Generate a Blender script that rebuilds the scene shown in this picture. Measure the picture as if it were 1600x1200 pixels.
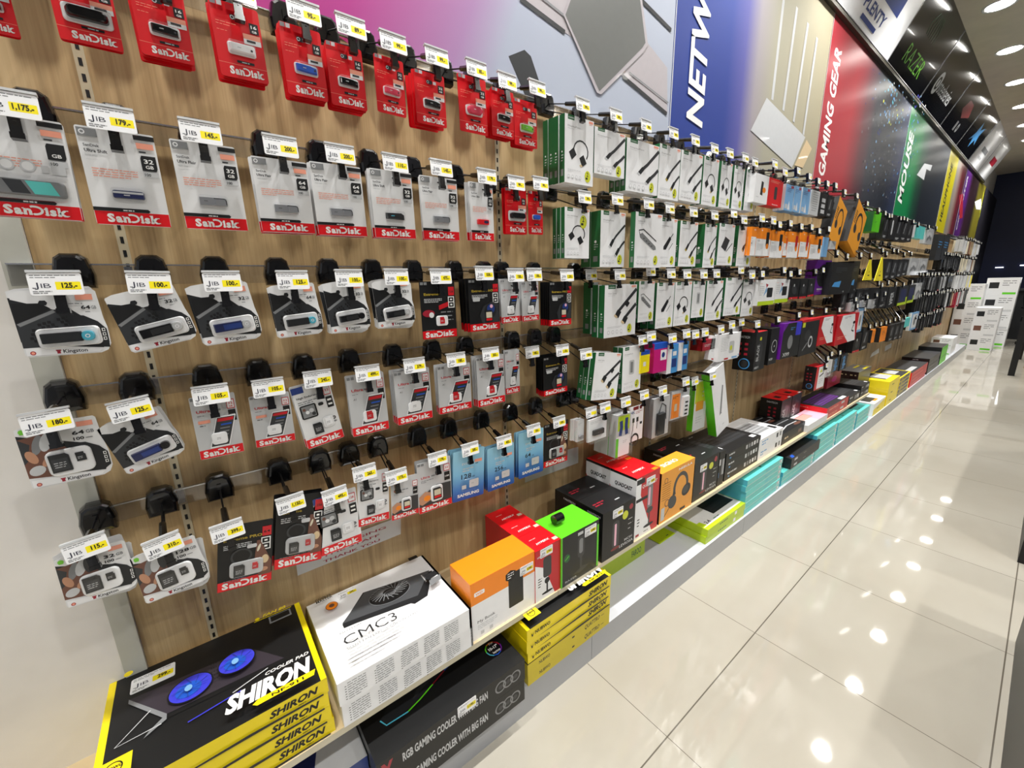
import bpy, math, random
from mathutils import Matrix, Vector
random.seed(7)
for o in list(bpy.data.objects): bpy.data.objects.remove(o)
C = bpy.context.scene.collection
EXPO, WORLD, LAMPW, FILLW, GLOW = .44, .3, 108, 68, 25
WOODC = ((122, 96, 62), (178, 150, 107), (206, 180, 136))
SC = bpy.context.scene
# ------------------------------------------------------------------ camera
cam_data = bpy.data.cameras.new('camera'); cam = bpy.data.objects.new('camera', cam_data); C.objects.link(cam)
cam_data.sensor_width = 36; cam_data.lens = 14.4406; cam_data.clip_start = .02; cam_data.clip_end = 100
cam.matrix_world = Matrix([[0.613625, -0.170946, 0.770871, 0.0], [0.789258, 0.161429, -0.592464, 0.0], [-0.023161, 0.971966, 0.233978, 1.328609], [0.0, 0.0, 0.0, 1.0]])
SC.camera = cam
# ------------------------------------------------------------------ world, lights, exposure
W = bpy.data.worlds.new('world'); SC.world = W; W.use_nodes = True
bg = W.node_tree.nodes['Background']; bg.inputs[0].default_value = (.93, .96, 1, 1); bg.inputs[1].default_value = WORLD
SC.view_settings.view_transform = 'Standard'; SC.view_settings.look = 'None'
SC.view_settings.exposure = EXPO; SC.view_settings.gamma = 1; SC.view_settings.use_curve_mapping = False

# ---- measured layout, metres: X out of the wall, Y along it, Z up
CARDS = [
(0,'red','black/16',-0.965,-0.1741,1.6861,0.0482,0.0814,0.0039,2,None,-0.1315,1.782,0),
(0,'red','capless/32',-0.965,-0.0849,1.6985,0.0704,0.0931,0.0063,2,None,-0.0435,1.8064,0),
(0,'red','black/16',-0.965,0.0076,1.704,0.0689,0.0987,0.0088,5,None,0.051,1.8217,0),
(0,'red','white/16',-0.965,0.1126,1.7005,0.074,0.1151,0.0226,4,'95.-',0.1507,1.8264,0),
(0,'red','blue/16',-0.965,0.2183,1.6946,0.0728,0.1193,0.0188,5,'95.-',0.2578,1.8281,0),
(0,'red','black/16',-0.965,0.2979,1.6942,0.0721,0.1122,0.0162,5,'89.-',0.3441,1.8308,0),
(0,'red','pink/32',-0.965,0.3925,1.701,0.0661,0.1099,-0.0096,1,'99.-',0.4308,1.8282,0),
(0,'red','black/32',-0.965,0.485,1.6978,0.0769,0.1078,0.0111,5,'99.-',0.5329,1.8299,0),
(0,'red','pill/32',-0.965,0.5994,1.7016,0.0826,0.124,0.02,1,'85.-',0.6393,1.8331,0),
(0,'red','black/32',-0.965,0.6961,1.7089,0.0719,0.1109,0.0017,4,'99.-',0.7319,1.8298,0),
(0,'red','green/32',-0.965,0.7699,1.6986,0.0807,0.1124,0.0156,3,'99.-',0.8334,1.8376,0),
(1,'red','capless/32',-0.985,0.7469,1.4715,0.0783,0.1221,0.0104,2,'99.-',0.7708,1.6005,0),
(1,'red','bluepill/32',-0.985,0.8326,1.4742,0.0562,0.1201,0.0181,1,'99.-',0.8607,1.6093,0),
(1,'white','bigteal//Flip',-0.965,-0.2045,1.4449,0.0953,0.1398,-0.0221,2,'1,175.-',-0.1511,1.5907,0),
(1,'white','navyslim/32/Ultra Shift',-0.965,-0.0937,1.4399,0.0935,0.1437,-0.0008,1,'179.-',-0.0475,1.5918,0),
(1,'white','silver/32/Ultra Flair',-0.965,0.0211,1.4399,0.0937,0.1441,0.0078,1,'145.-',0.0656,1.5935,0),
(1,'white','silver/64/Ultra Flair',-0.965,0.1381,1.441,0.0968,0.1344,0.0101,3,'200.-',0.1872,1.5916,0),
(1,'white','silver/64/Ultra Flair',-0.965,0.2406,1.4403,0.1026,0.1408,0.0131,3,'200.-',0.2959,1.5951,0),
(1,'white','darkteal/32/Ultra Shift',-0.965,0.3617,1.4409,0.0989,0.1444,0.0114,4,'110.-',0.4132,1.5951,0),
(1,'white','silver/32/Ultra Flair',-0.965,0.4806,1.4421,0.1013,0.1445,0.0102,2,'145.-',0.5279,1.6004,0),
(1,'white','redslim/32/Ultra Slim',-0.965,0.6189,1.4451,0.0726,0.1439,0.007,3,'179.-',0.6585,1.5986,0),
(2,'king','k_cyan/64',-0.965,-0.2116,1.2361,0.0992,0.103,-0.0139,2,'125.-',-0.1537,1.3462,0),
(2,'king','k_white/32',-0.965,-0.0891,1.2287,0.0991,0.1004,0.1899,2,'100.-',-0.0445,1.3454,-0.02),
(2,'king','k_navy/32',-0.965,0.0132,1.23,0.0982,0.1105,0.0785,2,'100.-',0.0579,1.3461,0),
(2,'king','k_cyan/64',-0.965,0.1368,1.2326,0.0903,0.1073,0.0441,2,'125.-',0.1752,1.3469,0),
(2,'king','k_black/32',-0.965,0.2426,1.2324,0.0897,0.1097,0.0779,4,'100.-',0.286,1.3496,0),
(2,'king','k_white/32',-0.965,0.3483,1.2351,0.0955,0.1101,0.0688,4,'100.-',0.3935,1.3514,0),
(2,'extreme','Extreme/128/micro',-0.965,0.4593,1.1984,0.0995,0.144,0.0021,1,'475.-',0.5085,1.352,0),
(2,'extreme','Extreme PRO/64/lens',-0.965,0.6018,1.2056,0.1006,0.1402,0.0148,6,'550.-',0.6394,1.3594,0),
(2,'ultra','64/microw',-0.965,0.7095,1.2203,0.067,0.1241,0.0238,2,'150.-',0.7461,1.3539,0),
(2,'ultra','64/microw',-0.965,0.7861,1.2204,0.0669,0.1158,0.0266,2,'150.-',0.8155,1.3553,0),
(2,'extreme','Extreme PRO/128/lens',-0.965,0.8959,1.1984,0.0982,0.1363,-0.0047,5,'1,250.-',0.9501,1.3528,0),
(3,'ultra','64/microw',-1.02,0.7571,0.9877,0.0579,0.1409,0.0016,2,'185.-',0.8516,1.1158,0),
(3,'kingsd','64',-0.985,-0.252,1.0166,0.1002,0.1087,0.0102,1,'180.-',-0.2092,1.1305,0.06),
(3,'king','k_cap/64',-0.985,-0.1365,1.0065,0.0926,0.1007,0.2516,2,'125.-',-0.1082,1.13,0.12),
(3,'ultra','32/microw',-0.985,-0.0287,1.0041,0.0736,0.1278,-0.0059,1,'105.-',0.0079,1.1355,0),
(3,'ultra','32/microw',-0.985,0.0671,1.004,0.0753,0.1122,-0.0094,1,'105.-',0.1047,1.1327,0),
(3,'endur','32',-0.985,0.1652,0.9742,0.0815,0.1458,0.1324,3,'245.-',0.2005,1.1364,0),
(3,'ultra','256/microgr',-0.985,0.2664,0.9782,0.0906,0.1493,0.0125,3,'499.-',0.3103,1.1329,0),
(3,'ultra','128/microw',-0.985,0.3809,0.981,0.0995,0.1402,0.0093,4,'379.-',0.4293,1.135,0),
(3,'ultra','64/microgr',-0.985,0.502,0.9845,0.1045,0.1346,-0.0033,3,'185.-',0.5504,1.1342,0),
(3,'ultra','128/microgr',-0.985,0.6286,0.979,0.0994,0.1488,0.0014,4,'350.-',0.6647,1.1362,0),
(3,'extreme','Extreme PRO/64/lens',-0.985,0.8877,0.964,0.1113,0.1309,0.0077,5,'1,150.-',0.9522,1.1144,0),
(4,'kingsd','32',-1.0,-0.2605,0.7764,0.0979,0.1022,-0.014,3,'115.-',-0.2115,0.8916,0.1),
(4,'kingsd','128',-1.0,-0.1602,0.7292,0.1062,0.1103,0.0588,2,'310.-',-0.112,0.8507,0.14),
(4,'extreme','Extreme PRO/64/food',-1.0,-0.0504,0.695,0.1027,0.151,-0.1635,1,'399.-',-0.01,0.8399,0.05),
(4,'extreme','Extreme/256/food',-1.0,0.0589,0.6983,0.1026,0.1764,-0.1692,3,'1,150.-',0.1123,0.8583,0.04),
(4,'endur','128',-1.0,0.1607,0.6861,0.1009,0.156,0.0055,1,'495.-',0.2063,0.8439,0.05),
(4,'endur','32',-1.0,0.2562,0.7285,0.0819,0.1453,-0.0794,1,'265.-',0.2809,0.8806,0),
(4,'ultrasd','32',-1.0,0.344,0.7117,0.079,0.1193,-0.0636,1,'175.-',0.361,0.8443,0),
(4,'ultrasd','32',-1.0,0.4243,0.6999,0.1058,0.1528,-0.0228,3,'170.-',0.4822,0.8598,0),
(4,'samsung','128',-1.0,0.5323,0.6963,0.1112,0.1585,-0.0729,4,'285.-',0.5896,0.859,0),
(4,'samsung','256',-1.0,0.6602,0.6876,0.1066,0.1451,-0.0213,3,'455.-',0.7143,0.8505,0),
(4,'samsung','64',-1.0,0.7861,0.6912,0.1103,0.1611,-0.0199,3,'255.-',0.8362,0.8592,0),
(4,'extreme','Extreme/64/food',-1.0,0.8993,0.6962,0.1182,0.1595,-0.0234,1,'399.-',0.9535,0.8614,0),
]
GREEN = [
(0,'adapter',-0.955,0.9503,1.6257,0.1252,0.1838,0.0016,0.022,4,1.0106,1.8359,0,'390.-'),
(0,'hdmi',-0.955,1.0801,1.6673,0.151,0.132,0.0069,0.02,2,1.1633,1.8397,0,'390.-'),
(0,'hdmi',-0.955,1.2405,1.6344,0.1857,0.1623,0.0042,0.022,3,1.3225,1.8408,0,'390.-'),
(0,'gold',-0.955,1.4292,1.6289,0.1376,0.1816,0.0053,0.022,2,1.4892,1.8474,0,'390.-'),
(0,'cables',-0.955,1.5698,1.636,0.1576,0.1766,0.002,0.022,2,1.6389,1.85,0,'390.-'),
(0,'adapter',-0.955,1.7382,1.6352,0.1223,0.1829,0.0008,0.022,2,1.788,1.845,0,'390.-'),
(0,'small',-0.955,1.8825,1.638,0.0983,0.1815,0.0035,0.03,2,1.9184,1.8488,0,'390.-'),
(0,'small',-0.955,1.9991,1.6402,0.0998,0.1791,0.0031,0.03,2,2.0612,1.8529,0,'390.-'),
(0,'cables',-0.955,2.118,1.6448,0.1007,0.1753,0.0028,0.02,2,2.1595,1.8489,0,'390.-'),
(1,'dvi',-0.955,0.9523,1.4073,0.1118,0.1493,0.0021,0.016,3,1.0256,1.5865,0,'390.-'),
(1,'hdmi',-0.955,1.1191,1.3816,0.129,0.179,0.002,0.042,2,1.1838,1.5963,0,'390.-'),
(1,'hub',-0.915,1.2511,1.3785,0.1585,0.1831,0.0052,0.02,1,1.3018,1.587,0,'990.-'),
(1,'bar',-0.955,1.4501,1.384,0.1243,0.1801,0.0008,0.022,2,1.4945,1.595,0,'390.-'),
(1,'gold',-0.955,1.5975,1.3876,0.1335,0.1748,0.0009,0.022,2,1.6638,1.5951,0,'390.-'),
(1,'gold',-0.955,1.79,1.3838,0.1002,0.1791,0.0007,0.045,2,1.8344,1.5961,0,'390.-'),
(1,'box',-0.955,1.9113,1.3957,0.1469,0.1779,-0.001,0.022,2,2.0041,1.6171,0,'390.-'),
(1,'vga',-0.955,2.0976,1.3916,0.1504,0.1834,0.0009,0.022,2,2.1101,1.5976,0,'390.-'),
(2,'vga',-0.955,1.1497,1.1361,0.1821,0.1841,0.0026,0.026,2,1.212,1.3536,0,'390.-'),
(2,'vga',-1.03,1.1629,1.1451,0.0465,0.1867,0.0015,0.036,1,1.1472,1.3563,0,'390.-'),
(2,'hub',-0.955,1.3448,1.1786,0.1,0.1518,0.0003,0.02,2,1.3933,1.3667,0,'390.-'),
(2,'bar',-0.955,1.4613,1.1447,0.1238,0.1792,0.0005,0.034,2,1.5319,1.3571,0,'390.-'),
(2,'adapter',-0.955,1.5899,1.1449,0.1302,0.18,0.0031,0.02,2,1.6504,1.3542,0,'390.-'),
(2,'dongle',-0.955,1.7274,1.1704,0.1042,0.1549,-0.004,0.03,2,1.7847,1.3538,0,'390.-'),
(2,'cables',-0.955,1.8459,1.1482,0.1493,0.1784,-0.001,0.034,2,1.8963,1.3562,0,'390.-'),
(2,'hdmi',-0.955,2.0176,1.1604,0.1741,0.1784,-0.0027,0.02,2,2.1301,1.3734,0,'390.-'),
(2,'small',-0.955,2.2011,1.1457,0.1407,0.1824,-0.0042,0.02,2,2.2602,1.3552,0,'390.-'),
(3,'vga',-0.955,1.0892,0.9182,0.1445,0.1733,-0.1332,0.022,3,1.0452,1.0927,0,'390.-'),
(3,'dongle',-0.955,1.2646,0.9126,0.118,0.1768,0.0047,0.022,2,1.3674,1.109,0,'390.-'),
]
FAR = [
(0,'whitegadget',-0.93,2.1566,1.6805,0.1454,0.1237,0.0017,0.04,1,2.3106,1.8595,None),
(0,'redpack',-0.93,2.305,1.6801,0.1681,0.1238,0.0057,0.02,2,2.4401,1.8405,None),
(0,'bluepack',-0.93,2.5107,1.674,0.1116,0.1258,-0.0002,0.025,2,2.6066,1.8685,None),
(0,'bluepack',-0.93,2.6298,1.6776,0.0918,0.1267,-0.0026,0.025,2,2.775,1.8624,None),
(0,'bluepack',-0.93,2.7398,1.6768,0.1155,0.1338,0.0022,0.025,2,None,None,None),
(0,'greypack',-0.93,2.8747,1.6807,0.1343,0.1318,0.0027,0.025,2,2.9175,1.8573,None),
(0,'blackwhite',-0.93,3.0285,1.6891,0.1113,0.1235,0.0012,0.03,2,3.0668,1.8616,None),
(0,'darkpack',-0.93,3.1509,1.6912,0.1082,0.1226,-0.003,0.03,2,3.2146,1.8682,None),
(0,'orangehs',-0.93,3.261,1.5824,0.2086,0.2671,-0.3874,0.06,1,3.6611,1.8563,None),
(0,'darkpack',-0.95,3.3296,1.6691,0.164,0.1219,0.0045,0.05,1,3.4733,1.8636,None),
(0,'orangehs',-0.92,3.6103,1.5697,0.2718,0.2982,-0.3865,0.06,1,4.2044,1.8123,None),
(0,'blackring',-1.0,3.7609,1.5879,0.1658,0.2965,-0.3425,0.05,1,4.2249,1.8713,None),
(0,'green',-0.93,4.1873,1.6646,0.2158,0.1436,0.0059,0.04,2,4.4497,1.8108,None),
(0,'darkpack',-0.93,4.5196,1.6245,0.1609,0.1978,0.0048,0.04,2,4.5801,1.8019,None),
(0,'darkwhite',-0.93,4.7011,1.6328,0.2158,0.1945,0.0048,0.04,2,4.6608,1.808,None),
(0,'darkpack',-0.93,4.9291,1.6274,0.2302,0.1926,0.0045,0.03,2,4.9787,1.8116,None),
(0,'darkpack',-0.93,5.1623,1.6374,0.2258,0.1845,0.0045,0.03,2,5.0947,1.82,None),
(0,'darkpack',-0.93,5.3928,1.6416,0.215,0.1806,0.0044,0.03,2,5.2245,1.8187,None),
(0,'tealpack',-0.93,5.7155,1.6909,0.4571,0.1166,0.005,0.05,1,5.4962,1.8211,None),
(0,'clearbag',-0.93,6.2644,1.6591,0.4235,0.1506,0.0042,0.04,1,5.7403,1.8145,None),
(0,'bluegrey',-0.93,7.0551,1.5034,0.3433,0.2896,0.0018,0.05,1,6.2615,1.8233,None),
(0,'bluegrey',-0.93,7.4337,1.5174,0.4254,0.2815,0.0019,0.05,1,6.7005,1.8371,None),
(0,'whitebook',-0.9217,9.0,1.6548,0.0871,0.1652,0,0.0395,2,9.0436,1.8525,None),
(0,'cream',-0.9353,9.1253,1.6496,0.1073,0.1704,0,0.0499,2,9.1789,1.8505,None),
(0,'whitebook',-0.937,9.2777,1.6507,0.0943,0.1693,0,0.0485,2,9.3248,1.849,None),
(0,'whitebook',-0.9282,9.3924,1.6297,0.1033,0.1903,0,0.036,2,9.4441,1.8426,None),
(0,'cream',-0.9216,9.5417,1.6314,0.0942,0.1886,0,0.0379,2,9.5888,1.8564,None),
(0,'brownbox',-0.9373,9.6692,1.6561,0.1081,0.1639,0,0.0343,2,9.7232,1.8594,None),
(0,'brownbox',-0.9233,9.8104,1.6432,0.0988,0.1768,0,0.0415,2,9.8598,1.8516,None),
(0,'brownbox',-0.9214,9.9414,1.6327,0.087,0.1873,0,0.0471,2,9.9849,1.8598,None),
(0,'brownbox',-0.9219,10.0685,1.6214,0.0849,0.1986,0,0.0414,2,10.1109,1.8548,None),
(0,'whitebook',-0.9375,10.1797,1.6493,0.1049,0.1707,0,0.0396,2,10.2322,1.8535,None),
(0,'whitebook',-0.937,10.3192,1.6436,0.0903,0.1764,0,0.0359,2,10.3643,1.8558,None),
(0,'whitebook',-0.9324,10.4557,1.6295,0.0813,0.1905,0,0.0417,2,10.4964,1.8519,None),
(0,'whitebook',-0.9338,10.5847,1.6201,0.0884,0.1999,0,0.0315,2,10.6289,1.8528,None),
(0,'cream',-0.9347,10.694,1.6483,0.0859,0.1717,0,0.0438,2,10.7369,1.8596,None),
(0,'whitebook',-0.9324,10.8101,1.6241,0.0908,0.1959,0,0.0392,2,10.8555,1.8514,None),
(0,'whitebook',-0.9205,10.9402,1.6559,0.0979,0.1641,0,0.0462,2,10.9892,1.8469,None),
(1,'wd',-0.93,2.1765,1.4415,0.0529,0.1308,0.0024,0.015,2,None,None,None),
(1,'wdb',-0.93,2.2324,1.4428,0.1632,0.1318,0.0024,0.02,2,2.2377,1.6119,None),
(1,'wdb',-0.93,2.3986,1.4372,0.1633,0.1365,0.0021,0.02,3,2.3722,1.6098,None),
(1,'wdr',-0.93,2.5672,1.4506,0.0524,0.1042,-0.0033,0.015,2,2.4555,1.5972,None),
(1,'wdr',-0.93,2.6226,1.4418,0.1559,0.1344,0.0021,0.02,2,2.5938,1.6124,None),
(1,'wdr',-0.93,2.7964,1.4488,0.1409,0.1362,-0.0005,0.02,2,2.7516,1.6062,None),
(1,'wdb',-0.93,2.961,1.4414,0.1987,0.1357,-0.0001,0.02,3,2.9079,1.6124,None),
(1,'lightblue',-0.93,3.1875,1.4572,0.0846,0.1168,-0.0026,0.02,1,3.0418,1.5991,None),
(1,'greypack',-0.93,3.3091,1.507,0.1102,0.0503,0.0033,0.05,1,3.2045,1.6193,None),
(1,'hxblack',-0.93,3.4223,1.2142,0.4658,0.2153,-0.0024,0.11,1,3.4334,1.4857,None),
(1,'hxblack',-0.93,3.8911,1.2176,0.1614,0.2238,0.0071,0.1,1,3.6629,1.4707,None),
(1,'triangle',-0.9,4.0555,1.3025,0.2522,0.1597,-0.0012,0.004,1,3.8489,1.4815,None),
(1,'triangle',-0.9,4.3877,1.2937,0.261,0.1848,0.0008,0.004,1,4.1175,1.4834,None),
(1,'darkpack',-0.93,4.8399,1.305,0.1793,0.1708,0.0022,0.05,2,4.5742,1.5361,None),
(1,'darkpack',-0.93,5.0473,1.303,0.2127,0.1718,0.0047,0.05,2,4.7174,1.5147,None),
(1,'darkpack',-0.93,5.2805,1.3181,0.1982,0.1604,0.0023,0.05,2,4.9398,1.5471,None),
(1,'darkpack',-0.93,5.4817,1.3287,0.2195,0.1535,0.0024,0.05,2,5.1087,1.5467,None),
(1,'clearbag',-0.93,5.7302,1.3336,0.4556,0.165,0.0026,0.06,1,5.3851,1.5261,None),
(1,'clearbag',-0.93,6.2391,1.3579,0.4279,0.1476,0.017,0.06,1,5.6831,1.5395,None),
(1,'bluegrey',-0.9348,7.6,1.3988,0.0915,0.1662,0,0.0361,2,7.6457,1.5931,None),
(1,'darkwhite',-0.9277,7.7451,1.4238,0.0996,0.1412,0,0.0426,2,7.7949,1.5881,None),
(1,'darkwhite',-0.9344,7.8936,1.3885,0.084,0.1765,0,0.0398,2,7.9356,1.5976,None),
(1,'darkwhite',-0.9309,8.0362,1.4099,0.0706,0.1551,0,0.0419,2,8.0715,1.5928,None),
(1,'darkwhite',-0.9347,8.1478,1.3744,0.0794,0.1906,0,0.0457,2,8.1874,1.5889,None),
(1,'darkpack',-0.9355,8.2815,1.4064,0.0991,0.1586,0,0.0461,2,8.3311,1.5913,None),
(1,'darkpack',-0.9336,8.4163,1.4189,0.0831,0.1461,0,0.0367,2,8.4578,1.602,None),
(1,'darkpack',-0.9252,8.5425,1.4202,0.0957,0.1448,0,0.0344,2,8.5903,1.5972,None),
(1,'darkpack',-0.9362,8.6763,1.3932,0.0936,0.1718,0,0.0461,2,8.7231,1.6021,None),
(1,'darkpack',-0.9331,8.8054,1.3766,0.0784,0.1884,0,0.0326,2,8.8446,1.5923,None),
(1,'darkwhite',-0.9342,8.9376,1.3869,0.0781,0.1781,0,0.0414,2,8.9766,1.5876,None),
(1,'mouse',-0.9224,9.0581,1.3684,0.076,0.1966,0,0.0497,2,9.0961,1.5948,None),
(1,'cream',-0.9309,9.3,1.4031,0.1178,0.1619,0,0.0451,2,9.3589,1.6005,None),
(1,'cream',-0.9228,9.4571,1.3533,0.1063,0.2117,0,0.0494,2,9.5102,1.5892,None),
(1,'cream',-0.922,9.5883,1.3512,0.0911,0.2138,0,0.0415,2,9.6338,1.5872,None),
(1,'whitebook',-0.9396,9.7143,1.3907,0.0952,0.1743,0,0.0407,2,9.7618,1.588,None),
(1,'cream',-0.9228,9.8477,1.3899,0.0934,0.1751,0,0.0395,2,9.8944,1.6011,None),
(1,'whitebook',-0.9242,9.9681,1.3947,0.0959,0.1703,0,0.0484,2,10.0161,1.6015,None),
(1,'brownbox',-0.9346,10.1005,1.402,0.0902,0.163,0,0.0354,2,10.1456,1.5965,None),
(1,'whitebook',-0.9245,10.2192,1.3536,0.1042,0.2114,0,0.0309,2,10.2713,1.5879,None),
(1,'whitebook',-0.9302,10.353,1.3741,0.091,0.1909,0,0.0331,2,10.3985,1.5883,None),
(1,'whitebook',-0.9362,10.4717,1.3833,0.1017,0.1817,0,0.0366,2,10.5226,1.5892,None),
(1,'brownbox',-0.9287,10.6045,1.3573,0.1115,0.2077,0,0.0309,2,10.6603,1.5953,None),
(1,'whitebook',-0.9314,10.749,1.3676,0.1062,0.1974,0,0.0374,2,10.8021,1.5959,None),
(1,'brownbox',-0.9351,10.8893,1.3773,0.1026,0.1877,0,0.0407,2,10.9406,1.5995,None),
(2,'orangeflat',-0.97,2.3112,1.2532,0.1153,0.0802,-0.2292,0.01,1,None,None,None),
(2,'phone',-0.93,2.3275,1.1945,0.2028,0.1317,-0.0033,0.03,3,2.1946,1.3485,None),
(2,'phone',-0.93,2.5357,1.1983,0.1868,0.1291,0.0014,0.03,2,2.3171,1.3542,None),
(2,'mouse',-0.93,2.7378,1.2111,0.1373,0.1177,-0.0012,0.04,2,2.5879,1.3737,None),
(2,'mouse',-0.93,2.8957,1.2087,0.1141,0.1181,0.0031,0.04,2,2.6848,1.3533,None),
(2,'mouse',-0.93,3.0301,1.2153,0.1072,0.108,0.0238,0.04,2,2.8146,1.3636,None),
(2,'purplehs',-0.97,3.2612,1.2192,0.2812,0.2232,-0.0034,0.06,1,3.2099,1.3692,None),
(2,'darkpack',-0.95,3.7965,1.0862,0.1422,0.1435,-0.0058,0.05,1,3.2808,1.3764,None),
(2,'darkpack',-0.95,3.9739,1.0716,0.1496,0.1635,-0.0024,0.05,1,None,None,None),
(2,'darkpack',-0.95,4.1792,1.06,0.1584,0.1757,0.0009,0.05,1,None,None,None),
(2,'darkpack',-0.95,4.3788,1.0539,0.1703,0.177,0.0008,0.05,1,None,None,None),
(2,'darkpack',-0.93,4.5921,1.0589,0.1898,0.1764,-0.0025,0.04,2,4.64,1.2752,None),
(2,'darkpack',-0.93,4.8266,1.0522,0.2298,0.1776,-0.0028,0.04,2,4.7592,1.2573,None),
(2,'viper',-0.93,5.1098,1.0375,0.3009,0.1922,-0.0012,0.04,2,4.9696,1.2757,None),
(2,'limeglass',-0.93,5.5382,1.0403,0.3998,0.1866,0.0002,0.04,1,5.2751,1.2597,None),
(2,'limeglass',-0.93,5.9634,1.0464,0.3185,0.1852,-0.0001,0.04,1,5.6074,1.2483,None),
(2,'clearbag',-0.93,6.2886,1.0733,0.3704,0.1734,0.0041,0.05,1,5.9762,1.2678,None),
(2,'char',-0.9394,6.35,1.1572,0.077,0.1478,0,0.0365,2,6.3885,1.3444,None),
(2,'darkpack',-0.9375,6.4694,1.1372,0.0948,0.1678,0,0.0463,2,6.5168,1.3389,None),
(2,'darkpack',-0.9287,6.6197,1.121,0.0917,0.184,0,0.0321,2,6.6655,1.3376,None),
(2,'char',-0.9382,6.7316,1.1623,0.0657,0.1427,0,0.032,2,6.7644,1.3428,None),
(2,'darkpack',-0.9377,6.8245,1.1635,0.0609,0.1415,0,0.0396,2,6.8549,1.3395,None),
(2,'darkpack',-0.9247,6.9168,1.1628,0.072,0.1422,0,0.0402,2,6.9528,1.3399,None),
(2,'clearbag',-0.9335,7.013,1.1613,0.09,0.1437,0,0.0413,2,7.058,1.3419,None),
(2,'black',-0.926,7.1327,1.1378,0.0672,0.1672,0,0.0489,2,7.1663,1.3316,None),
(2,'clearbag',-0.9383,7.2438,1.1399,0.0976,0.1651,0,0.04,2,7.2926,1.3445,None),
(2,'darkpack',-0.9286,7.3779,1.1401,0.0899,0.1649,0,0.0416,2,7.4229,1.3436,None),
(2,'char',-0.937,7.5152,1.1112,0.0662,0.1938,0,0.0319,2,7.5484,1.3405,None),
(2,'mouse',-0.9228,7.6381,1.1298,0.0807,0.1752,0,0.0327,2,7.6785,1.3405,None),
(2,'black',-0.9292,7.7447,1.1139,0.0806,0.1911,0,0.0456,2,7.785,1.3391,None),
(2,'greypack',-0.9347,7.8795,1.1299,0.0838,0.1751,0,0.0344,2,7.9214,1.3274,None),
(2,'darkpack',-0.9352,8.0025,1.1308,0.0753,0.1742,0,0.0397,2,8.0402,1.3425,None),
(2,'greypack',-0.9284,8.1146,1.1527,0.0879,0.1523,0,0.048,2,8.1585,1.3387,None),
(2,'darkpack',-0.932,8.2236,1.1136,0.0997,0.1914,0,0.0447,2,8.2734,1.3443,None),
(2,'black',-0.9245,8.362,1.1261,0.0692,0.1789,0,0.0314,2,8.3966,1.3309,None),
(2,'bluegrey',-0.9276,8.4613,1.1568,0.0956,0.1482,0,0.0435,2,8.5091,1.3277,None),
(2,'darkpack',-0.9315,8.6143,1.1462,0.0668,0.1588,0,0.0446,2,8.6477,1.3285,None),
(2,'bluegrey',-0.931,8.7048,1.1628,0.0934,0.1422,0,0.0447,2,8.7515,1.3331,None),
(2,'char',-0.9358,8.8193,1.1358,0.0733,0.1692,0,0.0417,2,8.8559,1.3442,None),
(2,'whitebook',-0.9385,9.1,1.0797,0.0909,0.2353,0,0.0387,2,9.1454,1.3449,None),
(2,'paper',-0.9326,9.2214,1.0879,0.085,0.2271,0,0.039,2,9.2639,1.3489,None),
(2,'paper',-0.9211,9.3399,1.1107,0.0989,0.2043,0,0.0368,2,9.3893,1.3472,None),
(2,'paper',-0.9341,9.4693,1.1126,0.0933,0.2024,0,0.0446,2,9.5159,1.3504,None),
(2,'whitebook',-0.9222,9.5955,1.1078,0.0946,0.2072,0,0.0431,2,9.6428,1.3392,None),
(2,'paper',-0.927,9.7287,1.0892,0.0828,0.2258,0,0.0384,2,9.7702,1.3424,None),
(2,'whitebook',-0.9379,9.8353,1.0868,0.0896,0.2282,0,0.0336,2,9.8801,1.347,None),
(2,'whitebook',-0.9323,9.9565,1.1044,0.0878,0.2106,0,0.0475,2,10.0004,1.3378,None),
(2,'paper',-0.9211,10.0744,1.08,0.0849,0.235,0,0.039,2,10.1169,1.3516,None),
(2,'whitebook',-0.9282,10.1807,1.1089,0.09,0.2061,0,0.0436,2,10.2257,1.3472,None),
(2,'whitebook',-0.9266,10.3089,1.0923,0.0822,0.2227,0,0.0378,2,10.35,1.3547,None),
(2,'yellow',-0.9291,10.4137,1.0831,0.0922,0.2319,0,0.0334,2,10.4598,1.3402,None),
(2,'paper',-0.9239,10.5432,1.1138,0.0874,0.2012,0,0.0478,2,10.5869,1.3541,None),
(2,'paper',-0.9205,10.6583,1.0897,0.0911,0.2253,0,0.0437,2,10.7038,1.3424,None),
(2,'whitebook',-0.94,10.7865,1.0859,0.0897,0.2291,0,0.0454,2,10.8314,1.3489,None),
(2,'yellow',-0.9244,10.9061,1.107,0.0905,0.208,0,0.0342,2,10.9513,1.3516,None),
(3,'yellowink',-0.95,1.3706,0.9756,0.0598,0.0884,0.0028,0.05,1,1.4135,1.12,None),
(3,'magentaink',-0.95,1.4584,0.9625,0.0961,0.1225,-0.0043,0.05,1,1.5645,1.0979,None),
(3,'blueink',-0.95,1.5575,0.9448,0.0799,0.125,-0.0083,0.04,1,1.6719,1.1069,None),
(3,'blueink',-0.95,1.6463,0.9457,0.0733,0.1257,-0.0027,0.04,1,1.7467,1.0974,None),
(3,'redbox',-0.95,1.8422,1.0107,0.12,0.0512,-0.004,0.06,1,1.8294,1.0986,None),
(3,'whitelean',-0.95,1.9029,0.964,0.1054,0.116,-0.2174,0.02,1,1.9776,1.1008,None),
(3,'whitelean',-0.93,1.9578,0.947,0.2073,0.1301,-0.0156,0.025,1,2.0395,1.1184,None),
(3,'whitelean',-0.97,2.1689,0.934,0.1018,0.1586,-0.0061,0.02,1,2.232,1.1144,None),
(3,'fantech',-0.92,2.3409,0.8453,0.1367,0.2105,0.0014,0.11,1,2.3006,1.1024,None),
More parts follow.
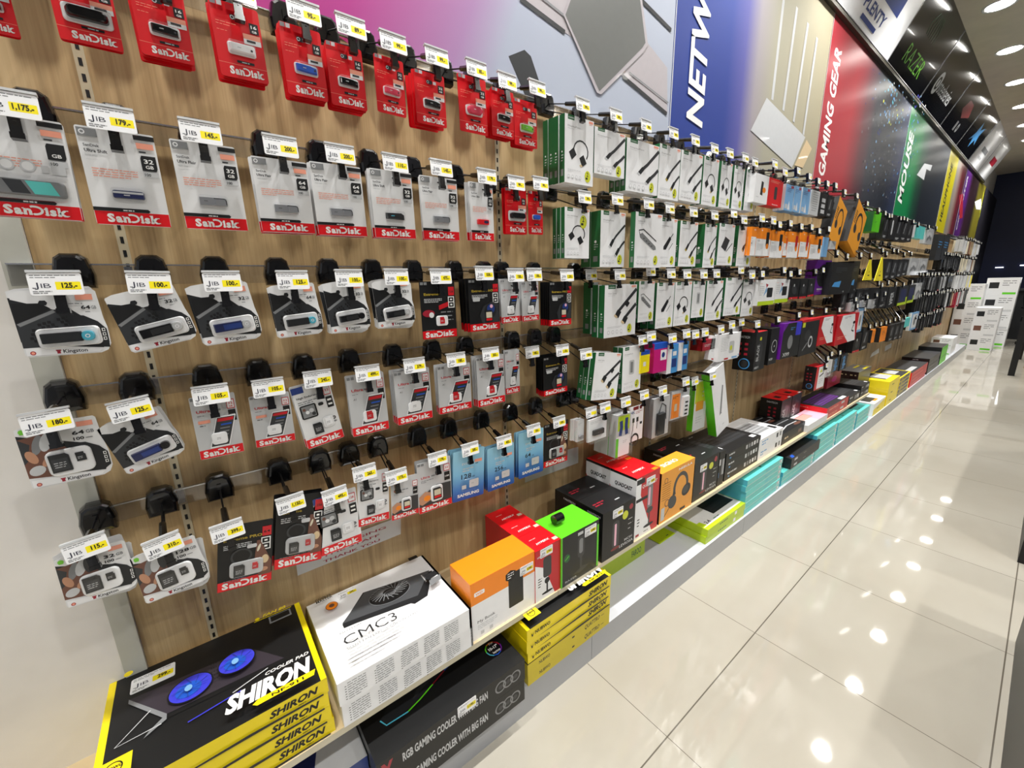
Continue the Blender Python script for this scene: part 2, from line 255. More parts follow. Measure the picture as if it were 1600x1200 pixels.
(3,'circle',-0.93,2.5537,0.8498,0.115,0.2074,0.0031,0.1,1,2.5952,1.1081,None),
(3,'purplebox',-0.92,2.6925,0.8666,0.2796,0.2086,-0.0207,0.07,1,2.8666,1.1167,None),
(3,'redtop',-0.92,2.9788,0.8462,0.3164,0.2279,-0.0058,0.08,1,3.0793,1.1196,None),
(3,'redwhite',-0.92,3.3101,0.8795,0.3304,0.1925,-0.0083,0.04,1,3.3429,1.1171,None),
(3,'redwhite',-0.92,3.6896,0.8387,0.5232,0.2192,-0.005,0.05,1,3.6306,1.1058,None),
(3,'clearbag',-0.9208,3.95,1.073,0.0979,0.067,0,0.0478,2,3.9989,1.1644,None),
(3,'palepack',-0.93,4.2283,0.8892,0.1618,0.1903,0.0012,0.03,2,4.1073,1.1094,None),
(3,'mouse',-0.94,4.2834,0.714,0.1985,0.1586,-0.0247,0.05,2,4.3915,1.0696,None),
(3,'clearbag',-0.9276,4.2954,1.0892,0.0849,0.0508,0,0.0401,2,4.3379,1.171,None),
(3,'darkpack',-0.94,4.5277,0.7074,0.2031,0.1848,-0.0031,0.05,2,4.6536,0.9078,None),
(3,'clearbag',-0.9261,4.5815,1.0639,0.0736,0.0761,0,0.0327,2,4.6183,1.1774,None),
(3,'orangeflat',-0.93,4.7778,0.7494,0.1103,0.1146,-0.0215,0.04,1,4.7892,0.9148,None),
(3,'clearbag',-0.9331,4.8911,1.0678,0.0971,0.0722,0,0.0461,2,4.9397,1.1788,None),
(3,'orangeflat',-0.93,5.0824,0.7241,0.2343,0.138,-0.0213,0.04,1,4.9718,0.9069,None),
(3,'darkpack',-0.93,5.4474,0.6934,0.1963,0.1627,-0.0071,0.04,2,5.161,0.9048,None),
(3,'darkpack',-0.93,5.6672,0.6844,0.2095,0.1679,-0.007,0.04,2,5.3079,0.9064,None),
(3,'darkpack',-0.93,5.9017,0.6748,0.1738,0.175,-0.0022,0.04,2,5.5125,0.9109,None),
(3,'tealpack',-0.93,6.0785,0.7827,0.2617,0.0976,-0.0027,0.03,1,5.7117,0.9039,None),
(3,'palepack',-0.93,6.3911,0.7217,0.4045,0.1983,-0.0049,0.03,1,5.9745,0.9065,None),
(3,'black',-0.9378,6.5,0.8909,0.0875,0.1891,0,0.0309,2,6.5437,1.1034,None),
(3,'mouse',-0.9386,6.6255,0.8916,0.0764,0.1884,0,0.047,2,6.6637,1.1058,None),
(3,'mouse',-0.932,6.7515,0.8746,0.0709,0.2054,0,0.0336,2,6.787,1.1182,None),
(3,'darkwhite',-0.9328,6.8812,0.8931,0.0847,0.1869,0,0.038,2,6.9235,1.1195,None),
(3,'darkwhite',-0.9308,7.0281,0.9114,0.0803,0.1686,0,0.0339,2,7.0682,1.1058,None),
(3,'darkpack',-0.9372,7.1452,0.8818,0.0861,0.1982,0,0.0422,2,7.1883,1.11,None),
(3,'char',-0.9318,7.2688,0.8931,0.1037,0.1869,0,0.0441,2,7.3206,1.1029,None),
(3,'darkpack',-0.9223,7.4186,0.8655,0.0859,0.2145,0,0.0348,2,7.4615,1.109,None),
(3,'darkpack',-0.9375,7.5421,0.8992,0.0833,0.1808,0,0.031,2,7.5837,1.1151,None),
(3,'mouse',-0.9208,7.6664,0.8726,0.1015,0.2074,0,0.0398,2,7.7171,1.1121,None),
(3,'darkwhite',-0.9389,7.7991,0.901,0.0835,0.179,0,0.0387,2,7.8408,1.1036,None),
(3,'darkpack',-0.9299,7.9373,0.9189,0.0742,0.1611,0,0.0396,2,7.9744,1.1054,None),
(3,'mouse',-0.9304,8.0619,0.8996,0.0832,0.1804,0,0.037,2,8.1035,1.1139,None),
(3,'char',-0.9341,8.1904,0.9147,0.1001,0.1653,0,0.047,2,8.2404,1.1041,None),
(3,'char',-0.9252,8.3361,0.9095,0.0834,0.1705,0,0.0447,2,8.3777,1.117,None),
(3,'darkwhite',-0.9312,8.4716,0.8719,0.1069,0.2081,0,0.0389,2,8.525,1.1146,None),
(3,'whitebook',-0.9279,8.6223,0.8768,0.1028,0.2032,0,0.0442,2,8.6737,1.109,None),
(3,'darkpack',-0.9382,8.7746,0.8706,0.0762,0.2094,0,0.0438,2,8.8127,1.1139,None),
(3,'darkpack',-0.9226,8.8936,0.8673,0.094,0.2127,0,0.039,2,8.9406,1.1181,None),
(3,'brownbox',-0.9359,9.2,0.8683,0.1256,0.1917,0,0.0398,2,9.2628,1.0827,None),
(3,'wine',-0.9311,9.3843,0.8714,0.1079,0.1886,0,0.0482,2,9.4382,1.09,None),
(3,'wine',-0.9204,9.5404,0.8214,0.1195,0.2386,0,0.0475,2,9.6001,1.0887,None),
(3,'whitebook',-0.92,9.7063,0.8516,0.1125,0.2084,0,0.0345,2,9.7626,1.0992,None),
(3,'wine',-0.9239,9.8704,0.8268,0.1012,0.2332,0,0.0359,2,9.9209,1.0864,None),
(3,'dgrey',-0.937,10.0438,0.8423,0.1004,0.2177,0,0.0304,2,10.094,1.0991,None),
(3,'whitebook',-0.9207,10.1843,0.8587,0.1393,0.2013,0,0.0373,2,10.2539,1.0919,None),
(3,'wine',-0.9332,10.3832,0.8541,0.1095,0.2059,0,0.031,2,10.438,1.0918,None),
(3,'dgrey',-0.93,10.5365,0.8397,0.1125,0.2203,0,0.0445,2,10.5928,1.0881,None),
(3,'dgrey',-0.9238,10.6902,0.8252,0.1015,0.2348,0,0.0349,2,10.7409,1.0844,None),
(4,'silverdongle',-0.97,1.0352,0.7684,0.0366,0.0801,-0.0273,0.01,3,1.0953,0.8709,None),
(4,'whitedongle',-0.95,1.0748,0.7615,0.1004,0.0859,-0.0032,0.004,2,1.1489,0.8814,None),
(4,'greencable',-0.94,1.2211,0.6622,0.0859,0.172,-0.0263,0.035,3,1.2557,0.8846,None),
(4,'fourk',-0.96,1.3346,0.6903,0.0873,0.1485,-0.0033,0.004,2,1.4028,0.8812,None),
(4,'blackbar',-0.95,1.4771,0.6734,0.1219,0.1752,-0.0033,0.02,2,1.5187,0.8813,None),
(4,'whitehub',-0.96,1.6246,0.7184,0.1508,0.133,-0.0381,0.015,1,1.7154,0.8862,None),
(4,'tallgreen',-0.97,1.8489,0.6091,0.1171,0.2531,-0.0041,0.03,1,1.8126,0.8717,None),
(4,'tplink',-0.93,2.0269,0.549,0.1291,0.3691,0.3519,0.045,1,1.8976,0.8895,None),
(4,'redblackbox',-0.92,3.3858,0.5534,0.1979,0.1706,-0.0267,0.07,1,3.5417,0.7177,None),
(4,'silverdongle',-0.93,3.6359,0.6099,0.1191,0.1233,-0.0076,0.02,2,3.5845,0.7621,None),
(4,'logi',-0.93,3.7576,0.6256,0.1723,0.1157,-0.0063,0.04,1,3.6574,0.7861,None),
(4,'pinkpad',-0.99,3.9503,0.456,0.3383,0.1247,-0.0077,0.02,1,4.3281,0.71,None),
(4,'logi',-0.93,3.9637,0.6104,0.1683,0.1259,-0.0054,0.04,1,3.8571,0.7721,None),
(4,'darkwhite',-0.9361,6.6,0.7079,0.0733,0.1201,0,0.0457,2,6.6367,0.8665,None),
(4,'mouse',-0.927,6.7403,0.7015,0.0725,0.1265,0,0.0348,2,6.7765,0.8509,None),
(4,'darkpack',-0.9342,6.8704,0.699,0.0858,0.129,0,0.0342,2,6.9132,0.8653,None),
(4,'darkwhite',-0.9293,7.0319,0.6449,0.0802,0.1831,0,0.0338,2,7.072,0.8532,None),
(4,'darkpack',-0.9228,7.1661,0.6601,0.093,0.1679,0,0.032,2,7.2126,0.867,None),
(4,'char',-0.9234,7.3218,0.6902,0.0644,0.1378,0,0.0423,2,7.354,0.8616,None),
(4,'darkwhite',-0.9268,7.4743,0.6758,0.0949,0.1522,0,0.0456,2,7.5217,0.8553,None),
(4,'char',-0.9292,7.6664,0.6915,0.0777,0.1365,0,0.0393,2,7.7053,0.8631,None),
(4,'mouse',-0.9215,7.798,0.6477,0.0738,0.1803,0,0.0437,2,7.8349,0.8566,None),
(4,'palepack',-0.933,7.9611,0.6909,0.0627,0.1371,0,0.0499,2,7.9924,0.856,None),
(4,'black',-0.925,8.0953,0.6821,0.0634,0.1459,0,0.0341,2,8.127,0.8539,None),
(4,'mouse',-0.9293,8.2524,0.6335,0.0894,0.1945,0,0.0384,2,8.2971,0.8671,None),
(4,'mouse',-0.9203,8.437,0.6365,0.098,0.1915,0,0.0394,2,8.486,0.8606,None),
(4,'darkpack',-0.9381,8.5867,0.6932,0.0983,0.1348,0,0.0444,2,8.6359,0.8553,None),
]
STAND = [
('shiron',-0.834,-0.268,0.35,0.377,0.285,0.152,0,4,1,'cooler_carton','yellow and black cooler carton on the shelf end','box',('T',0.2,0.85,'299.-',1.3)),
('cmc',-0.826,0.1251,0.35,0.35,0.295,0.1269,0,2,1,'cooling_pad_carton','white cooling pad carton with fan picture','box',('T',0.3,0.93,'599.-',0.9)),
('mybook',-0.838,0.483,0.35,0.232,0.11,0.1886,0,1,1,'hard_drive_carton','orange-topped white hard drive carton beside the white cooling pad cartons','box',('F',0.86,0.75,'3,590-',0.9)),
('duocast',-0.835,0.7151,0.35,0.1097,0.27,0.1856,0,1,3,'microphone_carton','red topped microphone carton beside the green one','box',('F',0.42,0.9,'1,790.-',0.9)),
('seiren',-0.83,0.8228,0.35,0.1808,0.13,0.1872,0,1,1,'microphone_carton','black microphone carton with bright green top and small speaker on it','box',('F',0.76,0.86,'1,690.-',1)),
('leviosa',-0.83,1.0244,0.35,0.187,0.24,0.1955,0,1,2,'microphone_carton','black microphone carton left of the red and white ones','box',('F',0.44,0.88,'1,990.-',1)),
('quadcast',-0.838,1.2229,0.35,0.1536,0.25,0.2635,0,1,2,'microphone_carton','tall red and white microphone carton','box',('F',0.6,0.86,'4,590.-',1)),
('nebula',-0.838,1.3908,0.35,0.2539,0.09,0.2288,0,1,1,'headset_carton','orange carton with large black headphone picture on the shelf','box',None),
('leviosa',-0.842,1.6583,0.35,0.2206,0.26,0.1888,0,1,2,'microphone_carton','black microphone carton right of the orange headset carton','box',('F',0.35,0.8,'1,990.-',1)),
('kbblack2',-0.845,1.8917,0.35,0.0575,0.22,0.1806,0,1,1,'keyboard_carton','narrow black spec-printed carton squeezed beside the black keyboard stack','box',None),
('kbblack',-0.848,1.9686,0.35,0.3933,0.25,0.1499,0,3,1,'keyboard_carton','black keyboard carton with printed icons on its edge','box',None),
('kbwhite',-0.846,2.3519,0.35,0.318,0.24,0.1236,0,2,1,'keyboard_carton','white keyboard carton on the shelf','box',None),
('kbdark',-0.85,2.6916,0.35,0.3702,0.115,0.0719,0,1,1,'keyboard_carton','low charcoal keyboard carton with brown picture beside the pink one','box',None),
('kbdark',-0.97,2.66,0.35,0.31,0.12,0.07,0,1,1,'keyboard_carton','low charcoal carton at the back beside the red-topped headset cartons','box',None),
('kbpink',-0.83,3.0523,0.35,0.3874,0.135,0.0476,0,1,1,'keyboard_carton','white and pink keyboard carton on the shelf','box',None),
('kbred',-0.835,3.43,0.35,0.5,0.22,0.085,0,2,1,'keyboard_carton','red keyboard carton with dark printed top','box',None),
('kbblack2',-0.84,3.97,0.35,0.3,0.22,0.07,0,1,1,'keyboard_carton','black keyboard carton just beyond the red keyboard cartons','box',None),
('kbblack2',-0.84,4.29,0.35,0.25,0.22,0.1,0,2,1,'keyboard_carton','black keyboard carton at the far end of the shelf','box',None),
('fanbox',-0.97,2.98,0.35,0.17,0.13,0.2,0,1,1,'headset_carton','red-topped dark headset carton at the back of the shelf,left one of two','box',None),
('fanbox',-0.97,3.16,0.35,0.17,0.13,0.2,0,1,1,'headset_carton','red-topped dark headset carton at the back of the shelf,right one of two','box',None),
('blueprint',-0.84,-0.25,0.105,0.42,0.25,0.11,0,1,1,'cooler_carton','navy and white printed carton on the plinth below the yellow stack','box',None),
('rgbcool',-0.775,0.1722,0.105,0.446,0.3,0.1484,0,2,1,'cooler_carton','black gaming cooler carton on the plinth','box',('F',0.55,0.75,'1,190.-',1)),
('shiron',-0.797,0.647,0.105,0.3909,0.28,0.2113,0,5,1,'cooler_carton_low','yellow and black cooler carton on the low plinth','box',None),
('limeflat',-0.958,1.1369,0.105,0.3497,0.15,0.0777,0,1,1,'keyboard_carton','flat lime green carton under the shelf behind the bare plinth','box',None),
('limeflat',-0.95,1.598,0.105,0.1341,0.15,0.0059,0,2,1,'keyboard_carton','lime green carton tucked behind the lime keyboard cartons','box',None),
('kblime',-0.81,1.7698,0.105,0.393,0.2,0.0766,0.0,2,1,'keyboard_carton','lime green keyboard carton with black keyboard picture on the plinth','box',None),
('kbteal',-0.81,2.1568,0.105,0.4654,0.24,0.2034,0,6,1,'keyboard_carton','turquoise keyboard carton,nearest such stack','box',None),
('kbteal',-0.81,2.66,0.105,0.54,0.24,0.09,0,3,1,'keyboard_carton','turquoise keyboard carton beneath black ones','box',None),
('kbblackteal',-0.8,2.74,0.195,0.5,0.22,0.07,0,2,1,'keyboard_carton','black keyboard carton lying on the second turquoise stack','box',None),
('kbteal',-0.81,3.2062,0.105,0.433,0.24,0.1876,0,5,1,'keyboard_carton','turquoise keyboard carton,third such stack','box',None),
('kbteal',-0.81,3.6645,0.105,0.4707,0.24,0.176,0,5,1,'keyboard_carton','turquoise keyboard carton,fourth such stack','box',None),
('kbteal',-0.81,4.1727,0.105,0.3837,0.24,0.1398,0,4,1,'keyboard_carton','turquoise keyboard carton,farthest such stack','box',None),
('whiteyellow',-0.81,4.695,0.105,0.4136,0.14,0.1175,0,1,1,'network_carton','white and yellow carton between the turquoise and yellow stacks','box',None),
('yellowwin',-0.81,5.1663,0.105,0.4219,0.26,0.2423,0,3,1,'accessory_carton','yellow carton,nearer of the two yellow stacks','box',None),
('yellowdark',-0.81,5.6146,0.105,0.527,0.26,0.2065,0,5,1,'accessory_carton','yellow carton,farther of the two yellow stacks','box',None),
('redstack',-0.81,6.2278,0.105,0.9365,0.26,0.1729,0,4,1,'accessory_carton','red carton in the stack beyond the yellow ones','box',None),
('darkstack',-0.81,7.2542,0.105,0.8071,0.26,0.1993,0,4,1,'accessory_carton','dark grey carton in the stack beside the red ones','box',None),
('greenstack',-0.81,8.1366,0.105,0.5377,0.24,0.2458,0,2,1,'accessory_carton','bright green carton near the far end of the plinth','box',None),
('brownstack',-0.96,4.72,0.105,0.42,0.14,0.38,0,5,2,'accessory_carton','dark maroon carton against the wood wall','box',None),
('whitebig',-0.83,9.3,0.105,0.5,0.24,0.26,0,2,1,'printer_carton','white carton standing far along the plinth','box',None),
('whitebig',-0.4,11.9,0,0.4,0.4,1.25,0,4,1,'printer_carton','white printer carton,right-hand tall stack','box',None),
('whitebig',-0.78,11.5,0,0.45,0.33,1.15,0,4,1,'printer_carton','white printer carton,left-hand stack','box',None),
('whitebig',-0.5,11.05,0,0.4,0.3,0.75,0,3,1,'printer_carton','white printer carton,low front stack at the far end','box',None),
]
NOTES = [
([(0.1176,0.5749),(0.4128,0.5768),(0.4184,0.6375),(0.1194,0.6358)],['PACKAGING','THE STAFF','THANK YOU'],'large pale notice with faint red words taped below the fifth hook row'),
([(0.9195,0.5847),(1.2158,0.5796),(1.2143,0.6535),(0.9213,0.6748)],None,'pale paper notice below the blue memory card packs'),
([(5.8946,0.4511),(6.2677,0.4649),(6.2269,0.522),(5.9436,0.4957)],None,'small white notice on the wood,left of two near the far stacks'),
([(6.5469,0.4477),(6.8547,0.4606),(6.8418,0.5182),(6.5293,0.5118)],None,'small white notice on the wood,right of two near the far stacks'),
]
# ------------------------------------------------------------------ materials
MATS = {}
def lin(c): return tuple(((x/255)/12.92 if x/255 <= .04045 else ((x/255+.055)/1.055)**2.4) for x in c)
def newmat(name):
    m = bpy.data.materials.new(name); m.use_nodes = True
    return m, m.node_tree.nodes, m.node_tree.links, m.node_tree.nodes['Principled BSDF']
def mat(name, rgb, rough=.45, metal=0, coat=0, noise=.04, emit=0, scale=40):
    if name in MATS: return MATS[name]
    m, N, L, b = newmat(name)
    c = lin(rgb)
    if noise:
        tc = N.new('ShaderNodeTexCoord'); t = N.new('ShaderNodeTexNoise'); t.inputs['Scale'].default_value = scale
        L.new(tc.outputs['Object'], t.inputs['Vector'])
        mx = N.new('ShaderNodeMix'); mx.data_type = 'RGBA'
        mx.inputs[6].default_value = (*[x*(1-noise) for x in c], 1); mx.inputs[7].default_value = (*[min(1, x*(1+noise)) for x in c], 1)
        L.new(t.outputs['Fac'], mx.inputs[0]); L.new(mx.outputs[2], b.inputs['Base Color'])
    else: b.inputs['Base Color'].default_value = (*c, 1)
    b.inputs['Roughness'].default_value = rough; b.inputs['Metallic'].default_value = metal
    b.inputs['Coat Weight'].default_value = coat
    if emit:
        b.inputs['Emission Color'].default_value = (*c, 1); b.inputs['Emission Strength'].default_value = emit
    MATS[name] = m; return m
def ramp(N, stops):
    r = N.new('ShaderNodeValToRGB'); e = r.color_ramp.elements
    while len(e) < len(stops): e.new(.5)
    for k, (p, c) in enumerate(stops): e[k].position = p; e[k].color = (*lin(c), 1)
    return r
def gradmat(name, axis, a, b_, stops, rough=.4, tilt=0):
    """a printed colour gradient along an object axis"""
    if name in MATS: return MATS[name]
    m, N, L, b = newmat(name)
    tc = N.new('ShaderNodeTexCoord'); sx = N.new('ShaderNodeSeparateXYZ'); L.new(tc.outputs['Object'], sx.inputs[0])
    src = sx.outputs[axis]
    if tilt:
        mm = N.new('ShaderNodeMath'); mm.operation = 'MULTIPLY_ADD'; L.new(sx.outputs[1-axis], mm.inputs[0]); mm.inputs[1].default_value = tilt; L.new(src, mm.inputs[2]); src = mm.outputs[0]
    mr = N.new('ShaderNodeMapRange'); mr.inputs[1].default_value = a; mr.inputs[2].default_value = b_; L.new(src, mr.inputs[0])
    r = ramp(N, stops); L.new(mr.outputs[0], r.inputs[0]); L.new(r.outputs[0], b.inputs['Base Color'])
    b.inputs['Roughness'].default_value = rough; MATS[name] = m; return m
def plastic(name='clear_plastic', tint=(255, 255, 255), base=.025):
    if name in MATS: return MATS[name]
    m, N, L, b = newmat(name)
    out = N['Material Output']; tr = N.new('ShaderNodeBsdfTransparent'); tr.inputs[0].default_value = (*lin(tint), 1)
    gl = N.new('ShaderNodeBsdfGlossy'); gl.inputs['Roughness'].default_value = .08
    lw = N.new('ShaderNodeLayerWeight'); lw.inputs[0].default_value = .25
    mp = N.new('ShaderNodeMapRange'); mp.inputs[3].default_value = base; mp.inputs[4].default_value = .35; L.new(lw.outputs['Facing'], mp.inputs[0])
    ms = N.new('ShaderNodeMixShader'); L.new(mp.outputs[0], ms.inputs[0]); L.new(tr.outputs[0], ms.inputs[1]); L.new(gl.outputs[0], ms.inputs[2])
    L.new(ms.outputs[0], out.inputs[0]); MATS[name] = m; return m
RGB = dict(slate=(104, 106, 104), plank=(176, 170, 174), red=(222, 6, 22), red2=(196, 22, 34), dred=(120, 8, 14), white=(238, 238, 236), paper=(228, 229, 230), lgrey=(196, 198, 200), grey=(128, 130, 132),
    dgrey=(50, 52, 55), char=(28, 30, 33), black=(11, 12, 14), yellow=(250, 232, 22), tagw=(240, 241, 243), ink=(40, 42, 60), orange=(247, 140, 22), salmon=(240, 160, 135),
    blue=(28, 84, 190), navy=(24, 34, 84), pink=(222, 62, 92), green=(120, 205, 60), cyan=(80, 180, 205), teal=(96, 206, 200), gold=(176, 152, 50), ugreen=(22, 92, 48),
    badge=(206, 212, 50), brown=(110, 72, 58), tan=(214, 190, 150), wine=(160, 30, 50), shiron=(240, 216, 12), lime=(186, 214, 30), brightgreen=(95, 205, 30), purple=(104, 24, 150),
    magenta=(200, 20, 120), lblue=(120, 170, 215), sky=(70, 150, 215), cream=(214, 206, 182), hand=(190, 140, 110), wdorange=(250, 140, 20), nebula=(238, 160, 46),
    lpink=(240, 185, 205), razer=(110, 190, 50), dblue=(36, 60, 130), indigo=(58, 60, 200))
def M(n):
    if n in MATS: return MATS[n]
    if n == 'gloss': return mat('gloss', (12, 12, 14), .18, coat=.5, noise=0)
    if n == 'rod': return mat('rod', (24, 24, 26), .3, .4, noise=0)
    if n == 'chrome': return mat('chrome', (200, 202, 206), .22, .9, noise=0)
    if n == 'silver': return mat('silver', (190, 192, 196), .3, .8, noise=0)
    if n == 'clear': return plastic('clear')
    if n == 'bag': return plastic('bag', (225, 228, 232), .16)
    return mat(n, RGB[n], .45 if sum(RGB[n]) < 120 else .38, coat=0 if sum(RGB[n]) < 120 else .1)

# ------------------------------------------------------------------ mesh builder
TXT = {}
def text_geo(s, off=0.0, shear=0.0):
    k = (s, off, shear)
    if k in TXT: return TXT[k]
    if not s.strip(): return ([], [], 0, 1, 0, 1)
    cu = bpy.data.curves.new('t', 'FONT'); cu.body = s; cu.size = 1; cu.offset = off; cu.resolution_u = 2; cu.shear = shear
    ob = bpy.data.objects.new('t', cu); C.objects.link(ob)
    bpy.context.view_layer.update()
    me = bpy.data.meshes.new_from_object(ob)
    vs = [(v.co.x, v.co.y) for v in me.vertices]; fs = [tuple(p.vertices) for p in me.polygons]
    bpy.data.objects.remove(ob); bpy.data.meshes.remove(me); bpy.data.curves.remove(cu)
    x0 = min(v[0] for v in vs); x1 = max(v[0] for v in vs); y0 = min(v[1] for v in vs); y1 = max(v[1] for v in vs)
    TXT[k] = (vs, fs, x0, x1, y0, y1); return TXT[k]
class MB:
    def __init__(s): s.v = []; s.f = []; s.mi = []; s.mats = []; s.M = None; s.z = 0.0; s.e = .00004; s.hold = False
    def mid(s, m):
        if m not in s.mats: s.mats.append(m)
        return s.mats.index(m)
    def add(s, vs, fs, m):
        b = len(s.v)
        if s.M is not None: vs = [tuple(s.M @ Vector(v)) for v in vs]
        s.v += vs; k = s.mid(m)
        for f in fs: s.f.append(tuple(b+i for i in f)); s.mi.append(k)
    def box(s, x0, x1, y0, y1, z0, z1, m, fm=None):
        """fm: other colours for faces, keys -x +x -y +y -z +z"""
        v = [(x, y, z) for x in (x0, x1) for y in (y0, y1) for z in (z0, z1)]
        F = {'-x': (0, 1, 3, 2), '+x': (4, 6, 7, 5), '-y': (0, 4, 5, 1), '+y': (2, 3, 7, 6), '-z': (0, 2, 6, 4), '+z': (1, 5, 7, 3)}
        b = len(s.v)
        if s.M is not None: v = [tuple(s.M @ Vector(q)) for q in v]
        s.v += v
        for k, f in F.items(): s.f.append(tuple(b+i for i in f)); s.mi.append(s.mid((fm or {}).get(k, m)))
    def prism(s, pts, z0, z1, m, side=None):
        n = len(pts); v = [(x, y, z0) for x, y in pts]+[(x, y, z1) for x, y in pts]
        s.add(v, [tuple(range(n, 2*n)), tuple(range(n-1, -1, -1))], m)
        s.add(v, [(i, (i+1) % n, n+(i+1) % n, n+i) for i in range(n)], side or m)
    def loft(s, rings, m, caps=True):
        n = len(rings[0]); v = [p for r in rings for p in r]; f = []
        for k in range(len(rings)-1):
            for i in range(n): f.append((k*n+i, k*n+(i+1) % n, (k+1)*n+(i+1) % n, (k+1)*n+i))
        if caps: f += [tuple(range(n-1, -1, -1)), tuple(range((len(rings)-1)*n, len(rings)*n))]
        s.add(v, f, m)
    def puff(s, pts, z0, h, m, inset=.15, steps=3):
        """raised, soft-shouldered solid over an outline"""
        cx = sum(p[0] for p in pts)/len(pts); cy = sum(p[1] for p in pts)/len(pts)
        R = []
        for k in range(steps+1):
            a = k/steps*math.pi/2; q = 1-inset*(1-math.cos(a)); R.append([(cx+(x-cx)*q, cy+(y-cy)*q, z0+h*math.sin(a)) for x, y in pts])
        s.loft(R, m)
    def tube(s, p, q, r, m, n=8, r2=None):
        p = Vector(p); q = Vector(q); d = (q-p).normalized(); a = d.orthogonal().normalized(); b = d.cross(a)
        R = [[tuple(c+(a*math.cos(t)+b*math.sin(t))*rr) for t in [2*math.pi*i/n for i in range(n)]] for c, rr in ((p, r), (q, r2 or r))]
        s.loft(R, m)
    # flat printing: every call lies a hair above the last
    def pl(s, pts, m): s.z += 0 if s.hold else s.e; s.add([(x, y, s.z) for x, y in pts], [tuple(range(len(pts)))], m)
    def rect(s, x0, y0, x1, y1, m): s.pl([(x0, y0), (x1, y0), (x1, y1), (x0, y1)], m)
    def rr(s, x0, y0, x1, y1, r, m): s.pl(rrect(x0, y0, x1, y1, r), m)
    def disc(s, x, y, r, m, n=16, ry=None, rot=0):
        ry = ry or r; c, q = math.cos(rot), math.sin(rot)
        s.pl([(x+r*math.cos(t)*c-ry*math.sin(t)*q, y+r*math.cos(t)*q+ry*math.sin(t)*c) for t in [2*math.pi*i/n for i in range(n)]], m)
    def ring(s, x, y, r0, r1, m, n=24):
        s.z += 0 if s.hold else s.e; v = []
        for i in range(n):
            t = 2*math.pi*i/n; v += [(x+r0*math.cos(t), y+r0*math.sin(t), s.z), (x+r1*math.cos(t), y+r1*math.sin(t), s.z)]
        s.add(v, [(2*i, 2*i+1, (2*i+3) % (2*n), (2*i+2) % (2*n)) for i in range(n)], m)
    def stroke(s, pts, w, m):
        s.z += 0 if s.hold else s.e; L = []; n = len(pts)
        for i, (x, y) in enumerate(pts):
            a = pts[max(0, i-1)]; b = pts[min(n-1, i+1)]; dx, dy = b[0]-a[0], b[1]-a[1]; l = math.hypot(dx, dy) or 1
            L.append(((x-dy/l*w/2, y+dx/l*w/2, s.z), (x+dy/l*w/2, y-dx/l*w/2, s.z)))
        s.add([p for q in L for p in q], [(2*i, 2*i+1, 2*i+3, 2*i+2) for i in range(n-1)], m)
    def text(s, t, x, y, h, m, w=None, rot=0, bold=.02, shear=0, center=False):
        """cap height h, optional fitted width w, lower-left at x,y"""
        vs, fs, x0, x1, y0, y1 = text_geo(t, bold, shear)
        sy = h/.72; sx = sy if w is None else w/(x1-x0)
        s.z += 0 if s.hold else s.e; c, q = math.cos(rot), math.sin(rot)
        ox = (x1-x0)*sx/2 if center else 0
        P = [((a-x0)*sx-ox, b*sy) for a, b in vs]
        s.add([(x+a*c-b*q, y+a*q+b*c, s.z) for a, b in P], fs, m)
    def small(s, x, y, w, n, lh, m, seed=1, th=.35):
        """lines of fine print as little word bars"""
        r = random.Random(seed); s.z += 0 if s.hold else s.e; v = []; f = []
        for k in range(n):
            cx = x; end = x+w*(1 if k < n-1 else r.uniform(.4, .9))
            while cx < end-.0005:
                ww = min(r.uniform(.9, 2.6)*lh, end-cx); yy = y-k*lh; b = len(v)
                v += [(cx, yy, s.z), (cx+ww, yy, s.z), (cx+ww, yy+lh*th, s.z), (cx, yy+lh*th, s.z)]; f.append((b, b+1, b+2, b+3)); cx += ww+lh*.35
        s.add(v, f, m)
    def face(s, which, w, d, h):
        """set the drawing frame on a shelf box face; local x along the front, y to the back, z up"""
        if which == 'front': s.M = Matrix(((1, 0, 0, 0), (0, 0, -1, 0), (0, 1, 0, 0), (0, 0, 0, 1)))
        if which == 'top': s.M = Matrix(((1, 0, 0, 0), (0, 1, 0, 0), (0, 0, 1, h), (0, 0, 0, 1)))
        if which == 'side': s.M = Matrix(((0, 0, -1, 0), (-1, 0, 0, d), (0, 1, 0, 0), (0, 0, 0, 1)))
        s.z = 0
    def mesh(s, name, smooth=False):
        me = bpy.data.meshes.new(name); me.from_pydata([tuple(map(float, v)) for v in s.v], [], s.f)
        for m in s.mats: me.materials.append(M(m) if isinstance(m, str) else m)
        me.polygons.foreach_set('material_index', s.mi)
        if smooth: me.polygons.foreach_set('use_smooth', [True]*len(s.f))
        me.update(); return me
def rrect(x0, y0, x1, y1, r, n=3):
    P = []
    for cx, cy, a in ((x1-r, y0+r, -90), (x1-r, y1-r, 0), (x0+r, y1-r, 90), (x0+r, y0+r, 180)):
        for k in range(n+1):
            t = math.radians(a+90*k/n); P.append((cx+r*math.cos(t), cy+r*math.sin(t)))
    return P
def ob(name, me, parent=None, mtx=None):
    o = bpy.data.objects.new(name, me); C.objects.link(o)
    if parent is not None: o.parent = parent
    if mtx is not None: o.matrix_local = mtx
    return o
def tag(o, label, cat, group=None, kind=None):
    o['label'] = label; o['category'] = cat
    if group: o['group'] = group
    if kind: o['kind'] = kind
    return o
def thing(name, label, cat, mtx, group=None):
    o = bpy.data.objects.new(name, None); o.empty_display_size = .02; C.objects.link(o); o.matrix_world = mtx
    return tag(o, label, cat, group)
def struct(name, me, mtx=None, parent=None):
    o = ob(name, me, parent, mtx)
    if parent is None: o['kind'] = 'structure'
    return o
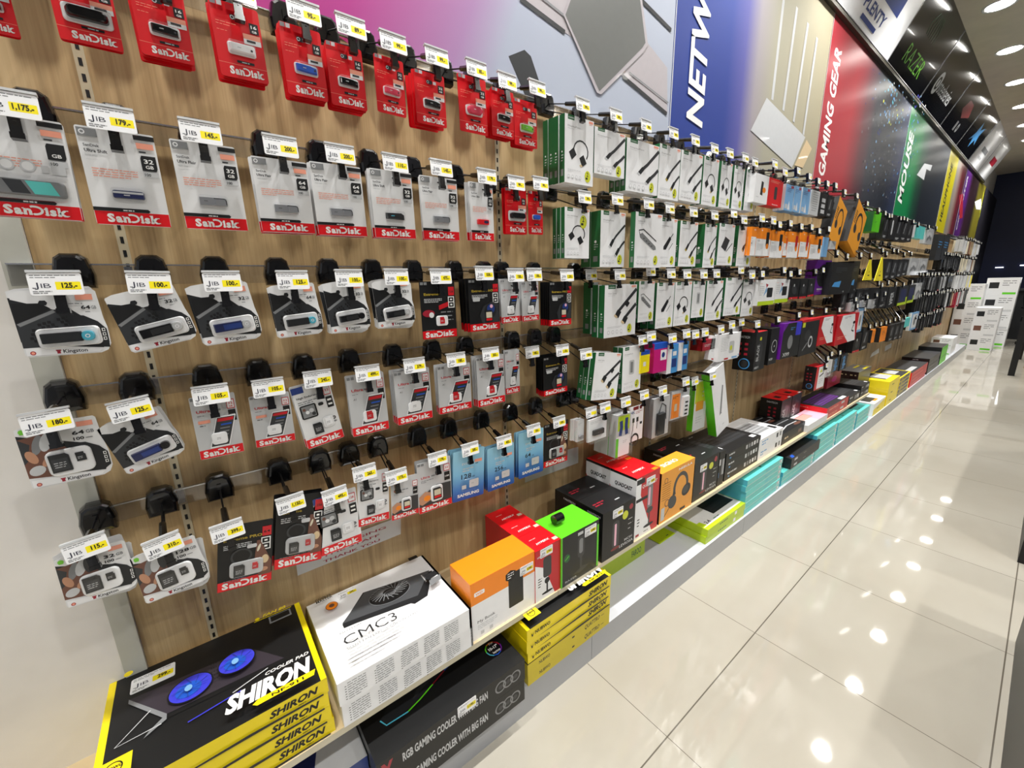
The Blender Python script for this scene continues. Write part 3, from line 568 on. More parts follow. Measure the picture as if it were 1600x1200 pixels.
def wallm(X, Y, Z, roll=0, yaw=0, pitch=0):
    """hanging frame: local x along the wall, y up, z out into the aisle"""
    B = Matrix(((0, 0, 1, X), (1, 0, 0, Y), (0, 1, 0, Z), (0, 0, 0, 1)))
    return B @ Matrix.Rotation(roll, 4, 'Z') @ Matrix.Rotation(yaw, 4, 'Y') @ Matrix.Rotation(pitch, 4, 'X')
def shelfm(X, Y, Z, yaw=0):
    """standing frame: origin at the near front bottom corner; x along the front, y to the back, z up"""
    return Matrix(((0, -1, 0, X), (1, 0, 0, Y), (0, 0, 1, Z), (0, 0, 0, 1))) @ Matrix.Rotation(yaw, 4, 'Z')
CACHE = {}
def cached(key, fn):
    if key not in CACHE: CACHE[key] = fn()
    return CACHE[key]
WORDS = 'first second third fourth fifth sixth seventh eighth ninth tenth eleventh twelfth thirteenth fourteenth fifteenth sixteenth seventeenth eighteenth nineteenth twentieth'.split()
def nth(k):
    if k < 20: return WORDS[k]
    t, u = divmod(k+1, 10); T = {2: 'twent', 3: 'thirt', 4: 'fort', 5: 'fift', 6: 'sixt', 7: 'sevent', 8: 'eight', 9: 'ninet'}[t]
    return T+'ieth' if u == 0 else T+'y-'+WORDS[u-1]
ROWN = ['top', 'second', 'third', 'fourth', 'fifth']

# ================================================================== room
XW = -1.13
def wood():
    m, N, L, b = newmat('wood_laminate')
    tc = N.new('ShaderNodeTexCoord'); mp = N.new('ShaderNodeMapping'); mp.inputs['Scale'].default_value = (1, 9, .55); L.new(tc.outputs['Object'], mp.inputs[0])
    n1 = N.new('ShaderNodeTexNoise'); n1.inputs['Scale'].default_value = 2.2; n1.inputs['Detail'].default_value = 6; n1.inputs['Distortion'].default_value = .6; L.new(mp.outputs[0], n1.inputs['Vector'])
    mp2 = N.new('ShaderNodeMapping'); mp2.inputs['Scale'].default_value = (1, 90, 2.5); L.new(tc.outputs['Object'], mp2.inputs[0])
    n2 = N.new('ShaderNodeTexNoise'); n2.inputs['Scale'].default_value = 3; n2.inputs['Detail'].default_value = 3; L.new(mp2.outputs[0], n2.inputs['Vector'])
    ad = N.new('ShaderNodeMath'); ad.operation = 'MULTIPLY_ADD'; L.new(n2.outputs['Fac'], ad.inputs[0]); ad.inputs[1].default_value = .35; L.new(n1.outputs['Fac'], ad.inputs[2])
    r = ramp(N, [(.3, WOODC[0]), (.62, WOODC[1]), (.95, WOODC[2])]); L.new(ad.outputs[0], r.inputs[0]); L.new(r.outputs[0], b.inputs['Base Color'])
    b.inputs['Roughness'].default_value = .42; return m
def floor_mat():
    m, N, L, b = newmat('polished_tile')
    tc = N.new('ShaderNodeTexCoord'); sx = N.new('ShaderNodeSeparateXYZ'); L.new(tc.outputs['Object'], sx.inputs[0])
    outs = []
    for ax, off in ((0, -0.4833), (1, 0.9272)):
        a = N.new('ShaderNodeMath'); a.operation = 'SUBTRACT'; L.new(sx.outputs[ax], a.inputs[0]); a.inputs[1].default_value = off-.3
        f = N.new('ShaderNodeMath'); f.operation = 'FLOORED_MODULO'; L.new(a.outputs[0], f.inputs[0]); f.inputs[1].default_value = .6
        c = N.new('ShaderNodeMath'); c.operation = 'COMPARE'; L.new(f.outputs[0], c.inputs[0]); c.inputs[1].default_value = .3; c.inputs[2].default_value = .0011 if ax else .0019
        outs.append(c)
    mx = N.new('ShaderNodeMath'); mx.operation = 'MAXIMUM'; L.new(outs[0].outputs[0], mx.inputs[0]); L.new(outs[1].outputs[0], mx.inputs[1])
    n = N.new('ShaderNodeTexNoise'); n.inputs['Scale'].default_value = 1.4; n.inputs['Detail'].default_value = 4; L.new(tc.outputs['Object'], n.inputs['Vector'])
    r = ramp(N, [(.35, (166, 160, 147)), (.65, (176, 171, 159))]); L.new(n.outputs['Fac'], r.inputs[0])
    mc = N.new('ShaderNodeMix'); mc.data_type = 'RGBA'; L.new(mx.outputs[0], mc.inputs[0]); L.new(r.outputs[0], mc.inputs[6]); mc.inputs[7].default_value = (*lin((96, 90, 80)), 1)
    L.new(mc.outputs[2], b.inputs['Base Color']); b.inputs['Roughness'].default_value = .035
    b.inputs['Specular IOR Level'].default_value = .55
    return m
def wallpaint(name, rgb, rough=.7):
    m, N, L, b = newmat(name)
    tc = N.new('ShaderNodeTexCoord'); n = N.new('ShaderNodeTexNoise'); n.inputs['Scale'].default_value = 6; n.inputs['Detail'].default_value = 5; L.new(tc.outputs['Object'], n.inputs['Vector'])
    c = rgb; r = ramp(N, [(.3, tuple(x*.96 for x in c)), (.7, tuple(min(255, x*1.02) for x in c))]); L.new(n.outputs['Fac'], r.inputs[0]); L.new(r.outputs[0], b.inputs['Base Color'])
    bp = N.new('ShaderNodeBump'); bp.inputs['Strength'].default_value = .05; L.new(n.outputs['Fac'], bp.inputs['Height']); L.new(bp.outputs[0], b.inputs['Normal'])
    b.inputs['Roughness'].default_value = rough; return m
WOOD = wood()
b = MB(); b.box(-3, 3, -4, 16, -.05, 0, floor_mat()); struct('floor', b.mesh('floor'))
b = MB(); b.box(-1.4, 3, -4, 16, 3.43, 3.5, wallpaint('ceiling_paint', (196, 186, 168), .35)); struct('ceiling', b.mesh('ceiling'))
b = MB(); b.box(-1.4, -1.2, -4, 14.5, 0, 3.43, wallpaint('wall_paint', (226, 224, 220))); struct('wall_left', b.mesh('wall_left'))
b = MB(); b.box(-1.4, 3, 14.5, 14.6, 0, 3.43, wallpaint('navy_paint', (10, 22, 62), .5)); struct('wall_back', b.mesh('wall_back'))
b = MB(); b.box(2.6, 2.7, -1, 14.5, 0, 3.43, wallpaint('light_block_paint', (92, 94, 100))); struct('light_block_wall', b.mesh('light_block_wall'))  # unseen wall, added to block ambient light from the aisle side
EDGE = -.205; COLX = -1.12
ENDY = 12.3
b = MB(); b.box(-1.2, COLX, -4, EDGE-.001, 0, 3.43, wallpaint('column_paint', (228, 225, 220))); struct('wall_near', b.mesh('wall_near'))
b = MB(); b.box(COLX, COLX+.004, EDGE-.036, EDGE, 0, 2.9, mat('grey_edge', (186, 186, 176), .5)); struct('trim_1', b.mesh('trim'))
# wood back panels between slotted uprights
UP = [-0.08+k*0.9105 for k in range(0, 14) if -0.08+k*0.9105 < ENDY+.5]
edges = [EDGE]+UP
ZT = 1.905
for k in range(len(edges)-1):
    a, c = edges[k], edges[k+1]
    b = MB(); b.box(-1.165, XW, a+(.0072 if k else 0), c-.0072, .1, ZT, WOOD)
    tag(ob('back_panel', b.mesh('back_panel')), f'tall brown wood laminate back panel, {nth(k)} bay from the left', 'panel', 'wood back panels')
for k, y in enumerate(UP):
    b = MB(); b.box(-1.16, XW+.002, y-.0075, y+.0075, .1, ZT, mat('upright_paint', (186, 174, 146), .4))
    if y < 6:
        z = .40
        while z < ZT-.02:
            b.box(XW, XW+.0024, y-.0026, y+.0026, z, z+.0125, 'black'); z += .025
    tag(ob('slotted_upright', b.mesh('slotted_upright')), f'cream slotted metal upright strip, {nth(k)} from the left on the wood wall', 'upright', 'slotted uprights')
# rails
RZ = [1.88, 1.625, 1.365, 1.14, .888]
railm = plastic('clear_rail', (242, 242, 242), .07)
for i, z in enumerate(RZ):
    for j, (a, c) in enumerate(((-.235 if i > 1 else -.5, UP[1]), (UP[1], UP[5]), (UP[5], ENDY-1.5))):
        t = thing('hanging_rail', f'clear flat rail with bright lip along the {ROWN[i]} hook row, {["left","middle","far right"][j]} run of wall', 'rail', Matrix.Translation((XW+.004, a, z)), 'hook rails on the wood wall')
        b = MB(); b.box(.012, .016, 0, c-a, -.018, .018, railm); ob('rail_bar', b.mesh('rail_bar'), t)
        b = MB(); b.box(.010, .018, 0, c-a, .018, .0205, 'chrome'); ob('rail_lip', b.mesh('rail_lip'), t)
        b = MB()
        y = a
        for u in UP:
            if a-.01 <= u <= c+.01: b.box(.002, .012, u-a-.006, u-a+.006, -.016, .016, 'chrome')
        ob('rail_bracket', b.mesh('rail_bracket'), t)

# shelf, plinth
b = MB(); b.box(-1.2, -1.12, ENDY, 14.5, 0, 2.92, wallpaint('dark_cladding', (28, 26, 36), .5)); struct('trim_4', b.mesh('trim'))
SX, SZ = -.83, .35
shelfmat = mat('shelf_edge', (204, 196, 172), .45)
for k, (a, c) in enumerate(((-.9, .84-.03), (.84-.03, 2.03), (2.03, 4.55))):
    t = thing('display_shelf', f'long cream wooden shelf under the hooks, {["near","middle","far"][k]} section', 'shelf', Matrix.Translation((0, a, SZ)), 'lower display shelves')
    b = MB(); b.box(XW+.004, SX, 0, c-a-.002, -.018, 0, mat('shelf_top', (208, 188, 150), .45), {'+x': shelfmat}); ob('shelf_board', b.mesh('shelf_board'), t)
    for y in (.1, c-a-.1):
        b = MB(); b.prism([(XW+.004, -.018), (XW+.004, -.03), (XW+.02, -.03), (SX-.1, -.024), (SX-.1, -.018)], -.003, .003, 'lgrey'); b.v = [(x, z_+y, y_) for x, y_, z_ in b.v]
        ob('shelf_bracket', b.mesh('shelf_bracket'), t)
b = MB(); b.box(XW, XW+.012, -.2, 4.55, SZ, SZ+.028, mat('shelf_top', (208, 188, 150), .45)); struct('trim_3', b.mesh('trim'))
PX = -0.8014
plm = mat('plinth_laminate', (166, 168, 172), .35, scale=8, noise=.06); plt = mat('plinth_top', (204, 207, 214), .12, noise=.03, scale=5)
for k, (a, c) in enumerate(((-.9, .95), (.95, 2.15), (2.15, 6.0), (6.0, 10.9))):
    b = MB(); b.box(XW, PX, a, c-.002, 0, .105, plm, {'+z': plt})
    tag(ob('plinth', b.mesh('plinth')), f'low grey laminate base plinth with glossy white top, {["nearest","second","third","farthest"][k]} length', 'plinth', 'base plinth lengths')

GRAPH = [
 (EDGE+.002, 1.742, 'tablet', gradmat('magenta_print', 0, .2, 1.3, [(0, (173, 20, 109)), (.35, (173, 42, 134)), (.62, (165, 126, 172)), (.75, (165, 172, 190)), (1, (168, 175, 190))], .45, -.45), 'magenta to pale blue wall graphic with a grey tablet shape'),
 (1.742, 3.45, 'network', gradmat('blue_print', 0, 0, 1.7, [(0, (25, 52, 133)), (.27, (29, 55, 138)), (.36, (81, 81, 151)), (.44, (151, 144, 151)), (.55, (160, 156, 138)), (1, (161, 153, 128))], .5), 'blue wall graphic with white vertical lettering and a white router picture'),
 (3.45, 5.73, 'gaming', gradmat('red_print', 0, 0, 2.27, [(0, (165, 37, 52)), (.26, (160, 39, 54)), (.4, (92, 50, 59)), (.52, (52, 55, 64)), (.8, (37, 42, 52)), (1, (44, 54, 81))], .3), 'red wall graphic with white vertical lettering fading to dark keys'),
 (5.73, 8.1, 'mouse', gradmat('green_print', 0, 0, 2.36, [(0, (20, 124, 71)), (.22, (20, 121, 69)), (.34, (25, 67, 50)), (.48, (30, 35, 42)), (1, (40, 45, 55))], .3), 'green wall graphic with white vertical lettering fading to dark grey'),
 (8.1, 9.7, 'yellow', gradmat('yellow_print', 0, 0, 1.6, [(0, (190, 178, 25)), (.42, (190, 178, 25)), (.46, (126, 126, 118)), (.6, (143, 126, 118)), (.8, (101, 25, 37)), (1, (76, 34, 50))], .3), 'yellow wall graphic with dark vertical lettering'),
 (9.71, 12.29, 'purple', gradmat('purple_print', 0, 0, 1.9, [(0, (71, 29, 101)), (.25, (82, 32, 109)), (.4, (50, 25, 37)), (.8, (37, 25, 29)), (1, (126, 118, 34))], .3), 'purple wall graphic with pale vertical marks at the far end'),
]
SHAPES = {'tablet': [('poly', [(0.8816, 1.9972),
 (0.9444, 2.031),
 (0.97, 2.021),
 (1.0399, 1.8971),
 (0.9626, 1.8807)], 'dgrey'),
 ('poly', [(0.947, 2.1633),
 (1.1747, 2.239),
 (1.1773, 2.1213),
 (1.117, 2.1272)], 'plank'),
 ('poly', [(1.2727, 2.1525),
 (1.5449, 2.231),
 (1.703, 2.1763),
 (1.7221, 2.0135),
 (1.4189, 2.0765)], 'plank'),
 ('line', [(0.9296, 2.1575),
 (1.117, 2.1272)], 0.014, 'dgrey'),
 ('line', [(1.4189, 2.0765),
 (1.7175, 2.0126)], 0.014, 'dgrey'),
 ('line', [(1.4948, 2.3493),
 (1.7146, 2.3107)], 0.014, 'dgrey'),
 ('line', [(1.014, 2.1889),
 (1.1611, 2.1636)], 0.006, 'grey'),
 ('line', [(1.4558, 2.0982),
 (1.7221, 2.0538)], 0.005, 'grey'),
 ('poly', [(1.1078, 2.1718),
 (1.1733, 2.3011),
 (1.4895, 2.4137),
 (1.5625, 2.2192),
 (1.5406, 2.1878),
 (1.2998, 1.989),
 (1.2756, 1.9895)], 'plank'),
 ('poly', [(1.1164, 2.1746),
 (1.1793, 2.3032),
 (1.4784, 2.4097),
 (1.546, 2.2188),
 (1.5275, 2.1968),
 (1.2891, 1.9966)], 'slate'),
 ('line', [(0.2717, 1.9458),
 (0.421, 1.8873),
 (0.5503, 1.8735)], 0.008, 'magenta')], 'network': [('line', [(2.6962, 2.8436),
 (2.7146, 2.7395),
 (2.7086, 2.2825)], 0.028, 'lgrey'),
 ('line', [(2.8902, 2.7681),
 (2.8654, 2.2623)], 0.028, 'lgrey'),
 ('line', [(3.0634, 2.747),
 (3.0282, 2.2352)], 0.028, 'lgrey'),
 ('line', [(3.2221, 2.7212),
 (3.1985, 2.1972)], 0.028, 'lgrey'),
 ('poly', [(2.4892, 2.0919),
 (2.5761, 2.2023),
 (2.6357, 2.2755),
 (3.2344, 2.1892),
 (3.0849, 1.9927)], 'lgrey'),
 ('poly', [(3.1195, 2.012),
 (3.2606, 2.1793),
 (3.3658, 2.1451),
 (3.2579, 2.0165)], 'tan'),
 ('vtext', 'NETWORK', 1.8642, 2.0103, 0.1338, 0.86, 'white')], 'gaming': [('vtext', 'GAMING GEAR', 3.5392, 2.0158, 0.125, 0.76, 'white'),
 ('dots', 4.3, 5.65, 2.0, 2.88, 150, ['grey', 'lblue', 'dblue', 'dgrey', 'grey']),
 ('dots', 4.5, 5.1, 2.5, 2.8, 70, ['badge', 'lblue', 'cyan', 'sky', 'grey']),
 ('dots', 5.1, 5.65, 2.2, 2.85, 90, ['lblue', 'sky', 'grey', 'indigo'])], 'mouse': [('vtext', 'MOUSE', 5.8217, 2.053, 0.19, 0.66, 'white'),
 ('poly', [(6.4574, 2.3869),
 (6.7213, 2.5381),
 (7.1428, 2.578),
 (7.0998, 2.5107),
 (6.8755, 2.5006),
 (6.8527, 2.3844)], 'lgrey')], 'yellow': [('vtext', 'HEADPHONE', 8.3, 2.04, 0.16, 0.74, 'char')], 'purple': [('vtext', 'COMPUTER', 9.85, 2.02, 0.1, 0.8, 'lgrey'),
 ('poly', [(9.4781, 2.4922),
 (9.797, 2.5525),
 (10.2651, 2.2329),
 (9.9654, 2.1917)], 'wine'),
 ('poly', [(11.2437, 2.5691),
 (11.9796, 2.694),
 (12.4433, 2.5328),
 (11.6239, 2.4751)], 'tagw'),
 ('line', [(12.1326, 2.8204),
 (12.3383, 2.3277)], 0.06, 'badge')]}
# upper printed panels
for i, (y0, y1, name, fill, desc) in enumerate(GRAPH):
    b = MB(); b.box(0, y1-y0-.004, 0, 2.93-ZT-.004, -.03, 0, fill if isinstance(fill, str) else fill)
    t = thing('graphic_panel', desc, 'wall graphic', wallm(XW+.004, y0, ZT+.004), None)
    b.e = .0004
    for kind, *a in SHAPES.get(name, []):
        if kind == 'poly': b.pl([(y-y0, z-ZT-.004) for y, z in a[0]], a[1])
        elif kind == 'line': b.stroke([(y-y0, z-ZT-.004) for y, z in a[0]], a[1], a[2])
        elif kind == 'vtext':
            s_, y, z, hh, ww, mm = a; b.text(s_, y-y0+hh, z-ZT-.004, hh, mm, w=ww, rot=math.pi/2, bold=.03, shear=.15)
        elif kind == 'dots':
            r = random.Random(5)
            for _ in range(a[4]):
                yy, zz = r.uniform(a[0], a[1])-y0, r.uniform(a[2], a[3])-ZT; q = r.uniform(.006, .014)
                b.rect(yy, zz, yy+q*1.6, zz+q*1.3, r.choice(a[5]))
    ob('printed_board', b.mesh('printed_board'), t)
    b = MB(); b.box(-.0, .004, 0, 2.93-ZT-.004, 0, .002, 'lgrey'); ob('edge_strip', b.mesh('edge_strip'), t)
# metal frame line + fascia signs tilting out to the ceiling
b = MB(); b.box(XW-.03, XW+.03, -1, 11.7, 2.92, 2.945, mat('frame_bronze', (70, 66, 56), .35, .5)); b.box(XW-.03, XW+.034, -1, 11.7, 2.945, 2.951, 'silver')
struct('trim_2', b.mesh('trim'))
ang = math.atan2(.24, .485); fl = math.hypot(.24, .485)
def fm(y):
    c, s = math.cos(ang), math.sin(ang)
    return Matrix(((0, s, c, -1.115), (1, 0, 0, y), (0, c, -s, 2.945), (0, 0, 0, 1)))
signs = [(1.0, 2.2, 'teal', 'teal fascia sign panel nearest the camera above the wall graphics'), (2.2, 3.4, 'teal', 'teal green fascia sign panel beside the white one near the ceiling'), (3.4, 4.62, 'tagw', 'white tilted fascia sign with a blue square logo'),
    (4.62, 5.83, 'black', 'black tilted fascia sign with green lettering'), (5.83, 7.02, 'black', 'black tilted fascia sign with white lettering and round emblem'), (7.02, 8.24, 'black', 'black tilted fascia sign with dark red emblem'),
    (8.24, 9.44, 'black', 'black tilted fascia sign with bright blue emblem'), (9.44, 10.6, 'tagw', 'white tilted fascia sign with faint grey lettering'), (10.6, 11.7, 'paper', 'white tilted fascia sign with red lettering at the far end')]
gl = mat('sign_black', (14, 15, 17), .12, noise=0, coat=.6)
for i, (a, c, col, lab) in enumerate(signs):
    t = thing('fascia_sign', lab, 'sign', fm(a), None); w = c-a
    b = MB(); b.box(.006, w-.006, 0, fl, -.02, 0, gl if col == 'black' else col)
    b2 = MB(); b2.box(w-.006, w+.004, 0, fl, -.02, .004, 'chrome'); ob('divider_strip', b2.mesh('divider_strip'), t)
    b.e = .0006
    if i == 2:
        b.rect(.35, .2, .95, .56, 'dblue'); b.text('VIS', .42, .3, .16, 'tagw', w=.45, shear=.2); b.text('PLENTY', .35, .1, .06, 'dblue', w=.45); b.rect(.4, .05, .72, .075, 'dblue')
    if i == 3:
        b.text('RAZER', .25, .09, .12, 'razer', w=.58, bold=-.01)
        for k in range(6): b.stroke([(.42+.05*k, .3), (.38+.06*k, .36), (.46+.03*k, .44)], .007, 'ugreen')
    if i == 4: b.text('steelseries', .32, .15, .12, 'lgrey', w=.6, bold=.0); b.ring(.22, .2, .05, .085, 'lgrey'); b.disc(.22, .2, .03, 'lgrey')
    if i == 5:
        b.pl([(.35, .26), (.55, .2), (.85, .26), (.7, .36), (.45, .36)], 'dred'); b.rect(.52, .08, .6, .17, 'grey'); b.ring(.7, .125, .02, .045, 'grey')
    if i == 6:
        b.pl([(.35, .15), (.5, .2), (.6, .1), (.68, .2), (.85, .16), (.75, .26), (.8, .36), (.62, .3), (.5, .38), (.48, .26)], 'sky')
    if i == 7: b.rect(.3, .2, .8, .26, 'grey'); b.rect(.4, .12, .7, .15, 'lgrey')
    if i == 8: b.rect(.3, .2, .8, .3, 'wine')
    ob('sign_face', b.mesh('sign_face'), t)

# ceiling downlights; the two aisle rows are unseen and added
def lamp(x, y, power):
    t = thing('ceiling_downlight', 'round recessed ceiling downlight', 'ceiling light', Matrix.Translation((x, y, 3.43)), 'recessed ceiling downlights')
    def ringm():
        b = MB(); R = []
        for r, z in ((.1, 0), (.1, -.006), (.085, -.006), (.078, .0)): R.append([(r*math.cos(a), r*math.sin(a), z) for a in [2*math.pi*i/24 for i in range(24)]])
        b.loft(R, 'tagw', caps=False); return b.mesh('trim_ring', True)
    ob('trim_ring', cached('ring', ringm), t)
    def dm():
        b = MB(); b.prism([(.078*math.cos(a), .078*math.sin(a)) for a in [2*math.pi*i/24 for i in range(24)]], -.004, -.001, mat('lamp_glow', (255, 252, 244), .4, emit=GLOW, noise=0)); return b.mesh('diffuser')
    ob('diffuser', cached('diff', dm), t)
    L = bpy.data.lights.new('lamp', 'SPOT'); L.energy = power; L.spot_size = math.radians(125); L.spot_blend = 1; L.shadow_soft_size = .045; L.color = (1, .985, .955)
    o = bpy.data.objects.new('lamp', L); C.objects.link(o); o.parent = t; o.location = (0, 0, -.03)
for k in range(-3, 9): lamp(-.66, 4.42+1.13*k-1.13, LAMPW)
for k in range(-2, 7): lamp(.9, 4.0+1.7*k-3.4, FILLW); lamp(2.1, 4.0+1.7*k-3.4, FILLW)  # two unseen rows, added to brighten the card fronts from the aisle

# ================================================================== hooks
def plate_mesh():
    b = MB(); pts = [(-.026, -.024), (.026, -.024), (.028, 0), (.022, .03), (.012, .038), (-.012, .038), (-.022, .03), (-.028, 0)]
    b.prism(pts, .0, .012, 'gloss'); b.puff(pts, .012, .014, 'gloss', .3); b.box(-.004, .004, .0, .018, .022, .029, 'gloss')
    for k in range(3): b.box(-.02, .02, .012+.008*k, .0145+.008*k, .012, .024-.002*k, 'gloss')
    return b.mesh('mounting_plate', False)
def label_mesh(price):
    b = MB(); W2, H2 = .029, .0165
    b.prism(rrect(-W2, -H2, W2, H2, .003), 0, .0008, 'tagw'); b.z = .0008
    b.rr(-.001, -.0085, .0265, .0035, .001, 'yellow'); b.small(-.026, .0125, .05, 2, .0032, 'grey', 3, .4); b.small(-.026, -.0115, .02, 2, .0026, 'grey', 5, .6)
    b.text('J', -.0235, -.0055, .0085, 'ink', w=.0045, bold=-.008); b.text('I', -.0165, -.0055, .007, 'ink', w=.0012, bold=-.005); b.text('B', -.0135, -.0055, .007, 'ink', w=.0075, bold=-.008); b.stroke([(-.0255, -.0055), (-.0215, -.0058)], .001, 'ink')
    if price: b.text(price, .0055 if len(price) < 6 else .002, -.0055, .0075, 'black', w=min(.021, .0034*len(price)), bold=.035)
    return b.mesh('price_label')
def holder_mesh():
    b = MB(); b.box(-.029, .029, .0175, .021, -.006, .002, 'lgrey'); b.box(-.029, .029, -.018, .018, -.0018, -.0004, 'clear')
    b.box(-.0065, .0065, -.042, .016, -.010, -.002, 'gloss'); b.box(-.0075, .0075, -.044, -.036, -.012, -.001, 'gloss')
    return b.mesh('label_holder')
def label_far():
    b = MB(); b.prism(rrect(-.02, -.015, .02, .015, .003), 0, .001, 'tagw'); b.z = .001; b.rect(0, -.008, .016, .002, 'yellow'); b.small(-.017, .009, .03, 2, .004, 'grey', 2)
    return b.mesh('price_label')
HK = [0]*5
HOOKN = {}
def hook(row, Y, Xt, tY, tZ, price, tilt=0, what=''):
    """plate on the rail, thin prong, overarm and price label holder"""
    k = HK[row]; HK[row] += 1
    Z = RZ[row]; X0 = XW+.018; L = Xt-X0
    lab = f'black display hook, {nth(k)} from left on the {ROWN[row]} rail'
    if price: lab += f', price {price}'
    t = thing('display_hook', lab, 'hook', wallm(X0, tY, Z), f'display hooks on the {ROWN[row]} rail')
    ob('mounting_plate', cached('plate', plate_mesh), t)
    b = MB(); dz = tZ-Z
    b.tube((0, -.012, .02), (0, min(-.012, dz-.03), L-.006), .0019, 'rod', 6); b.tube((0, min(-.012, dz-.03), L-.006), (0, min(-.004, dz-.02), L+.0), .0019, 'rod', 6)
    ob('prong', b.mesh('prong'), t)
    b = MB(); y1 = dz+.006; p = Vector((0, .008, .02)); q = Vector((0, y1, L-.004)); m_ = p.lerp(q, .55)
    b.tube(p, m_, .0017, 'rod', 6); b.tube(m_, q, .006, 'gloss', 8, .0075)
    ob('label_arm', b.mesh('label_arm'), t)
    near = Y < 2.4
    hm = Matrix.Translation((0, dz, L)) @ Matrix.Rotation(tilt, 4, 'Z') @ Matrix.Rotation(-.12, 4, 'X')
    h = ob('label_holder', cached('holder', holder_mesh) if near else cached('holderf', lambda: (lambda b: (b.box(-.02, .02, -.03, .018, -.014, -.003, 'gloss'), b.mesh('label_holder'))[1])(MB())), t, hm)
    ob('price_label', cached('tag'+(price or '') if near else 'tagfar', (lambda: label_mesh(price)) if near else label_far), h)
    return k

# ================================================================== printed blister cards
def sandisk(b, x, y, w, h, m='white'):
    """white slab-serif wordmark built letter by letter"""
    def R(x0, y0, x1, y1): b.rect(x+x0*w, y+y0*h, x+x1*w, y+y1*h, m)
    adv = [('S', 0, .135, 1), ('a', .15, .12, 1), ('n', .285, .125, 1), ('D', .39, .2, 1), ('i', .612, .05, 1), ('s', .68, .105, 1), ('k', .805, .16, 1)]
    for ch, ox, ww, _ in adv:
        if ch == 'D':
            cx = x+.455*w; n = 12; pts = [(cx+.115*w*math.cos(t), y+h*.5+h*.46*math.sin(t)) for t in [math.pi/2-math.pi*i/n for i in range(n+1)]]
            b.stroke([(x+.395*w, y+h*.9), (x+.425*w, y+h*.96)]+pts+[(x+.43*w, y+.04*h)], .042*w, m); continue
        b.text(ch, x+ox*w, y, h, m, w=ww*w, bold=.05)
        if ch == 'n': R(.272, 0, .335, .1); R(.365, 0, .428, .1); R(.268, .64, .3, .76)
        if ch == 'i': R(.6, 0, .674, .1); R(.598, .64, .64, .76)
        if ch == 'k': R(.792, 0, .868, .1); R(.915, 0, .985, .1); R(.788, .9, .83, 1.0); R(.9, .64, .975, .74)
def outline(w, h, r=.004, bump=False):
    return rrect(0, 0, w, h, r)
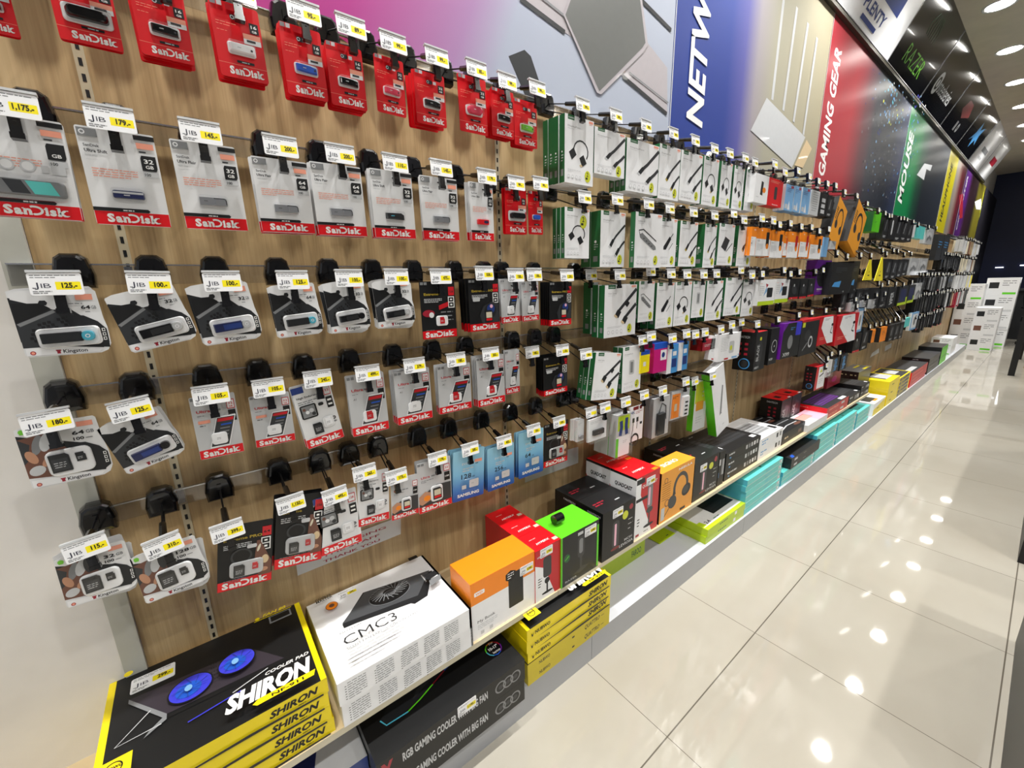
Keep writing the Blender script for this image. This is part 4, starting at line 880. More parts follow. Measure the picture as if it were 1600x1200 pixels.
def stick(kind, w):
    """small flash drives, centred, length w along x"""
    b = MB(); P = lambda q, hh: rrect(-w*q/2, -w*hh/2, w*q/2, w*hh/2, w*.06)
    if kind in ('black', 'blue', 'pink', 'white', 'green'):
        c = {'black': 'gloss', 'blue': 'blue', 'pink': 'pink', 'white': 'tagw', 'green': 'green'}[kind]
        b.puff([(-.5*w, .17*w), (-.5*w, -.13*w), (.2*w, -.17*w), (.5*w, -.17*w), (.5*w, .08*w), (.3*w, .12*w), (.2*w, .15*w)][::1], .0, .006, c, .12); b.z = .0063
        b.disc(.38*w, -.04*w, .05*w, 'dgrey'); b.small(-.2*w, -.02*w, .3*w, 1, .004, 'lgrey', 3)
    elif kind == 'pill': b.puff(rrect(-.5*w, -.2*w, .5*w, .2*w, .19*w, 5), 0, .008, 'pink', .2); b.z = .0083; b.small(-.15*w, 0, .3*w, 1, .004, 'white')
    elif kind == 'redslim': b.puff(P(1, .36), 0, .006, 'red', .12); b.z = .0062; b.rr(0, -.09*w, .42*w, .09*w, .004, 'navy')
    elif kind == 'bluepill': b.puff(rrect(-.5*w, -.24*w, .5*w, .24*w, .18*w, 5), 0, .006, 'blue', .2)
    elif kind == 'silver': b.box(-.5*w, .18*w, -.15*w, .15*w, 0, .005, 'silver'); b.puff(rrect(.05*w, -.16*w, .5*w, .16*w, .05*w), 0, .006, 'silver', .12); b.z = .0063; b.stroke([(.02*w, .12*w), (.4*w, .12*w), (.46*w, .05*w), (.46*w, -.12*w)], .03*w, 'char'); b.small(-.35*w, -.02*w, .3*w, 1, .004, 'grey')
    elif kind == 'darkteal': b.puff([(-.5*w, .14*w), (-.5*w, -.14*w), (.5*w, -.17*w), (.5*w, .06*w), (.34*w, .16*w)], 0, .006, 'char', .12); b.z = .0062; b.small(-.25*w, -.02*w, .4*w, 1, .005, 'cyan')
    elif kind == 'navyslim': b.puff(P(1, .3), 0, .006, 'navy', .1); b.z = .0062; b.rect(-.48*w, .02*w, .48*w, .1*w, 'lgrey'); b.small(-.15*w, -.06*w, .4*w, 1, .005, 'lgrey')
    elif kind == 'bigteal': b.box(-.5*w, -.15*w, -.13*w, .13*w, 0, .005, 'silver'); b.puff(P(1, .3), 0, .007, 'grey', .1); b.z = .0072; b.pl([(-.25*w, -.12*w), (0, -.12*w), (-.1*w, .12*w), (-.35*w, .12*w)], 'dgrey'); b.pl([(.05*w, -.12*w), (.4*w, -.12*w), (.3*w, .12*w), (-.05*w, .12*w)], 'teal')
    elif kind == 'capless':
        b.puff(rrect(-.5*w, -.15*w, .5*w, .15*w, .12*w, 5), 0, .011, 'gloss', .2)
    elif kind[:2] == 'k_':
        cap = kind[2:]; body = {'cyan': 'char', 'white': 'gloss', 'navy': 'navy', 'black': 'gloss', 'cap': 'navy'}[cap]; tip = {'cyan': 'cyan', 'white': 'lgrey', 'navy': 'lgrey', 'black': 'gloss', 'cap': 'gloss'}[cap]
        b.puff(rrect(-.5*w, -.13*w, .26*w, .13*w, .02*w), 0, .008, body, .08); b.z = .0083; b.rect(-.25*w, -.08*w, .22*w, .08*w, 'char' if body != 'navy' else 'dblue')
        b.puff(rrect(.24*w, -.13*w, .5*w, .13*w, .11*w, 5), 0, .007, tip, .15); b.z = .0075
        if tip in ('cyan', 'lgrey'): b.ring(.37*w, 0, .03*w, .05*w, 'tagw')
    return b.mesh('flash_drive')
def sdcard(kind, w):
    b = MB(); h = w*1.3
    if kind == 'sd':
        b.prism([(0, 0), (w, 0), (w, h*.86), (w*.82, h), (0, h)], 0, .002, 'char'); b.z = .002; b.rect(w*.1, h*.1, w*.9, h*.75, 'dgrey'); b.small(w*.18, h*.5, w*.6, 3, h*.12, 'lgrey', 4)
    elif kind == 'sdl':
        b.prism([(0, 0), (w, 0), (w, h*.86), (w*.82, h), (0, h)], 0, .002, 'char'); b.z = .002; b.rect(w*.1, h*.35, w*.9, h*.85, 'cream'); b.rect(w*.1, h*.1, w*.9, h*.3, 'red')
    else:
        c = {'micro': 'char', 'microw': 'tagw', 'microgr': 'red2'}[kind]
        b.prism([(0, 0), (w, 0), (w, h*.7), (w*.86, h*.78), (w*.86, h), (0, h)], 0, .0015, c); b.z = .0015; b.small(w*.15, h*.45, w*.6, 2, h*.16, 'lgrey' if c != 'tagw' else 'grey', 2)
    return b.mesh('memory_card')
def tray(w, h, col='tagw', hgt=.004):
    b = MB(); pts = rrect(-w/2, -h/2, w/2, h/2, min(w, h)*.22, 4); b.puff(pts, 0, hgt, col, .08, 2); return b.mesh('tray')
def bubble(w, h, hgt=.012):
    b = MB(); pts = rrect(-w/2, -h/2, w/2, h/2, min(w, h)*.25, 4); b.puff(pts, 0, hgt, 'clear', .14, 3); return b.mesh('blister')
CARDT = .0012
def plain_card(w, h, kind):
    b = MB()
    if kind == 'red': b.prism(outline(w, h), 0, CARDT, 'red', 'red2')
    elif kind in ('white', 'ultra', 'endur', 'ultrasd'): b.prism(rrect(0, 0, w, h, .003), 0, CARDT, {'white': 'paper', 'ultra': 'lgrey', 'endur': 'paper', 'ultrasd': 'lgrey'}[kind]); b.z = CARDT; b.rect(.0005, .0005, w-.0005, h*.145, 'red')
    elif kind == 'extreme': b.prism(rrect(0, 0, w, h, .003), 0, CARDT, 'black'); b.z = CARDT; b.rect(.0005, .0005, w-.0005, h*.145, 'red')
    elif kind in ('king', 'kingsd'): b.prism(kout(w, h), 0, CARDT, 'paper'); b.z = CARDT; b.pl([(0, h*.2), (w*.9, h*.08), (w*.98, h*.3), (w*.7, h*.6), (0, h*.86)], 'char')
    elif kind == 'samsung': b.prism(rrect(0, 0, w, h, .004), 0, CARDT, samg(h))
    b.z = CARDT+.00012; return b
def kout(w, h):
    return [(0.004, 0), (w*.86, 0), (w*.95, h*.04), (w, h*.14), (w, h*.4), (w*.975, h*.55), (w*.95, h*.97), (w*.92, h), (w*.3, h), (w*.1, h*.985), (0, h*.95), (0, .004)]
def samg(h): return gradmat('samsung_print', 1, 0, .14, [(0, (24, 70, 165)), (.25, (60, 120, 195)), (.6, (125, 185, 220)), (1, (150, 205, 230))])
def front_card(kind, var, w, h):
    """returns [(part name, mesh, matrix)], drawn with lower-left at 0,0"""
    b = plain_card(w, h, kind); T = Matrix.Translation; parts = []; z = CARDT+.0012
    def ex(name, me, x, y, zz=z, rot=0): parts.append((name, me, T((x, y, zz)) @ Matrix.Rotation(rot, 4, 'Z')))
    if kind == 'red':
        d, cap = var.split('/')
        b.rect(0, h*.185, w, h*.19, 'salmon'); sandisk(b, w*.2, h*.055, w*.72, h*.1)
        b.rect(w*.38, h*.215, w*.74, h*.25, 'black'); b.small(w*.48, h*.225, w*.2, 1, .003, 'lgrey', 2, .5)
        b.rect(w*.76, h*.66, w*.95, h*.8, 'black'); b.text(cap, w*.855, h*.73, h*.042, 'white', center=True, w=w*.12); b.text('GB', w*.855, h*.675, h*.03, 'white', center=True, w=w*.1)
        b.rect(w*.6, h*.5, w*.96, h*.64, 'paper'); b.rect(w*.6, h*.57, w*.96, h*.64, 'salmon'); b.small(w*.66, h*.53, w*.26, 1, .006, 'dgrey', 6, .6)
        b.small(w*.08, h*.72, w*.4, 2, h*.035, 'salmon', 3, .2); b.small(w*.08, h*.61, w*.38, 1, h*.03, 'salmon', 4, .2)
        b.rr(w*.38, h*.78, w*.58, h*.85, .003, 'char'); b.ring(w*.43, h*.815, .002, .003, 'lgrey'); b.rect(w*.6, h*.785, w*.7, h*.845, 'lgrey')
        b.rect(w*.03, h*.93, w*.14, h*.99, 'grey'); b.rect(w*.16, h*.93, w*.26, h*.99, 'lgrey'); b.rect(w*.32, h*.9, w*.55, h*.97, 'red2')
        L = {'capless': .68, 'pill': .52, 'bluepill': .48}.get(d, .5)*w
        ex('tray', tray(L*1.16, L*.52, 'paper', .0015), w*.52, h*.4); ex('flash_drive', stick(d, L), w*.52, h*.4, z+.0016); ex('blister', bubble(L*1.18, L*.55), w*.52, h*.4)
    if kind == 'white':
        d, cap, title = var.split('/')
        sandisk(b, w*.15, h*.035, w*.72, h*.085)
        b.pl([(0, h*.146), (w*.72, h*.146), (w*.745, h*.164), (w*.72, h*.184), (0, h*.184)], 'black'); b.small(w*.38, h*.155, w*.28, 1, h*.02, 'paper', 3, .6)
        b.text('SanDisk', w*.06, h*.8, h*.028, 'char', bold=.01); b.text(title, w*.06, h*.745, h*.032, 'char', bold=.02); b.small(w*.06, h*.71, w*.34, 1, h*.02, 'lgrey')
        b.small(w*.1, h*.58, w*.58, 4, h*.025, 'salmon', 6, .35)
        b.rect(w*.72, h*.93, w, h*.98, 'black'); b.rect(w*.74, h*.84, w*.97, h*.9, 'salmon'); b.small(w*.76, h*.8, w*.18, 1, h*.03, 'dgrey', 8, .5)
        b.pl([(w*.76, h*.61), (w*.95, h*.61), (w*.97, h*.64), (w*.97, h*.77), (w*.78, h*.77), (w*.76, h*.74)], 'black'); b.text(cap, w*.865, h*.69, h*.045, 'white', center=True, w=w*.13); b.text('GB', w*.865, h*.635, h*.035, 'white', center=True, w=w*.11)
        b.rect(w*.76, h*.545, w*.97, h*.6, 'lgrey'); b.text('100', w*.78, h*.555, h*.03, 'char'); b.rect(w*.02, h*.9, w*.26, h*.98, 'grey'); b.ring(w*.08, h*.94, .002, .0035, 'paper')
        L = {'bigteal': .78, 'navyslim': .42, 'redslim': .5}.get(d, .44)*w; y = h*(.33 if d != 'bigteal' else .3)
        if d == 'bigteal':
            b.disc(w*.3, h*.52, .008, 'lgrey'); b.disc(w*.3, h*.52, .006, 'paper'); b.disc(w*.52, h*.52, .008, 'lgrey'); b.disc(w*.52, h*.52, .006, 'paper'); b.rect(w*.66, h*.47, w*.74, h*.54, 'lgrey'); b.rect(w*.77, h*.46, w*.93, h*.55, 'lgrey')
        ex('flash_drive', stick(d, L), w*.5, y, z); ex('blister', bubble(L*1.1, L*.5), w*.5, y)
    if kind == 'king':
        d, cap = var.split('/')
        photo(b, w, h); b.rect(w*.7, h*.84, w*.9, h*.93, 'salmon'); b.text(cap, w*.74, h*.7, h*.055, 'char', w=w*.11, bold=.03); b.text('GB', w*.86, h*.7, h*.05, 'grey', w=w*.06); b.small(w*.6, h*.78, w*.32, 1, h*.035, 'grey', 3); b.small(w*.78, h*.65, w*.14, 1, h*.03, 'grey', 3)
        kbase(b, w, h); L = w*.62; r = .04
        ex('tray', tray(w*.74, h*.3, 'tagw', .004), w*.54, h*.28, z, r); ex('flash_drive', stick(d, L), w*.53, h*.28, z+.0042, r); ex('blister', bubble(w*.72, h*.28, .016), w*.54, h*.28, z, r)
        # front graphic patches belong to the tray parts above
    if kind == 'kingsd':
        cap = var
        b.pl([(0, h*.18), (w*.3, h*.14), (w*.52, h*.55), (w*.3, h*.84), (0, h*.8)], 'brown'); b.pl([(0, h*.8), (w*.12, h*.7), (w*.05, h*.45), (0, h*.4)], 'dgrey'); b.disc(w*.2, h*.68, w*.06, 'grey', ry=w*.17, rot=-.3); b.disc(w*.3, h*.7, w*.07, 'lgrey', ry=w*.16, rot=-.3); b.disc(w*.1, h*.5, w*.06, 'hand', ry=w*.12, rot=.3); b.disc(w*.12, h*.28, w*.1, 'lgrey', ry=w*.08, rot=.5); b.disc(w*.26, h*.4, w*.05, 'hand', ry=w*.1, rot=-.6); b.disc(w*.4, h*.72, w*.06, 'dgrey', ry=w*.16)
        b.disc(w*.08, h*.91, .004, 'green'); b.rect(w*.05, h*.87, w*.11, h*.905, 'green')
        b.rect(w*.7, h*.86, w*.9, h*.94, 'salmon'); b.text(cap, w*.62, h*.74, h*.06, 'char', w=w*(.15 if len(cap) < 3 else .2), bold=.03); b.text('GB', w*(.79 if len(cap) < 3 else .83), h*.74, h*.055, 'grey', w=w*.1); b.text('100', w*.62, h*.65, h*.05, 'char', w=w*.13, bold=.03); b.small(w*.77, h*.66, w*.18, 1, h*.035, 'grey')
        kbase(b, w, h)
        ex('tray', tray(w*.56, h*.42, 'tagw', .003), w*.52, h*.34, z, .03); ex('memory_card', sdcard('sd', w*.24), w*.29, h*.2, z+.0034, .03); ex('memory_card', sdcard('micro', w*.12), w*.6, h*.32, z+.0034, .03); ex('blister', bubble(w*.58, h*.44, .007), w*.52, h*.34, z, .03)
    if kind in ('extreme', 'ultra', 'endur', 'ultrasd'):
        sandisk(b, w*.08, h*.032, w*.84, h*.088)
        b.rect(w*.02, h*.94, w*.1, h*.985, 'grey'); b.rect(w*.12, h*.94, w*.2, h*.985, 'grey')
    if kind == 'extreme':
        d = var.split('/')
        b.text(d[0], w*.1, h*.76, h*.042, 'gold', w=w*(.7 if 'PRO' in d[0] else .42), bold=.03); b.small(w*.1, h*.69, w*.5, 3, h*.026, 'lgrey', 4, .5)
        b.rect(w*.8, h*.75, w*.97, h*.9, 'red2'); b.text(d[1], w*.885, h*.8, h*.035, 'black', center=True, w=w*.12); b.rect(w*.78, h*.53, w*.96, h*.73, 'white'); b.rect(w*.8, h*.545, w*.94, h*.625, 'black'); b.rect(w*.8, h*.64, w*.94, h*.715, 'black'); b.rect(w*.84, h*.57, w*.9, h*.6, 'white'); b.rect(w*.84, h*.665, w*.9, h*.69, 'white')
        if d[2] == 'lens':
            b.pl([(w*.4, h*.15), (w*.97, h*.15), (w*.97, h*.5), (w*.75, h*.56), (w*.45, h*.48), (w*.32, h*.3)], 'dgrey'); b.disc(w*.68, h*.38, w*.2, 'char', 20); b.disc(w*.7, h*.42, w*.13, 'dblue', 16); b.disc(w*.72, h*.47, w*.05, 'lpink'); b.rr(w*.12, h*.58, w*.35, h*.66, .003, 'lgrey')
            ex('memory_card', sdcard('sdl', w*.24), w*.5, h*.17)
        elif d[2] == 'micro':
            b.disc(w*.2, h*.45, w*.17, 'wine', ry=w*.09); b.disc(w*.28, h*.42, w*.07, 'paper'); b.pl([(w*.5, h*.5), (w*.78, h*.56), (w*.78, h*.64), (w*.5, h*.58)], 'red2'); b.small(w*.55, h*.45, w*.35, 4, h*.07, 'grey', 7, .3); b.small(w*.1, h*.15, w*.5, 1, h*.025, 'grey')
            ex('tray', tray(w*.34, h*.18, 'tagw', .002), w*.57, h*.31); ex('memory_card', sdcard('microgr', w*.13), w*.5, h*.26, z+.0025)
        else:
            b.disc(w*.42, h*.5, w*.2, 'dgrey', ry=w*.18); b.disc(w*.42, h*.5, w*.16, 'black', ry=w*.14); b.pl([(w*.7, h*.7), (w*.76, h*.7), (w*.98, h*.34), (w*.98, h*.13), (w*.74, h*.13), (w*.66, h*.4)], 'brown'); b.disc(w*.86, h*.38, w*.07, 'tan', ry=w*.1); b.disc(w*.84, h*.22, w*.08, 'hand', ry=w*.05); b.disc(w*.74, h*.58, w*.025, 'cream', ry=w*.09, rot=-.3); b.small(w*.1, h*.15, w*.4, 2, h*.025, 'grey'); b.rr(w*.52, h*.6, w*.7, h*.66, .003, 'lgrey')
            ex('tray', tray(w*.62, h*.24, 'lgrey', .002), w*.52, h*.3); ex('memory_card', sdcard('sd', w*.2), w*.28, h*.2, z+.0025); ex('memory_card', sdcard('microgr', w*.11), w*.62, h*.27, z+.0025)
            ex('blister', bubble(w*.64, h*.26, .006), w*.52, h*.3)
    if kind == 'ultra':
        cap, mc = var.split('/')
        b.text('Ultra', w*.1, h*.74, h*.045, 'red2', w=w*.3, bold=.015); b.small(w*.1, h*.69, w*.3, 1, h*.03, 'grey', 3, .3); b.small(w*.42, h*.745, w*.3, 1, h*.035, 'grey', 5, .7)
        b.rect(w*.78, h*.75, w*.96, h*.9, 'red2'); b.rect(w*.795, h*.762, w*.945, h*.888, 'paper'); b.text(cap, w*.87, h*.82, h*.035, 'red2', center=True, w=w*.11); b.text('GB', w*.87, h*.775, h*.028, 'red2', center=True, w=w*.09)
        b.rect(w*.79, h*.55, w*.96, h*.73, 'black'); b.text('100', w*.875, h*.63, h*.03, 'white', center=True, w=w*.12)
        if int(cap) > 32: b.text('A1', w*.12, h*.6, h*.035, 'char', w=w*.08, bold=0, shear=.2)
        else: b.rect(w*.1, h*.57, w*.36, h*.62, 'salmon'); b.small(w*.12, h*.53, w*.2, 1, h*.03, 'dgrey', 9)
        P = lambda u, v: (w*(.28+.40*u+.24*v), h*(.17+.46*v)); b.pl([P(-.05, -.03), P(1.05, -.03), P(1.05, 1.04), P(-.05, 1.04)], 'tagw'); b.pl([P(0, .02), P(1, .02), P(1, 1), P(0, 1)], 'dgrey'); b.pl([P(.05, .86), P(.95, .86), P(.95, .97), P(.05, .97)], 'red2'); b.pl([P(.3, .72), P(.9, .72), P(.9, .77), P(.3, .77)], 'blue')
        for k in range(4): b.pl([P(.3, .6-.12*k), P(.85, .6-.12*k), P(.85, .64-.12*k), P(.3, .64-.12*k)], 'grey')
        ex('tray', tray(w*.36, h*.19, 'tagw', .0025), w*.5, h*.3); ex('memory_card', sdcard(mc, w*.17), w*.41, h*.255, z+.0028)
    if kind == 'endur':
        b.rect(0, h*.9, w*.3, h, 'dblue'); b.text('High Endurance', w*.08, h*.81, h*.032, 'dgrey', w=w*.58, bold=.01); b.small(w*.08, h*.75, w*.5, 2, h*.03, 'grey', 5, .4)
        b.rect(w*.78, h*.77, w*.96, h*.92, 'red2'); b.rect(w*.795, h*.782, w*.945, h*.908, 'paper'); b.text(var, w*.87, h*.83, h*.035, 'red2', center=True, w=w*.11); b.rect(w*.79, h*.56, w*.96, h*.74, 'black'); b.rect(w*.82, h*.6, w*.93, h*.63, 'white'); b.rect(w*.82, h*.67, w*.93, h*.7, 'white')
        b.rr(w*.08, h*.48, w*.5, h*.7, .004, 'black'); b.rect(w*.12, h*.5, w*.46, h*.68, 'grey'); b.disc(w*.25, h*.58, w*.05, 'paper'); b.disc(w*.36, h*.6, w*.06, 'lgrey'); b.disc(w*.4, h*.54, w*.05, 'dgrey'); b.disc(w*.18, h*.63, w*.04, 'brown'); b.rr(w*.56, h*.63, w*.7, h*.68, .003, 'char')
        b.small(w*.1, h*.16, w*.5, 1, h*.025, 'lgrey'); b.ring(w*.87, h*.38, .002, .004, 'char'); b.disc(w*.88, h*.32, .004, 'grey', ry=.002)
        ex('memory_card', sdcard('sd', w*.24), w*.28, h*.2); ex('tray', tray(w*.3, h*.18, 'paper', .0015), w*.7, h*.34); ex('memory_card', sdcard('microw', w*.17), w*.62, h*.29, z+.0017)
    if kind == 'ultrasd':
        b.text('Ultra', w*.1, h*.68, h*.045, 'red2', w=w*.26, bold=.015); b.small(w*.1, h*.63, w*.36, 2, h*.028, 'grey', 3, .4); b.small(w*.4, h*.685, w*.3, 1, h*.035, 'grey', 5, .7)
        b.pl([(w*.02, h*.3), (w*.3, h*.42), (w*.55, h*.5), (w*.98, h*.48), (w*.98, h*.13), (w*.02, h*.13)], 'dgrey'); b.pl([(w*.02, h*.34), (w*.2, h*.42), (w*.45, h*.36), (w*.42, h*.24), (w*.1, h*.16), (w*.02, h*.2)], 'hand'); b.disc(w*.25, h*.28, w*.1, 'orange', ry=w*.08)
        b.rect(w*.78, h*.72, w*.96, h*.86, 'red2'); b.rect(w*.795, h*.732, w*.945, h*.848, 'paper'); b.text(var, w*.87, h*.77, h*.035, 'red2', center=True, w=w*.1); b.rect(w*.79, h*.53, w*.96, h*.7, 'black'); b.text('120', w*.875, h*.6, h*.03, 'white', center=True, w=w*.12)
        ex('tray', tray(w*.36, h*.32, 'tagw', .002), w*.54, h*.33); ex('memory_card', sdcard('sdl', w*.25), w*.42, h*.22, z+.0024)
    if kind == 'samsung':
        b.text('EVO Plus', w*.28, h*.71, h*.045, 'paper', w=w*.42, bold=.0); b.small(w*.3, h*.62, w*.34, 2, h*.045, 'lgrey', 3, .4); b.text(var, w*.26, h*.43, h*.095, 'char', w=w*(.32 if len(var) > 2 else .22), bold=.01); b.text('GB', w*(.6 if len(var) > 2 else .52), h*.43, h*.03, 'ink', w=w*.09, bold=0)
        b.rect(w*.68, h*.72, w*.92, h*.78, 'salmon'); b.small(w*.7, h*.69, w*.2, 1, h*.03, 'dgrey')
        b.rr(w*.52, h*.22, w*.82, h*.38, .003, 'paper'); b.rr(w*.28, h*.22, w*.42, h*.3, .002, 'paper'); b.small(w*.58, h*.3, w*.18, 1, h*.04, 'lgrey'); b.text('SAMSUNG', w*.14, h*.075, h*.06, 'white', w=w*.7, bold=.04)
        ex('blister', bubble(w*.6, h*.24, .004), w*.53, h*.3)
    parts.insert(0, ('backing_card', b.mesh('backing_card'), Matrix()))
    return parts
def photo(b, w, h):
    b.pl([(0, h*.8), (0, h*.52), (w*.15, h*.58), (w*.4, h*.72), (w*.3, h*.8)], 'black'); b.pl([(0, h*.5), (w*.42, h*.7), (w*.68, h*.5), (w*.95, h*.16), (0, h*.14)], 'dgrey'); b.pl([(w*.0, h*.5), (w*.42, h*.7), (w*.46, h*.67), (w*.03, h*.46)], 'grey')
    b.pl([(w*.42, h*.7), (w*.6, h*.72), (w*.98, h*.34), (w*.98, h*.08), (w*.8, h*.1), (w*.6, h*.4)], 'char')
    b.z += .00004; b.hold = True
    for i in range(9):
        for j in range(5):
            x = w*(.08+.055*i+.02*j); y = h*(.2+.06*j+.018*i)
            b.rect(x, y, x+w*.04, y+h*.042, 'dgrey' if (i+j) % 4 == 0 else 'black')
    b.hold = False
    b.pl([(w*.3, h*.84), (w*.36, h*.84), (w*.38, h*.805), (w*.36, h*.77), (w*.3, h*.77), (w*.28, h*.805)], 'char')
def kbase(b, w, h):
    b.pl([(w*.55, h*.62), (w*.75, h*.6), (w*.9, h*.5), (w*.985, h*.38), (w*.985, h*.16), (w*.9, h*.1), (w*.6, h*.2)], 'char')
    for k in range(3): b.rect(w*.925, h*(.2+.07*k), w*.965, h*(.25+.07*k), 'white'); b.rect(w*.935, h*(.21+.07*k), w*.957, h*(.24+.07*k), 'char')
    b.pl([(.002, .002), (w*.84, .002), (w*.88, h*.06), (w*.6, h*.12), (.002, h*.14)], 'tagw')
    b.disc(w*.09, h*.06, w*.032, 'wine'); b.disc(w*.09, h*.06, w*.02, 'salmon'); b.rect(w*.35, h*.03, w*.39, h*.085, 'wine'); b.rect(w*.34, h*.07, w*.4, h*.09, 'wine'); b.text('Kingston', w*.42, h*.035, h*.055, 'char', w=w*.28, bold=.02)

DESC = {'red': 'red blister card', 'white': 'white blister card with red foot band', 'king': 'black and white keyboard-print flash drive card', 'kingsd': 'white card with hand photo holding two memory cards',
    'extreme': 'black memory card pack with red foot band', 'ultra': 'grey memory card pack with phone picture', 'endur': 'white memory card pack with dashcam picture', 'ultrasd': 'grey camera memory card pack with hand picture', 'samsung': 'light blue memory card pack'}
SDESC = {'red': 'red blister card', 'white': 'white blister card', 'king': 'keyboard-print drive card', 'kingsd': 'hand-photo memory card pack', 'extreme': 'black memory card pack', 'ultra': 'grey memory card pack', 'endur': 'white memory card pack', 'ultrasd': 'grey memory card pack', 'samsung': 'light blue card pack'}
FDESC = dict(SDESC, king='keyboard-print card', kingsd='hand-photo card', extreme='black card pack', ultra='grey card pack', endur='white card pack', ultrasd='grey card pack', samsung='light blue pack')
NM = {'red': 'flash_drive_pack', 'white': 'flash_drive_pack', 'king': 'flash_drive_pack'}
def vardesc(kind, var):
    p = var.split('/')
    if kind == 'red': return f'holding a {dict(capless="long black", pill="round pink", bluepill="round blue").get(p[0], p[0])} drive'
    if kind == 'white': return f'with {dict(bigteal="large grey-teal", navyslim="navy", silver="silver", darkteal="dark", redslim="red")[p[0]]} drive, {p[1]} GB' if p[1] else 'with large grey-teal drive'
    if kind == 'king': return f'with {dict(k_cyan="cyan-ended", k_white="white-ended", k_navy="navy", k_black="all-black", k_cap="blue and black")[p[0]]} drive, {p[1]} GB'
    if kind == 'ultra': return f'reading {p[0]} GB'
    if kind == 'extreme': return f'with {dict(lens="camera lens", micro="phone", food="food")[p[2]]} picture'
    return f'reading {var} GB'
random.seed(11)
for rec in CARDS:
    row, kind, var, X, Y, Z, w, h, roll, n, price, tY, tZ, tt = rec
    k = hook(row, Y, X+.024, tY, tZ, price, tt)
    where = f'{nth(k)} hook of {ROWN[row]} row'
    parts = front_card(kind, var, w, h)
    nm = NM.get(kind, 'memory_card_pack')
    grp = f'{DESC[kind]}s on the {ROWN[row]} row'
    t = thing(nm, f'front {FDESC[kind]} {vardesc(kind, var)}, {where}', 'package', wallm(X, Y, Z, roll), grp)
    for pn, me, mt in parts: ob(pn, me, t, mt)
    if n > 1:
        me = cached(('p', kind, round(w, 3), round(h, 3)), lambda: plain_card(w, h, kind).mesh('backing_card'))
        step = min(.0095, (X-XW-.06)/max(n, 1))
        for j in range(1, n):
            m_ = wallm(X-step*j, Y+random.uniform(-.003, .002), Z+random.uniform(-.002, .003), roll*(.6 if kind in ('king', 'kingsd') else 1)+random.uniform(-.01, .01)+(random.uniform(-.12, .1) if kind in ('king', 'kingsd') else 0))
            tag(ob(nm, me, None, m_), f'{SDESC[kind]}, {nth(j)} behind front one, {where}', 'package', grp)

# ================================================================== cartons hanging on hooks
def cable_art(b, w, h, pic):
    c = 'dgrey'; S = min(w, h*.8)
    if pic in ('cables', 'gold', 'hdmi'):
        for dx, dy in ((0, 0), (.24, -.16)):
            x, y = w*(.42+dx), h*(.42+dy)
            b.stroke([(x, y), (x+w*.22, y+h*.16), (w*.99, y+h*.16+(w*.99-x-w*.22)*.8)], w*.06, c)
            b.pl([(x-w*.06, y-h*.015), (x+w*.02, y-h*.06), (x+w*.14, y+h*.06), (x+w*.06, y+h*.1)], 'char')
            b.pl([(x-w*.1, y-h*.045), (x-w*.03, y-h*.085), (x+w*.02, y-h*.06), (x-w*.06, y-h*.015)], 'gold' if pic == 'gold' else 'lgrey')
    if pic == 'vga':
        for dx, dy in ((0, 0), (.22, -.13)):
            x, y = w*(.38+dx), h*(.46+dy)
            b.stroke([(x, y), (w*.99, y+(w*.99-x)*.75)], w*.07, c); b.pl([(x-w*.07, y-h*.04), (x+w*.05, y-h*.1), (x+w*.14, y+h*.02), (x+w*.02, y+h*.07)], 'char'); b.pl([(x-w*.09, y-h*.05), (x-w*.01, y-h*.1), (x+w*.03, y-h*.07), (x-w*.06, y-h*.01)], 'tan')
        b.pl([(w*.62, h*.62), (w*.7, h*.56), (w*.78, h*.64), (w*.7, h*.7)], 'char')
    if pic in ('adapter', 'dvi', 'small'):
        n = 10; pts = [(w*(.55+.25*math.cos(t)), h*(.5+.16*math.sin(t))) for t in [math.pi*1.05-math.pi*1.25*i/n for i in range(n+1)]]
        b.stroke(pts, w*.035, c); b.pl([(w*.14, h*.46), (w*.3, h*.54), (w*.4, h*.44), (w*.24, h*.35)], 'char'); b.pl([(w*.5, h*.4), (w*.64, h*.46), (w*.76, h*.34), (w*.6, h*.27)], 'char')
        if pic == 'adapter': b.pl([(w*.5, h*.29), (w*.56, h*.265), (w*.62, h*.285), (w*.56, h*.31)], 'tan')
    if pic == 'hub':
        b.pl([(w*.16, h*.6), (w*.26, h*.64), (w*.78, h*.4), (w*.8, h*.34), (w*.7, h*.33), (w*.18, h*.55)], 'grey'); b.stroke([(w*.18, h*.6), (w*.14, h*.68), (w*.3, h*.7), (w*.8, h*.5)], w*.025, c)
        for k in range(4): b.rect(w*(.3+.1*k), h*(.53-.045*k), w*(.35+.1*k), h*(.545-.045*k), 'char')
    if pic == 'bar':
        b.pl([(w*.3, h*.36), (w*.44, h*.36), (w*.7, h*.58), (w*.62, h*.64), (w*.3, h*.42)], 'char'); b.stroke([(w*.66, h*.6), (w*.8, h*.7)], w*.03, c); b.stroke([(w*.6, h*.36), (w*.8, h*.5)], w*.02, c)
    if pic == 'box': b.pl([(w*.2, h*.44), (w*.42, h*.7), (w*.72, h*.62), (w*.5, h*.34)], 'dgrey'); b.stroke([(w*.55, h*.34), (w*.9, h*.55)], w*.03, 'char')
    if pic == 'dongle': b.rr(w*.35, h*.38, w*.62, h*.7, w*.05, 'lgrey'); b.rect(w*.42, h*.42, w*.55, h*.66, 'grey')
